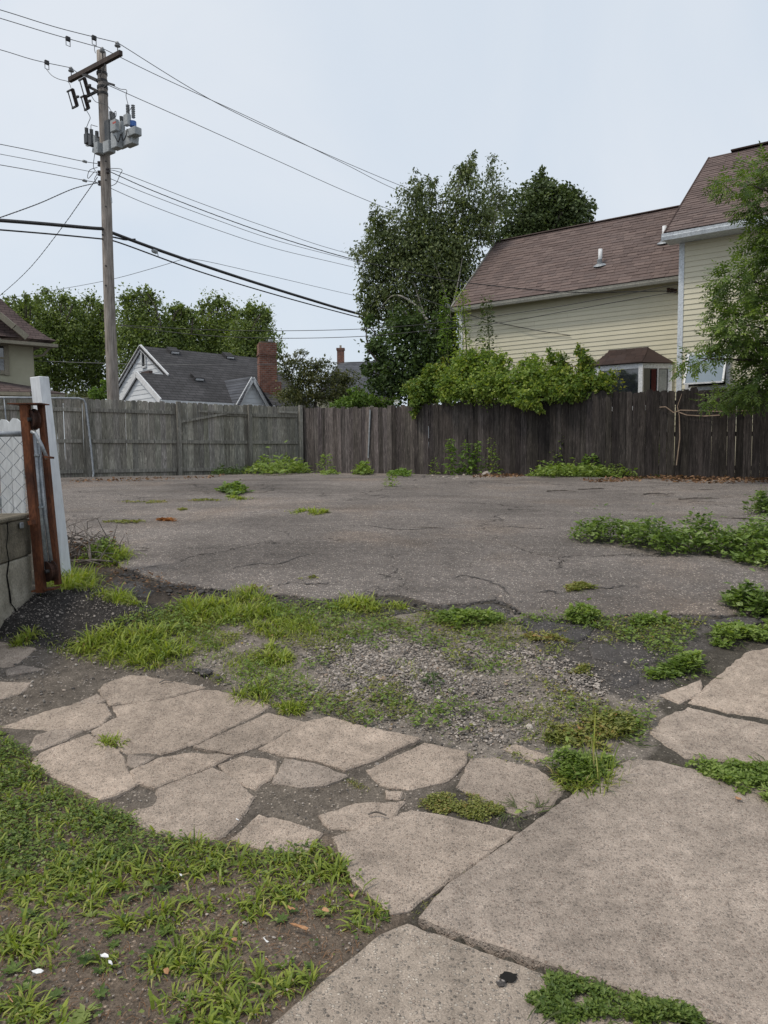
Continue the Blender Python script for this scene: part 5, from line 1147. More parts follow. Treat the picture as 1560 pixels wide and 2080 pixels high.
def blob_points(blobs, n, per=26, spread=.16, shell=.62):
    """leaf positions in clumps spread through ellipsoids (centre, radii)"""
    w = np.array([np.prod(r) ** (2 / 3) for c, r in blobs]); w = w / w.sum(); Ps = []; Cs = []; Os = []
    for (c, r), k in zip(blobs, w):
        m = max(2, int(n * k / per)); u_ = unit(rng.normal(size=(m, 3))); rad = shell + (1 - shell) * rng.random((m, 1)) ** .7
        rad = np.where(rng.random((m, 1)) < .22, rng.random((m, 1)) * shell, rad); rad = rad * (1 + .16 * rng.normal(size=(m, 1)))
        cc = np.asarray(c) + u_ * rad * np.asarray(r)
        q = np.repeat(cc, per, 0); off = rng.normal(size=q.shape) * np.mean(r) * spread; off[:, 2] *= .8
        Ps.append(q + off); Cs.append(np.repeat(rng.random(m), per)); Os.append(np.repeat(u_, per, 0))
    return np.vstack(Ps), np.concatenate(Cs), np.vstack(Os)
def pxblob(x, y, rx, ry, Y, dz=None): 
    c = U(x, y, Y); s = Y / FPX; return c, np.array([rx * s, (dz if dz else (rx + ry) / 2 * .9) * (s if not dz else 1), ry * s])
def limb(mb, a, b, r0_, r1_, bend=.12, n=6, sides=6):
    a, b = np.asarray(a, float), np.asarray(b, float); L = np.linalg.norm(b - a); t = np.linspace(0, 1, n)[:, None]
    off = rng.normal(size=3) * L * bend; P = a + (b - a) * t + off * np.sin(np.pi * t) + np.array([0, 0, L * .06]) * np.sin(np.pi * t)
    mb.tube(P, np.linspace(r0_, r1_, n), sides, cap=False)
def tree(name, label, cat, base, fork, blobs, mat, n, leaf, bark='bark', droop=.3, r=.16, group=None, per=26, spread=.16, aspect=.5, shell=.62, limbs=True, twigs=3):
    T = thing(name, label, cat, base, group)
    fork = [np.asarray(f, float) for f in fork]; mb = MB(); b0 = np.asarray(base, float) - (0, 0, .05)
    for f in fork:
        t = np.linspace(0, 1, 9)[:, None]; P = b0 + (f - b0) * t + np.array([.08, .05, 0]) * np.sin(t * 5 + f[0]) * np.linalg.norm(f - b0) * .1
        mb.tube(P, np.linspace(r, r * .6, 9), 9, cap=False)
    mb.build('trunk', M[bark], T, smooth=True)
    if limbs:
        mb = MB()
        for c, rr_ in blobs:
            f = min(fork, key=lambda q: np.linalg.norm(q - c)); limb(mb, f, c, r * .5, r * .14)
            for _ in range(twigs): u_ = unit(rng.normal(size=3)); limb(mb, c - (c - f) * .2, np.asarray(c) + u_ * np.asarray(rr_) * .85, r * .16, r * .04, n=4, sides=4)
        mb.build('branch', M[bark], T)
    P, C, O = blob_points(blobs, n, per, spread, shell); m = len(P)
    D = unit(rng.normal(size=(m, 3)) + O * .5 + np.array([0, 0, -droop])); N = unit(O * .6 + rng.normal(size=(m, 3)) * .7 + np.array([0, 0, .7]))
    Ls = leaf * rng.uniform(.65, 1.3, m)
    leaf_mesh('crown', T, mat, P, Ls, Ls * aspect, D, N, np.clip(.55 * C + .45 * rng.random(m) + rng.normal(0, .05, m), 0, 1))
    return T
def ground_at(x, y, Y): P = U(x, y, Y); P[2] = g(Y); return P

M['leaf_vine_mix'] = m_leaf('leaf_vine_mix', [(.05, .09, .02), (.09, .15, .03), (.15, .2, .035), (.25, .25, .045)], .35)
# ------------------------------------------------------------------ trees
YB = 23.0
bl = [pxblob(*q, YB) for q in [(872, 560, 92, 110), (800, 478, 56, 52), (855, 425, 44, 56), (762, 525, 46, 52), (940, 415, 42, 72), (846, 385, 16, 34), (782, 600, 46, 58), (850, 640, 78, 62), (925, 510, 62, 82), (985, 450, 36, 50), (940, 350, 20, 34), (955, 335, 12, 26), (752, 590, 28, 40), (765, 452, 22, 34), (890, 470, 50, 50), (905, 580, 60, 70), (880, 370, 12, 26), (748, 640, 18, 40), (825, 520, 60, 60)]]
birch = tree('birch_tree', 'tall multi-stemmed birch with pale stems beside the gable of the yellow house', 'tree', ground_at(890, 900, YB), [U(880, 545, YB), U(850, 600, YB - .5), U(930, 560, YB + .3), U(835, 640, YB - .6)], bl, 'leaf_birch', 40000, .11, 'birch_bark', droop=1.1, r=.085, per=24, spread=.15, aspect=.48, shell=.5)
mb = MB()
for pts in ([(928, 715), (918, 660), (905, 600), (885, 540), (868, 505)], [(875, 690), (862, 640), (845, 590)], [(868, 650), (838, 615), (800, 600), (770, 630)], [(905, 660), (925, 600), (940, 520)]):
    P = [U(x, y, YB - 1.2 + .25 * k) for k, (x, y) in enumerate(pts)]; mb.tube(smooth_path(P), np.linspace(.045, .012, len(smooth_path(P))), 7, cap=False)
mb.build('branch', M['birch_bark'], birch, smooth=True)
tree('birch_tree', 'thin-crowned birch top standing behind the tall birch', 'tree', ground_at(1000, 900, 26), [U(1000, 470, 26)], [pxblob(*q, 26) for q in [(1000, 385, 26, 44), (998, 345, 14, 28), (1012, 420, 24, 30), (985, 430, 20, 26), (1018, 395, 14, 22)]], 'leaf_birch', 1900, .10, 'birch_bark', droop=1.0, r=.06, per=9, spread=.2, aspect=.48, shell=.4)
tree('maple_tree', 'dark round-crowned tree rising behind the brown wing roof', 'tree', ground_at(1100, 900, 31), [U(1100, 520, 31)], [pxblob(*q, 31) for q in [(1070, 440, 50, 56), (1120, 425, 50, 46), (1095, 385, 30, 26), (1104, 356, 8, 16), (1155, 430, 42, 40), (1188, 452, 24, 16), (1140, 395, 22, 20), (1060, 490, 50, 36), (1130, 480, 60, 36), (1165, 410, 18, 18)]], 'leaf_maple', 19000, .14, droop=.3, r=.17, per=24, aspect=.75)
tree('mulberry_tree', 'dense dark green tree below the birch at the fence corner side', 'tree', ground_at(830, 900, 21.6), [U(835, 770, 21.6)], [pxblob(*q, 21.6) for q in [(830, 720, 70, 62), (785, 770, 42, 46), (765, 705, 26, 36), (880, 755, 52, 52), (820, 660, 46, 40), (905, 690, 34, 40), (745, 655, 10, 20), (750, 745, 14, 26), (855, 790, 70, 36), (915, 740, 34, 40), (900, 660, 24, 34)]], 'leaf_under', 15000, .105, r=.1, aspect=.7, shell=.55)
rows = [(38, 650, 46, 40), (112, 636, 48, 42), (186, 650, 40, 40), (285, 640, 46, 44), (366, 660, 36, 36), (440, 648, 42, 42), (514, 664, 36, 42)]
row_lab = ['leftmost tall green tree above the stucco roof', 'bright leafy tree left of the pole above the cottage gable', 'green tree directly behind the utility pole', 'tall green tree just right of the pole above the cottage ridge', 'green tree above the middle of the cottage roof', 'green tree left of the brick chimney top', 'rounded dark tree behind the brick chimney']
for k, ((x, y, rx, ry), lb) in enumerate(zip(rows, row_lab)):
    Yt = 47 + (k % 3) * 2.5; lo = 690 if k < 4 else 690
    blb = [pxblob(x, y, rx, ry, Yt), pxblob(x - rx * .4, y + ry * .9, rx * .9, ry, Yt - 1), pxblob(x + rx * .5, y + ry * 1.1, rx * .9, ry, Yt - .5), pxblob(x, y + ry * 2.0, rx * 1.1, ry * 1.1, Yt - 1.5), pxblob(x + 5, y + ry * 3.2, rx * 1.1, ry * 1.1, Yt - 1)]
    for j in range(14): xx_ = rng.uniform(-.95, .95); blb.append(pxblob(x + xx_ * rx, y - ry * (1 - .75 * xx_ ** 2) * rng.uniform(.6, 1.12), rx * rng.uniform(.08, .16), ry * rng.uniform(.15, .34), Yt + rng.normal(0, .8)))
    tree('row_tree', lb, 'tree', ground_at(x, 900, Yt), [U(x, y + ry * 2, Yt)], blb, 'leaf_row', 17000, .19, r=.2, group='row of trees beyond the cottage', per=18, spread=.2, aspect=.55, twigs=1, shell=.7)
tree('crabapple_tree', 'low spreading olive-green tree with flat layers beside the brick chimney', 'tree', ground_at(640, 900, 25), [U(640, 810, 25), U(600, 800, 25)], [pxblob(*q, 25) for q in [(600, 738, 34, 11), (646, 742, 40, 10), (612, 716, 17, 7), (655, 772, 54, 18), (592, 800, 36, 26), (622, 765, 40, 16), (700, 768, 30, 14), (690, 800, 40, 24), (575, 760, 14, 16), (640, 805, 60, 22), (570, 722, 12, 8)]], 'leaf_olive', 9500, .10, r=.07, per=22, spread=.2, aspect=.45, shell=.5)
tree('shrub', 'bright lime-green shrub peeking over the fence right of the corner', 'shrub', ground_at(725, 900, 21.2), [U(725, 830, 21.2)], [pxblob(*q, 21.2) for q in [(722, 810, 34, 14), (700, 818, 24, 10), (755, 815, 30, 12), (720, 795, 14, 10), (790, 818, 26, 10)]], 'leaf_lime', 2600, .085, r=.03, aspect=.6)
tree('shrub', 'small yellow-green bush at the foot of the utility pole', 'shrub', ground_at(205, 900, 20.5), [U(205, 830, 20.5)], [pxblob(*q, 20.5) for q in [(205, 795, 16, 14), (212, 782, 8, 8), (196, 805, 14, 8)]], 'leaf_lime', 700, .08, r=.02, aspect=.6)
tree('shrub', 'low rounded dark bush between the porch roof and the pole', 'shrub', ground_at(155, 900, 21.5), [U(155, 830, 21.5)], [pxblob(*q, 21.5) for q in [(155, 808, 34, 10), (135, 812, 22, 8), (180, 812, 18, 7)]], 'leaf_olive', 1300, .08, r=.03, aspect=.4)
# shrubs and vines over the dark fence
def fY(x): return 20.3 * 1940 / (x + 1328)
def fblobs(lst): return [(U(x, y, fY(x) + dy), np.array([rx, (rx + ry) * .45, ry]) * fY(x) / FPX) for x, y, rx, ry, dy in lst]
tree('vine_shrub', 'yellowing vine spilling over the fence at the left end of the hedge', 'shrub', ground_at(860, 900, fY(860) + .5), [U(865, 820, fY(860) + .5)], fblobs([(862, 790, 36, 28, .2), (848, 815, 20, 18, -.1), (920, 780, 30, 26, .2), (890, 770, 34, 26, .4), (842, 838, 9, 12, -.15), (905, 790, 26, 20, .1), (880, 750, 18, 14, .4)]), 'leaf_vine_mix', 7500, .07, r=.03, per=18, aspect=.75, shell=.6)
tree('vine_shrub', 'green climbing shrub filling the middle of the hedge on the fence', 'shrub', ground_at(960, 900, fY(960) + .5), [U(960, 820, fY(960) + .5)], fblobs([(950, 770, 48, 40, .3), (925, 800, 36, 24, -.05), (985, 790, 46, 32, .0), (1010, 760, 38, 36, .4), (960, 735, 36, 20, .5), (985, 722, 14, 14, .5), (935, 740, 20, 16, .5), (1020, 735, 16, 18, .5)]), 'leaf_vine', 11000, .07, r=.035, per=18, aspect=.75, shell=.6)
tree('vine_shrub', 'deep green vine drooping over the fence under the yellow siding', 'shrub', ground_at(1060, 900, fY(1060) + .5), [U(1060, 820, fY(1060) + .5)], fblobs([(1060, 780, 44, 34, .1), (1080, 810, 36, 20, -.15), (1045, 815, 22, 14, -.2), (1090, 765, 40, 34, .3), (1075, 735, 20, 14, .5), (1090, 832, 10, 9, -.2), (1115, 785, 34, 30, .1), (1135, 770, 26, 30, .2), (1020, 790, 30, 26, .1)]), 'leaf_vine', 10000, .07, r=.035, per=18, aspect=.75, shell=.6)
tree('vine_shrub', 'yellow-green vine with upright shoots in front of the bay window', 'shrub', ground_at(1180, 900, fY(1180) + .4), [U(1180, 810, fY(1180) + .4)], fblobs([(1150, 775, 32, 28, .2), (1185, 785, 36, 20, .1), (1190, 735, 14, 26, .3), (1140, 740, 16, 26, .4), (1225, 790, 22, 14, .1), (1185, 760, 18, 24, .3), (1240, 770, 8, 16, .2), (1120, 725, 8, 18, .4), (1180, 712, 10, 12, .4), (1210, 775, 24, 22, .2), (1160, 800, 40, 16, -.05)]), 'leaf_vine_mix', 7500, .068, r=.03, per=16, aspect=.7, shell=.5)
def sapling(name, label, cat, base, top, nl, leaf, mat, group=None, wid=.25, stem_r=.012, aspect=.5, start=.15):
    """upright stem with paired leaves; used for saplings and tall weeds"""
    T = thing(name, label, cat, base, group); b, t_ = np.asarray(base, float), np.asarray(top, float)
    L = np.linalg.norm(t_ - b); P = smooth_path([b - (0, 0, .02), b + (t_ - b) * .5 + rng.normal(size=3) * L * .04, t_], 5)
    MB().tube(P, np.linspace(stem_r, stem_r * .3, len(P)), 5).build('stem', M['stem'], T)
    k = rng.uniform(start, 1, nl); a = rng.random(nl) * 6.283; taper = (1.15 - k * .8)
    rad = wid * taper * rng.random(nl) ** .7
    pos = b + (t_ - b) * k[:, None] + np.stack([np.cos(a) * rad, np.sin(a) * rad, rng.normal(0, .03, nl) * L], 1)
    D = np.stack([np.cos(a), np.sin(a), rng.uniform(-.5, .4, nl)], 1) + rng.normal(0, .3, (nl, 3)); N = np.tile([0, 0, 1.0], (nl, 1)) + rng.normal(0, .4, (nl, 3))
    Ls = leaf * rng.uniform(.6, 1.25, nl) * (.6 + .5 * taper)
    leaf_mesh('foliage', T, mat, pos, Ls, Ls * aspect, D, N, np.clip(rng.normal(.5, .24, nl), 0, 1)); return T
sapling('sapling', 'thin leafy sapling standing at the left corner of the yellow wall', 'sapling', ground_at(940, 900, 19.2), U(938, 590, 19.2), 1100, .1, 'leaf_vine', wid=.45, stem_r=.03, start=.45)
sapling('sapling', 'dark slender sapling against the yellow siding', 'sapling', ground_at(985, 900, 18.7), U(988, 612, 18.7), 620, .11, 'leaf_maple', wid=.42, stem_r=.025, start=.5, aspect=.6)
sapling('sapling', 'bright green shoot rising above the dark tree beneath the birch', 'sapling', ground_at(905, 900, 20.2), U(903, 600, 20.2), 520, .1, 'leaf_lime', wid=.3, stem_r=.025, start=.7, aspect=.6)
for k, (x, y0, y1, m_) in enumerate(((955, 740, 695, 'leaf_vine'), (985, 735, 690, 'leaf_vine'), (1018, 745, 708, 'leaf_vine'), (1140, 750, 712, 'leaf_vine_yellow'), (1182, 745, 695, 'leaf_vine_yellow'), (1066, 750, 715, 'leaf_vine'), (1250, 790, 745, 'leaf_vine_yellow'), (905, 765, 720, 'leaf_vine_yellow'))):
    Yh = fY(x) + .35; nm_ = ['leftmost', 'second', 'third', 'sixth', 'seventh', 'fifth', 'rightmost', 'yellowish'][k]
    sapling('hedge_shoot', {'leftmost': 'upright green shoot above the hedge, left of a close pair', 'second': 'upright green shoot above the hedge, right of a close pair', 'third': 'upright green shoot above the middle of the hedge', 'sixth': 'yellow-green shoot left of the bay window roof', 'seventh': 'tallest yellow-green shoot just left of the bay window roof', 'fifth': 'upright green shoot where the hedge dips in the middle', 'rightmost': 'short shoot in front of the large bay window pane', 'yellowish': 'yellowing shoot above the left end of the hedge'}[nm_], 'shoot', U(x, y0 + 60, Yh), U(x + rng.uniform(-6, 6), y1, Yh), 90, .085, m_, 'shoots rising from the hedge', .22, .008, .6, .3)
fl = thing('white_flower', 'single white flower above the fence near the yellowing vine', 'flower', U(805, 818, 20)); 
a = np.linspace(0, 6.283, 6)[:-1]; Pp = np.tile(U(805, 816, 20), (5, 1)); leaf_mesh('petal', fl, 'petal', Pp, np.full(5, .08), np.full(5, .07), np.stack([np.cos(a), np.full(5, -.4), np.sin(a)], 1), np.tile([0, -1.0, 0], (5, 1)), rng.random(5))
# ash tree leaning in at the right
YA = 12.6
ash_px = [(1545, 345, 34, 26), (1500, 372, 34, 16), (1470, 375, 20, 10), (1555, 400, 34, 34), (1520, 425, 24, 22), (1560, 470, 30, 40), (1530, 520, 24, 32), (1480, 560, 30, 22), (1505, 600, 40, 34), (1460, 575, 16, 14), (1460, 630, 18, 26), (1550, 580, 34, 50), (1500, 660, 44, 36), (1550, 680, 40, 50), (1455, 690, 28, 18), (1490, 702, 40, 18), (1418, 728, 26, 10), (1400, 745, 18, 10), (1548, 745, 38, 44), (1518, 782, 26, 22), (1450, 815, 24, 12), (1480, 805, 36, 16), (1530, 800, 40, 24), (1640, 500, 70, 130), (1630, 700, 70, 100), (1660, 380, 70, 80)]
AT = thing('ash_tree', 'leafy green tree with feathery leaflets hanging over the fence at the right edge', 'tree', ground_at(1750, 1000, YA))
ab = np.array([U(1750, 900, YA)[0], YA, g(YA)]); fk = U(1720, 700, YA + .2)
MB().tube(smooth_path([ab - (0, 0, .05), ab + (fk - ab) * .5 + (.05, 0, 0), fk, U(1700, 420, YA + .4), U(1690, 250, YA + .4)]), np.linspace(.17, .05, 25), 10, cap=False).build('trunk', M['bark'], AT, smooth=True)
mb = MB(); allV = []; rl = []; blv = [(U(x, y, YA + rng.normal(0, .35)), np.array([rx, (rx + ry) * .6, ry]) * YA / FPX) for x, y, rx, ry in ash_px]
LP, LL, LD_, LN, LR = [], [], [], [], []
for c, r_ in blv:
    src = np.array([U(1700, 0, YA)[0], YA + .3, max(fk[2] - .3, c[2] - .7)]); limb(mb, src, c, .035, .008, .06, 7, 5)
    nf = max(6, int(np.prod(r_) ** (2 / 3) * 1150))
    for _ in range(nf):
        u_ = unit(rng.normal(size=3)); o = np.asarray(c) + u_ * r_ * (.35 + .65 * rng.random() ** .6); d = unit(u_ * .6 + np.array([-.35, -.1, -.25]) + rng.normal(size=3) * .35); d[2] -= .15; d = unit(d)
        side = unit(np.cross(d, np.array([0, 0, 1.0]) + rng.normal(size=3) * .35)); up_ = np.cross(side, d); fl_ = rng.uniform(.16, .26); cr_ = rng.random(); np_ = 4
        for k in range(np_):
            for sg in (-1, 1):
                LP.append(o + d * fl_ * (k + .6) / np_); LD_.append(side * sg + d * .75 + np.array([0, 0, -.25])); LL.append(rng.uniform(.065, .095)); LN.append(up_ + rng.normal(size=3) * .25); LR.append(.65 * cr_ + .35 * rng.random())
        LP.append(o + d * fl_); LD_.append(d); LL.append(.08); LN.append(up_); LR.append(cr_)
mb.build('branch', M['bark'], AT)
LL = np.array(LL); leaf_mesh('crown', AT, 'leaf_ash', np.array(LP), LL, LL * .36, np.array(LD_), np.array(LN), np.array(LR), .08)

M['dead_needles'] = m_leaf('dead_needles', [(.25, .1, .035), (.38, .16, .05), (.45, .22, .08)], .1, .8)
# ------------------------------------------------------------------ ground plants
def elli(x, y, rx, ry, n=18): 
    t = np.linspace(0, 2 * np.pi, n + 1)[:-1]; k = 1 + .16 * np.sin(3 * t + x) + .1 * np.sin(5 * t + y); return gpoly([(x + rx * c * q, y + ry * s * q) for c, s, q in zip(np.cos(t), np.sin(t), k)])
def zlift(P):                                       # plants rooted on the soil, or on the pier's mound
    z = g(P[:, 1]); ins = inpoly(P, mound); il = inpoly(P, lotpoly); z = np.where(il, lotz(P) + .006, z); return z + ins * np.minimum(edgedist(P, mound), .2) * .28 - .008
def blades(name, parent, mat, P, Ln, Wd, lean, az=None, rbase=0.0, rspan=1.0):
    n = len(P); az = rng.random(n) * 6.283 if az is None else az
    h = np.stack([np.cos(az), np.sin(az), 0 * az], 1); s = np.stack([-np.sin(az), np.cos(az), 0 * az], 1); tw = rng.normal(0, .5, n)[:, None]; s = unit(s + h * tw)
    root = np.column_stack([P, zlift(P)]); Vs = []
    for t, wf in ((0, .75), (.45, 1.0), (.8, .7), (1.0, .06)):
        a = lean * t * 1.25; c = root + h * (Ln * t * np.sin(a))[:, None] + np.array([0, 0, 1.0]) * (Ln * t * np.cos(a))[:, None]
        Vs += [c - s * (Wd * wf / 2)[:, None], c + s * (Wd * wf / 2)[:, None]]
    V = np.stack(Vs, 1).reshape(-1, 3); i = np.arange(n)[:, None] * 8
    Q = np.concatenate([i + np.array([[0, 1, 3, 2]]), i + np.array([[2, 3, 5, 4]]), i + np.array([[4, 5, 7, 6]])], 1).reshape(-1, 4)
    cl = rbase + rspan * rng.beta(2.2, 2.2, n); me = fastmesh(name, V - base_of(parent), Q, M[mat], np.repeat(np.clip(cl, 0, 1), 3))
    return prop(link(name, me, parent), kind='stuff')
def tuft(label, px, n, ln, wd, mat='grass_bright', group='grass clumps', name='grass_clump', lean=(.3, 1.5), clumps=None):
    poly = elli(*px); c = poly.mean(0); T = thing(name, label, 'grass', (c[0], c[1], g(c[1])), group)
    k = clumps or max(3, int(n / 45)); cen = sample_poly(poly, k); d0 = edgedist(cen, poly); q = rng.integers(0, k, n)
    P = cen[q] + rng.normal(0, .012, (n, 2)) * (1 + 8 * ln); out = P - cen[q]; az = np.arctan2(out[:, 1], out[:, 0]) + rng.normal(0, .6, n)
    Ln = .62 * ln * rng.uniform(.35, 1.15, n) * (.75 + .5 * rng.random(k))[q]; le = rng.uniform(*lean, n)
    kd = rng.random(n) < .1; blades('dry_blades', T, 'dead_leaf', P[kd], Ln[kd], wd * rng.uniform(.4, .7, kd.sum()), np.minimum(le[kd] + .3, 1.5), az[kd], .4, .6)
    P2_, kk = sample_poly(elli(px[0], px[1], px[2] * 1.35, px[3] * 1.35), n // 2), n // 2; P2_ = P2_[off_slabs(P2_)]; kk = len(P2_)
    if kk and ln < .3: blades('short_blades', T, 'grass_lawn', P2_, .3 * ln * rng.uniform(.5, 1.3, kk), wd * rng.uniform(.6, 1.0, kk), rng.uniform(.5, 1.5, kk))
    blades('blades', T, mat, P, Ln, 1.35 * wd * rng.uniform(.6, 1.2, n), le, az); return T
G_ = 'grass clumps in the worn driveway'
TU = [('large bright grass clump beside the black crumbs in front of the pier', (275, 1318, 105, 34), 1500, .17, .007), ('widest bright grass clump on the edge of the asphalt', (470, 1240, 92, 28), 1300, .17, .007), ('yellow-green grass patch below the widest clump', (575, 1275, 70, 22), 700, .12, .006),
      ('small bright clump in the middle of the gravel edge', (545, 1335, 50, 16), 480, .11, .007), ('round bright clump on the asphalt crack', (722, 1236, 46, 12), 520, .15, .007), ('tiny bright tuft at the upper corner of the cracked slabs', (588, 1436, 26, 10), 330, .085, .005),
      ('loose grass clump by the foot of the rusty frame', (238, 1226, 42, 13), 380, .14, .007), ('tall grass around the foot of the white post', (150, 1192, 38, 20), 650, .24, .008), ('thin upright grass tuft left of the gravel', (515, 1412, 22, 12), 150, .12, .005), ('short grass row on the crack right of the round clump', (800, 1236, 22, 7), 130, .1, .006),
      ('pale tuft of grass on the far asphalt, right of two', (643, 1050, 15, 5), 240, .12, .01), ('pale tuft of grass on the far asphalt, left of two', (600, 1048, 17, 4), 160, .08, .01), ('bright low grass in front of the far leafy weed', (485, 1018, 24, 4), 220, .1, .012), ('scruffy grass next to the dead branches', (225, 1135, 32, 16), 420, .2, .007),
      ('small tuft rooted in the left crack of the slabs', (222, 1512, 20, 8), 240, .065, .005), ('wispy grass at the foot of the block pier', (60, 1305, 50, 10), 170, .11, .006)]
for lb, px, n, ln, wd in TU: tuft(lb, px, n, ln, wd, group=G_)
tuft('tall bushy grass tuft with long blades between driveway and sidewalk', (1185, 1592, 44, 18), 420, .13, .0055, 'grass_lawn', group=None)
tuft('long thin seed-head blades rising from the bushy tuft', (1215, 1590, 14, 8), 24, .36, .005, 'grass_lawn', group=None, lean=(.05, .45))
def mat_plant(label, poly, n, h, leaf, mat, cat='weed', name='weed_patch', group=None, aspect=.5, up=.9, kind=None, soft=.12):
    """mounded leafy plants on the ground inside a polygon"""
    c = poly.mean(0); T = thing(name, label, cat, (c[0], c[1], g(c[1])), group)
    if kind: T['kind'] = kind
    P = sample_poly(poly, int(n * 3.2)); d = edgedist(P, poly); ed = np.minimum(d / soft, 1) + .45 * vnoise(P[:, 0], P[:, 1], 12, 4) + .4 * vnoise(P[:, 0], P[:, 1], 33, 6) + rng.normal(0, .12, len(P))
    kp = (ed > (.3 if h > .12 else .6)) & (rng.random(len(P)) < np.clip((ed - (.3 if h > .12 else .6)) * 2.2 + .12, 0, 1)); P, d = P[kp][:n], d[kp][:n]; n = len(P); pr = np.clip(d / soft, .12, 1) ** .6
    lump = .7 + .45 * vnoise(P[:, 0], P[:, 1], 7, 3) + .2 * vnoise(P[:, 0], P[:, 1], 19, 5)
    z = zlift(P) + .006 + h * pr * np.clip(lump + .25 * rng.normal(size=n) * (rng.random(n) < .15), .1, 2) * rng.random(n) ** .5
    pos = np.column_stack([P, z]); az = rng.random(n) * 6.283
    D = np.stack([np.cos(az), np.sin(az), rng.uniform(-.3, .7, n)], 1); N = np.array([0, 0, 1.0]) * up + rng.normal(0, .45, (n, 3)); Ls = leaf * np.clip(rng.lognormal(-.12, .38, n), .35, 2.0)
    cl = np.clip(.5 + .25 * vnoise(P[:, 0], P[:, 1], 9, 7) + rng.normal(0, .2, n), 0, 1)
    leaf_mesh('foliage', T, mat, pos, Ls, Ls * aspect, D, N, cl); 
    if h <= .12 and h > .02:
        mb = MB(); e_ = ccw(poly)
        for q in range(26):
            i_ = int(rng.integers(len(e_))); p0 = e_[i_] + (c - e_[i_]) * rng.uniform(.1, .5); v_ = (p0 - c) / (np.linalg.norm(p0 - c) + 1e-6); a_ = math.atan2(v_[1], v_[0]) + rng.normal(0, .6); L_ = rng.uniform(.03, .1); pt = [p0 + np.array([math.cos(a_ + k_ * .15), math.sin(a_ + k_ * .15)]) * L_ * k_ / 3 for k_ in range(4)]
            mb.tube([(x_, y_, g(y_) + .008 + .004 * (k_ % 2)) for k_, (x_, y_) in enumerate(pt)], [.0022, .002, .0017, .001], 4, cap=False)
        mb.build('runners', M['stem'], T, kind='stuff')
    if h > .12:
        mb = MB()
        for q in range(0, min(n, 420), 3):
            a = pos[q].copy(); b = a.copy(); a[2] = g(a[1]) - .01; b[:2] += rng.normal(0, .03, 2); mb.tube([a, b], [.003, .0015], 4, cap=False)
        mb.build('stems', M['stem'], T, kind='stuff')
    return T
Gw = 'leafy weed beds on the right of the lot'
mat_plant('long dense bed of leafy weeds across the right side of the asphalt', gpoly([(1150, 1098), (1170, 1090), (1300, 1098), (1400, 1108), (1480, 1112), (1620, 1100), (1700, 1140), (1620, 1175), (1545, 1165), (1440, 1140), (1330, 1138), (1240, 1115), (1165, 1112)]), 10500, .30, .042, 'leaf_knot', group=Gw, soft=.22)
mat_plant('leafy weed clump at the right edge below the long weed bed', gpoly([(1465, 1225), (1490, 1222), (1560, 1225), (1640, 1235), (1640, 1262), (1540, 1262), (1480, 1250)]), 3800, .24, .036, 'leaf_knot', group=Gw, soft=.16)
mat_plant('leafy weed clump at the right edge above the long weed bed', gpoly([(1502, 1048), (1530, 1042), (1660, 1040), (1660, 1056), (1520, 1054)]), 2600, .34, .05, 'leaf_knot', group=Gw, soft=.25)
mat_plant('low leafy weed strip along the sidewalk edge at the right', gpoly([(1420, 1290), (1480, 1268), (1640, 1258), (1640, 1300), (1500, 1325), (1440, 1312)]), 3000, .07, .03, 'leaf_weed', group=Gw, soft=.1)
mat_plant('leafy weeds spread over the broken asphalt beside the sidewalk slab', gpoly([(1290, 1385), (1330, 1345), (1420, 1325), (1450, 1345), (1440, 1375), (1360, 1392)]), 2400, .075, .028, 'leaf_weed', group=Gw, soft=.1)
mat_plant('pale leafy weeds straddling the crack right of centre', gpoly([(1128, 1262), (1160, 1245), (1215, 1245), (1240, 1260), (1220, 1278), (1150, 1280)]), 1200, .1, .03, 'leaf_weed', soft=.1)
mat_plant('thin leafy weeds along the long crack by the right weed clump', gpoly([(1262, 1266), (1320, 1252), (1400, 1262), (1380, 1278), (1290, 1280)]), 800, .07, .03, 'leaf_weed', soft=.1)
mat_plant('spreading green weeds on the front edge of the asphalt', gpoly([(860, 1262), (900, 1238), (980, 1240), (1040, 1262), (1010, 1285), (920, 1285)]), 1900, .07, .026, 'leaf_weed', soft=.1)
mat_plant('yellowish creeping mat on the gravel edge right of centre', gpoly([(1030, 1300), (1060, 1278), (1150, 1290), (1170, 1308), (1110, 1322)]), 1500, .03, .018, 'leaf_mat', soft=.1)
mat_plant('round olive creeping mat beside the broken asphalt chunk', elli(1195, 1358, 45, 18), 1500, .02, .014, 'leaf_mat', soft=.08)
mat_plant('round flat olive mat alone on the asphalt', elli(1182, 1197, 46, 12), 1800, .025, .016, 'leaf_mat', soft=.08)
mat_plant('flat mossy mat covering slab joints in the driveway centre', gpoly([(838, 1625), (880, 1605), (960, 1602), (1010, 1625), (1060, 1645), (1020, 1672), (940, 1668), (860, 1650)]), 3400, .018, .011, 'leaf_mat', soft=.05)
mat_plant('small bright weed at the right end of the mossy mat', gpoly([(1015, 1660), (1040, 1638), (1100, 1640), (1105, 1655), (1050, 1672)]), 420, .035, .022, 'leaf_weed', soft=.05)
mat_plant('green weed bed on the right sidewalk joint', gpoly([(1355, 1552), (1420, 1535), (1560, 1545), (1700, 1590), (1700, 1700), (1560, 1660), (1460, 1612), (1400, 1572)]), 7500, .05, .018, 'leaf_weed', soft=.08)
mat_plant('weed mat with clover filling the notch of the nearest slab', gpoly([(1060, 2040), (1085, 1990), (1130, 1970), (1210, 1988), (1300, 2020), (1420, 2035), (1460, 2075), (1440, 2100), (1240, 2095), (1100, 2075)]), 8500, .03, .012, 'clover', soft=.05)
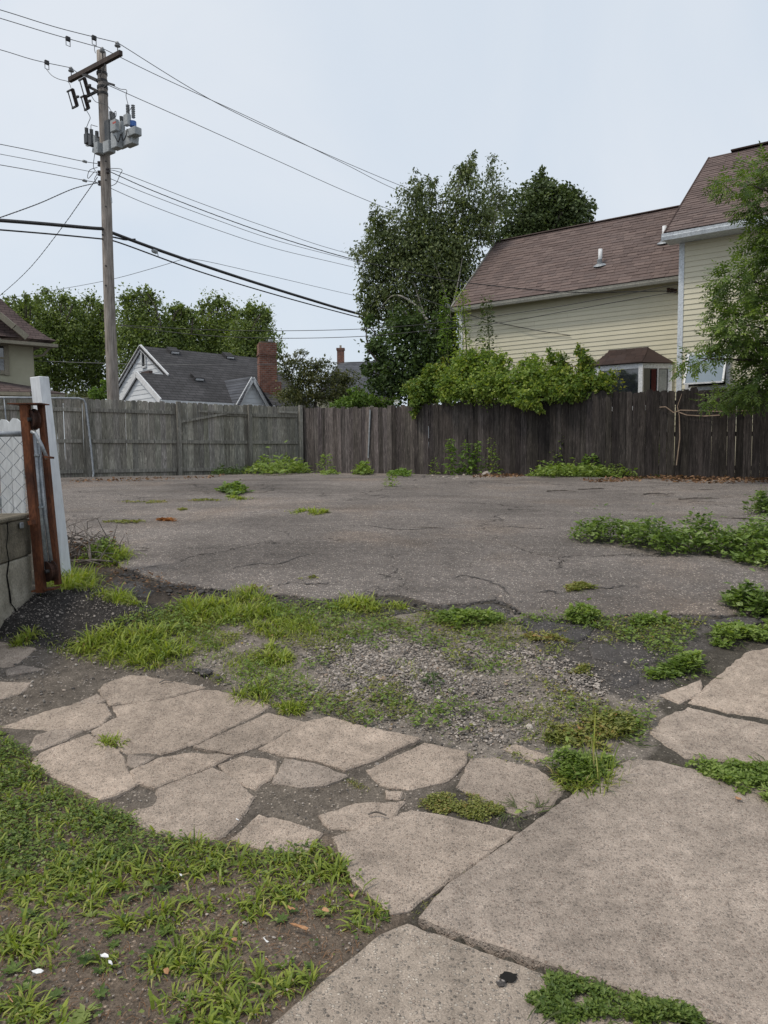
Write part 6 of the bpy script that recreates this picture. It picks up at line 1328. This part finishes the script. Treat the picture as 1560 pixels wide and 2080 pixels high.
mat_plant('bushy low weeds around the tall grass tuft', gpoly([(1090, 1560), (1140, 1520), (1200, 1530), (1280, 1545), (1270, 1580), (1230, 1610), (1150, 1605)]), 3000, .09, .02, 'leaf_weed', soft=.1)
mat_plant('weeds around the tan slab fragments left of the sidewalk', gpoly([(1060, 1490), (1150, 1455), (1260, 1440), (1330, 1450), (1310, 1520), (1180, 1530), (1090, 1520)]), 2600, .045, .022, 'leaf_mat', soft=.1)
mat_plant('far leafy weed clump on the open asphalt', elli(474, 1006, 32, 6), 1500, .22, .06, 'leaf_knot', soft=.3)
mat_plant('bright leafy weeds heaped at the fence corner', gpoly([(480, 962), (520, 958), (620, 960), (640, 966), (560, 970), (500, 968)]), 3000, .42, .11, 'leaf_weed', soft=.4)
mat_plant('small leafy weed at the dark fence right of the corner', elli(740, 967, 22, 3), 700, .34, .1, 'leaf_weed', soft=.3)
mat_plant('low pale weeds spreading from the dark fence left of the gravel heap', elli(815, 969, 28, 4), 900, .16, .07, 'leaf_lime', soft=.3)
mat_plant('low green weeds under the scruffy weed by the corner', elli(668, 968, 28, 2.5), 500, .12, .07, 'leaf_weed', soft=.3)
mat_plant('dark grassy weeds below the left part of the grey fence', gpoly([(420, 966), (480, 962), (510, 966), (430, 971)]), 900, .22, .07, 'leaf_under', soft=.3)
mat_plant('green weed bank along the dark fence under the hedge', gpoly([(1065, 972), (1110, 965), (1200, 966), (1300, 968), (1310, 973), (1180, 976), (1080, 977)]), 3600, .3, .075, 'leaf_weed', soft=.35)
mat_plant('ferny green weeds on the fence line near the dry vine', gpoly([(1315, 968), (1350, 964), (1400, 966), (1415, 972), (1330, 974)]), 1500, .22, .06, 'leaf_under', soft=.3)
for lb, (x, y0, y1), n, lf, m, wd in (('tall pale weed on the dark fence, leftmost of the three', (918, 968, 893), 150, .11, 'leaf_lime', .14), ('tall pale weed on the dark fence, middle of the three', (948, 968, 902), 170, .12, 'leaf_lime', .17), ('tall pale weed on the dark fence, rightmost of the three', (966, 968, 900), 140, .11, 'leaf_lime', .14), ('dim tall weed on the dark fence right of the three pale ones', (1002, 968, 893), 110, .1, 'leaf_weed', .14),
                          ('tall single-stemmed weed topped with a leaf tuft on the dark fence', (1140, 968, 866), 110, .12, 'leaf_weed', .14), ('fern-like bright weed at the dark fence under the hedge', (1200, 970, 925), 170, .13, 'leaf_lime', .26), ('leafy weed at the dark fence below the strap', (1342, 968, 900), 150, .1, 'leaf_weed', .16), ('scruffy upright weed at the dark fence near the corner', (662, 966, 922), 190, .08, 'leaf_weed', .26), ('wispy weed standing on the asphalt before the dark fence', (796, 992, 965), 110, .06, 'leaf_weed', .16), ('tiny weed sprig on the dark fence left of the pale weeds', (880, 968, 930), 50, .08, 'leaf_weed', .1),
                          ('slender weed in the gravel at centre', (928, 1352, 1290), 90, .03, 'leaf_mat', .08), ('low grey-green sprig at the edge of the gravel', (880, 1388, 1366), 90, .025, 'leaf_under', .06)):
    b = G(x, y0); sapling('tall_weed', lb, 'weed', b, U(x + rng.uniform(-4, 4), y1, b[1]), n, lf, m, 'tall weeds along the dark fence' if y0 < 980 else None, wd, .007 if y0 < 1000 else .002, .55, .1)
mat_plant('brown-stemmed weed tangle around the dead branches', gpoly([(140, 1150), (180, 1118), (240, 1112), (262, 1140), (230, 1155)]), 700, .14, .035, 'leaf_weed', soft=.15)
for lb, p_, n_ in (('faint yellow moss streak on the asphalt left of the far weed', (300, 1025, 60, 3), 500), ('yellow moss patch on the asphalt near the orange needles', (255, 1068, 50, 4), 700), ('moss patch on the asphalt below the far leafy weed', (415, 1022, 40, 3), 500), ('small moss spot left of the far grass tufts', (372, 1040, 16, 3), 200), ('olive moss at the front edge of the asphalt, left of two', (530, 1198, 42, 6), 900), ('olive moss at the front edge of the asphalt, right of two', (620, 1182, 28, 6), 600)):
    mat_plant(lb, elli(*p_), n_, .015, .022, 'leaf_mat', 'moss', 'moss_patch', 'moss patches on the asphalt', soft=.08)
mat_plant('orange patch of fallen needles on the asphalt', elli(338, 1064, 28, 4), 1100, .012, .028, 'dead_needles', 'needles', 'needle_patch', None, .4, soft=.1)
# loose ground cover that nobody could count
cover = thing('ground_cover', 'scattered creeping weeds and moss over the worn driveway', 'ground cover', (0, 4.5, .4)); cover['kind'] = 'stuff'
area = gpoly([(180, 1290), (400, 1210), (600, 1222), (1000, 1250), (1440, 1260), (1340, 1420), (1300, 1540), (1000, 1560), (640, 1450), (430, 1385)])
for mt_, n_, sd_, sz_, th_, hh_ in (('leaf_mat', 34000, 11, .016, .66, .022), ('leaf_weed', 30000, 51, .02, .74, .04), ('grass_lawn', 9000, 71, 0, .7, 0)):
    P = sample_poly(area, n_); f = vnoise(P[:, 0], P[:, 1], 3.7, sd_) + .7 * vnoise(P[:, 0], P[:, 1], 11, sd_ + 1) + .3 * vnoise(P[:, 0], P[:, 1], 31, sd_ + 2)
    band = np.clip(1.2 - np.abs(P[:, 1] - np.interp(P[:, 0], [-2, 0, 2.5], [4.9, 4.8, 4.75])) / .42, 0, 1) + np.clip(1.1 - np.abs(P[:, 1] - np.interp(P[:, 0], [-1.5, 0, 1.2], [4.1, 3.75, 3.6])) / .24, 0, 1) * .9
    keep = (f + .75 * band + rng.normal(0, .18, len(P)) > th_) & off_slabs(P); P = P[keep]; n = len(P)
    if sz_ == 0: blades('sprigs', cover, mt_, P, .05 * rng.uniform(.4, 1.4, n), np.full(n, .0045), rng.uniform(.4, 1.45, n)); continue
    az = rng.random(n) * 6.283; Ls = sz_ * np.clip(rng.lognormal(-.1, .4, n), .4, 2)
    prop(leaf_mesh('creeping_weeds', cover, mt_, np.column_stack([P, zlift(P) + .012 + rng.random(n) * hh_]), Ls, Ls * .55, np.stack([np.cos(az), np.sin(az), rng.uniform(-.2, .6, n)], 1), np.array([0, 0, 1.0]) + rng.normal(0, .5, (n, 3)), np.clip(rng.normal(.42, .22, n), 0, 1)), kind='stuff')
moss = sample_poly(gpoly([(190, 1300), (400, 1225), (660, 1230), (720, 1330), (600, 1420), (420, 1350)]), 5200); moss = moss[(vnoise(moss[:, 0], moss[:, 1], 6, 21) > .05) & off_slabs(moss)]
blades('short_grass', cover, 'grass_bright', moss, .045 * rng.uniform(.5, 1.4, len(moss)), np.full(len(moss), .004), rng.uniform(.3, 1.3, len(moss)))
# lawn at the lower left
lawn = thing('lawn_grass', 'patchy lawn of crabgrass and clover at the lower left', 'grass', (-.9, 2.6, 0)); lawn['kind'] = 'stuff'
lp = gpoly([(-400, 1480), (0, 1490), (60, 1530), (95, 1585), (200, 1640), (270, 1660), (300, 1690), (400, 1712), (560, 1722), (650, 1715), (720, 1760), (800, 1860), (690, 1955), (540, 2078), (300, 2500), (-600, 2500)])
P = sample_poly(lp, 62000); px = np.array([proj((x, y, 0)) for x, y in P]) if 0 else None
v = np.column_stack([P, g(P[:, 1])]) - EYE; w = v @ cf; pxx = 780 + FPX * (v @ cr) / w; pyy = 1040 - FPX * (v @ cu) / w
dens = np.interp(pyy, [1500, 1760, 1800, 1830, 2100], [.75, .7, .16, .0, .0]) * np.where((pxx < 330) & (pyy < 1720), .55, 1)
for x, y, rx, ry in [(120, 1810, 170, 60), (360, 1765, 160, 32), (500, 1745, 130, 30), (650, 1775, 90, 40), (570, 1815, 60, 30), (505, 1845, 40, 30), (255, 1880, 40, 20), (400, 1840, 70, 30), (420, 1910, 70, 40), (370, 1960, 80, 50), (470, 1990, 90, 60), (590, 2000, 80, 35), (750, 1865, 60, 35), (60, 1920, 90, 50), (60, 2060, 90, 40), (430, 2050, 130, 50), (680, 1830, 60, 30), (350, 1870, 60, 30), (220, 1960, 40, 20), (700, 1700, 50, 30)]:
    dens = np.maximum(dens, 1.3 * np.exp(-(((pxx - x) / (rx * .8)) ** 2 + ((pyy - y) / (ry * .78)) ** 2) ** 1.6))
keep = rng.random(len(P)) < dens * (.62 + .5 * vnoise(P[:, 0], P[:, 1], 9, 31)); P = P[keep]; 
k = 700; cen = P[rng.integers(0, len(P), k)]; dd = (P[:, :1] - cen[None, :, 0]) ** 2 + (P[:, 1:2] - cen[None, :, 1]) ** 2; q = dd.argmin(1); pull = rng.uniform(.2, .85, len(P))[:, None]
Pg = P + (cen[q] - P) * pull; out = Pg - cen[q]; az = np.arctan2(out[:, 1], out[:, 0]) + rng.normal(0, .7, len(P)); clum = rng.random(k)[q]
big = rng.random(len(P)); ln = .74 * np.where(big < .55, .062, .036) * rng.uniform(.5, 1.35, len(P)) * (.7 + .7 * clum); wd = np.where(big < .5, .0082, .0046) * rng.uniform(.7, 1.2, len(P))
half = rng.random(len(P)) < .5
blades('blades', lawn, 'grass_lawn', Pg[half], ln[half], wd[half], rng.uniform(.35, 1.45, half.sum()), az[half]); blades('blades', lawn, 'grass_bright', Pg[~half][::2], ln[~half][::2] * 1.1, wd[~half][::2] * 1.2, rng.uniform(.35, 1.35, len(ln[~half][::2])), az[~half][::2], 0, .85)
P = sample_poly(lp, 60000); v = np.column_stack([P, g(P[:, 1])]) - EYE; w = v @ cf; pxx = 780 + FPX * (v @ cr) / w; pyy = 1040 - FPX * (v @ cu) / w
dn = np.interp(pyy, [1500, 1740, 1790, 2100], [1.2, .9, .14, .05]) * np.where(pxx < 330, 1.0, .45); P = P[rng.random(len(P)) < dn * (.6 + .6 * vnoise(P[:, 0], P[:, 1], 11, 33))]; n = len(P); az = rng.random(n) * 6.283; Ls = .0135 * rng.uniform(.6, 1.4, n)
leaf_mesh('clover_leaves', lawn, 'clover', np.column_stack([P, zlift(P) + .01 + .03 * rng.random(n)]), Ls, Ls * .85, np.stack([np.cos(az), np.sin(az), rng.uniform(-.2, .4, n)], 1), np.array([0, 0, 1.0]) + rng.normal(0, .35, (n, 3)), rng.random(n))
# broad-leaved rosettes
P = sample_poly(lp, 260); n0 = len(P); P = np.repeat(P, 9, 0) ; n = len(P); az = np.tile(np.arange(9) * .7, n0) + rng.normal(0, .2, n); Ls = np.repeat(rng.uniform(.018, .042, n0), 9) * rng.uniform(.7, 1.2, n)
leaf_mesh('rosettes', lawn, 'clover', np.column_stack([P, zlift(P) + .008]), Ls, Ls * .42, np.stack([np.cos(az), np.sin(az), np.full(n, .28)], 1), np.array([0, 0, 1.0]) + rng.normal(0, .2, (n, 3)), np.repeat(rng.random(n0), 9))
# dry thatch in the bare parts
P = sample_poly(lp, 5200); n = len(P); blades('dry_thatch', lawn, 'dead_leaf', P, .035 * rng.uniform(.4, 1.4, n), np.full(n, .0022), rng.uniform(1.2, 1.5, n), None, .3, .7)
# grass fringing slab joints
fr = []
for a, b, n in (((838, 1862), (1000, 1745), 260), ((690, 1720), (820, 1660), 160), ((700, 1580), (740, 1600), 140), ((430, 1600), (445, 1610), 60), ((840, 1590), (930, 1570), 60), ((250, 1535), (270, 1580), 50)):
    A, B = G(*a), G(*b); t = rng.random(n)[:, None]; fr.append(A[:2] + (B - A)[:2] * t + rng.normal(0, .012, (n, 2)))
fr = np.vstack(fr); blades('joint_moss', cover, 'leaf_mat', fr, .014 * rng.uniform(.5, 1.5, len(fr)), np.full(len(fr), .003), rng.uniform(.3, 1.3, len(fr)))

# ------------------------------------------------------------------ dead branches, litter, fallen leaves
BR = thing('brush_pile', 'heap of dead grey branches beside the white post', 'branches', G(195, 1150)); 
for pts, r_ in (([(160, 1140, .02), (190, 1150, .05), (230, 1152, .04)], .016), ([(150, 1085, .1), (175, 1110, .12), (185, 1150, .03)], .013), ([(130, 1125, .06), (160, 1122, .12), (178, 1100, .2)], .009), ([(185, 1150, .02), (182, 1120, .16), (172, 1090, .28)], .01), ([(140, 1105, .12), (155, 1090, .2), (150, 1075, .28)], .006), ([(200, 1150, .03), (212, 1138, .1), (225, 1128, .16)], .006), ([(135, 1140, .03), (170, 1150, .05), (215, 1160, .02)], .007), ([(160, 1120, .05), (200, 1135, .1), (240, 1150, .03)], .005)):
    P = []
    for x, y, h in pts: p_ = G(x, 1150 + (y - 1150) * .35); P.append(p_ + np.array([0, 0, h]))
    P = smooth_path(P, 4); MB().tube(P, np.linspace(r_, r_ * .5, len(P)), 6).build('branch', M['twig'], BR, smooth=True)
mb = MB(); c = G(170, 1128)
for _ in range(240):
    a = c + np.array([rng.normal(0, .19), rng.normal(0, .16), abs(rng.normal(.02, .075))]); b = a + unit(rng.normal(size=3) * (1, 1, .6)) * rng.uniform(.08, .32); b[2] = max(b[2], g(b[1]) + .01); mb.tube([a, (a + b) / 2 + rng.normal(size=3) * .02, b], [.0045, .0035, .002], 4, cap=False)
mb.build('twigs', M['twig'], BR, kind='stuff')
P = c[:2] + rng.normal(0, .16, (260, 2)); az = rng.random(260) * 6.283; Ls = rng.uniform(.02, .05, 260)
leaf_mesh('dry_leaves', BR, 'dead_leaf', np.column_stack([P, g(P[:, 1]) + .02 + abs(rng.normal(0, .06, 260))]), Ls, Ls * .5, np.stack([np.cos(az), np.sin(az), rng.normal(0, .4, 260)], 1), rng.normal(size=(260, 3)) + [0, 0, 1], rng.random(260))
lit = thing('leaf_litter', 'drift of brown dead leaves along the foot of the dark fence', 'leaves', df_pt(9, .6, 1.06)); lit['kind'] = 'stuff'
P = np.vstack([sample_poly(gpoly([(1290, 976), (1400, 968), (1620, 966), (1640, 984), (1480, 990), (1360, 986)]), 2200), sample_poly(gpoly([(1180, 981), (1300, 976), (1300, 985), (1200, 986)]), 500), sample_poly(gpoly([(960, 970), (1060, 968), (1060, 974), (960, 975)]), 350), sample_poly(gpoly([(140, 980), (420, 972), (470, 968), (420, 976), (150, 986)]), 250)])
n = len(P); az = rng.random(n) * 6.283; Ls = rng.uniform(.04, .09, n); leaf_mesh('leaves', lit, 'dead_leaf', np.column_stack([P, g(P[:, 1]) + .025 + .05 * rng.random(n)]), Ls, Ls * .6, np.stack([np.cos(az), np.sin(az), rng.normal(0, .3, n)], 1), np.array([0, 0, 1.0]) + rng.normal(0, .5, (n, 3)), rng.random(n))
P = sample_poly(gpoly([(190, 1150), (330, 1170), (420, 1220), (230, 1210)]), 260); n = len(P); az = rng.random(n) * 6.283; Ls = rng.uniform(.015, .035, n); leaf_mesh('leaves', lit, 'dead_leaf', np.column_stack([P, g(P[:, 1]) + .02 + .02 * rng.random(n)]), Ls, Ls * .5, np.stack([np.cos(az), np.sin(az), rng.normal(0, .3, n)], 1), np.array([0, 0, 1.0]) + rng.normal(0, .5, (n, 3)), rng.random(n))
tw = [((1205, 998), .5, 'thin dark twig on the asphalt near the right weeds'), ((1140, 1002), .45, 'long dark twig on the far asphalt left of the leaf drift'), ((1330, 1008), .35, 'short twig on the far asphalt below the leaf drift'), ((1420, 1018), .6, 'pale branch lying on the asphalt above the right weed clump'), ((870, 1080), .4, 'crooked twig lying mid-lot on the asphalt'), ((1110, 985), .4, 'twig at the edge of the asphalt below the weed bank'), ((1500, 1060), .5, 'forked twig beside the upper right weed clump'), ((1430, 1000), .5, 'twig among bark scraps at the far right of the lot')]
for (x, y), L, lb in tw:
    c = G(x, y); a = rng.normal(0, .3); d = np.array([math.cos(a), math.sin(a), 0]) * L / 2; z = np.array([0, 0, .035])
    P = smooth_path([c - d + z, c + (rng.normal(0, .03), rng.normal(0, .03), .045), c + d + z], 4); mb = MB().tube(P, np.linspace(.012, .005, len(P)), 5); mb.tube([P[4], P[4] + unit(d + np.array([d[1], -d[0], 0]) * .8) * L * .3 + (0, 0, .01)], [.006, .003], 4); mb.build('fallen_twig', M['twig'], None, label=lb, cat='twig', group='twigs lying on the lot')
def flat_bit(name, x, y, s, mat, lb, cat, group, lift=.03, parts=1):
    c = G(x, y); k = 9; t = np.linspace(0, 6.283, k + 1)[:-1]; r_ = s * (1 + rng.normal(0, .22, k)); sx, sy = rng.uniform(.6, 1), rng.uniform(.5, .9); a = rng.random() * 3
    top = [c + np.array([math.cos(q + a) * rr_ * sx, math.sin(q) * rr_ * sy, lift + rng.uniform(0, .35) * s]) for q, rr_ in zip(t, r_)]
    mb = MB().prism(top, (0, 0, .0012)); mb.build(name, M[mat], None, label=lb, cat=cat, group=group)
for x, y, s, lb in ((540, 1930, .019, 'white paper scrap, largest, on bare soil near the slab'), (213, 1963, .017, 'white paper scrap, upper of two close together in the lawn'), (226, 1978, .015, 'white paper scrap, lower of two close together in the lawn'), (75, 1995, .018, 'white paper scrap nearest the left edge'), (368, 1795, .010, 'tiny white paper scrap near the top of the bare soil'), (482, 1680, .008, 'white fleck on the slab joint rubble')):
    flat_bit('paper_scrap', x, y, s, 'paper', lb, 'litter', 'white litter in the lawn')
M['leaf_orange'] = m_mottle('leaf_orange', (.34, .17, .08), (.45, .26, .14), 20, 90, .8, .1)
for x, y, s, lb in ((610, 1900, .022, 'curled orange leaf on soil beside the near slab'), (660, 1865, .014, 'small orange leaf under the grass by the slab corner'), (545, 1970, .02, 'long curled brown leaf left of the near slab'), (20, 2045, .022, 'rust-coloured leaf at the lower left edge'), (592, 1862, .016, 'tan leaf in the middle of the bare soil patch'), (340, 1990, .014, 'dark brown leaf at the edge of the lower lawn tuft'), (715, 1835, .012, 'orange leaf between two tufts by the slab edge'), (1500, 1635, .014, 'orange leaf on the right weed bed edge'), (478, 1925, .011, 'small tan leaf among lawn blades')):
    flat_bit('fallen_leaf', x, y, s, 'leaf_orange', lb, 'leaf', 'fallen leaves on the lawn', .025)
# dark lumps of broken asphalt
for x, y, s, lb in ((418, 1372, .045, 'black lump of broken asphalt above the slabs'), (400, 1365, .03, 'smaller black asphalt lump left of the big one'), (445, 1380, .028, 'flat black asphalt lump right of the big one'), (1018, 2000, .016, 'black crumb beside the hole in the near slab')):
    c = G(x, y); v = IV * (1 + rng.normal(0, .15, (12, 1))) * np.array([s, s * .8, s * .5]) + c + np.array([0, 0, s * .3]); MB().add(v, [tuple(f) for f in IF]).build('asphalt_lump', M['asphalt_old'], None, label=lb, cat='rubble', group='loose asphalt lumps')
mb = MB().tube(smooth_path([G(748, 1664) + (0, 0, .02), G(765, 1662) + (0, 0, .026), G(785, 1666) + (0, 0, .02)], 4), .0035, 5); mb.build('fallen_twig', M['twig'], None, label='short pale twig on the speckled slab in the driveway', cat='twig')
mb = MB().tube(smooth_path([G(324, 1394) + (0, 0, .02), G(335, 1389) + (0, 0, .022), G(352, 1391) + (0, 0, .02)], 4), .004, 5); mb.build('fallen_twig', M['twig'], None, label='curved dark twig on the farthest driveway slab', cat='twig')
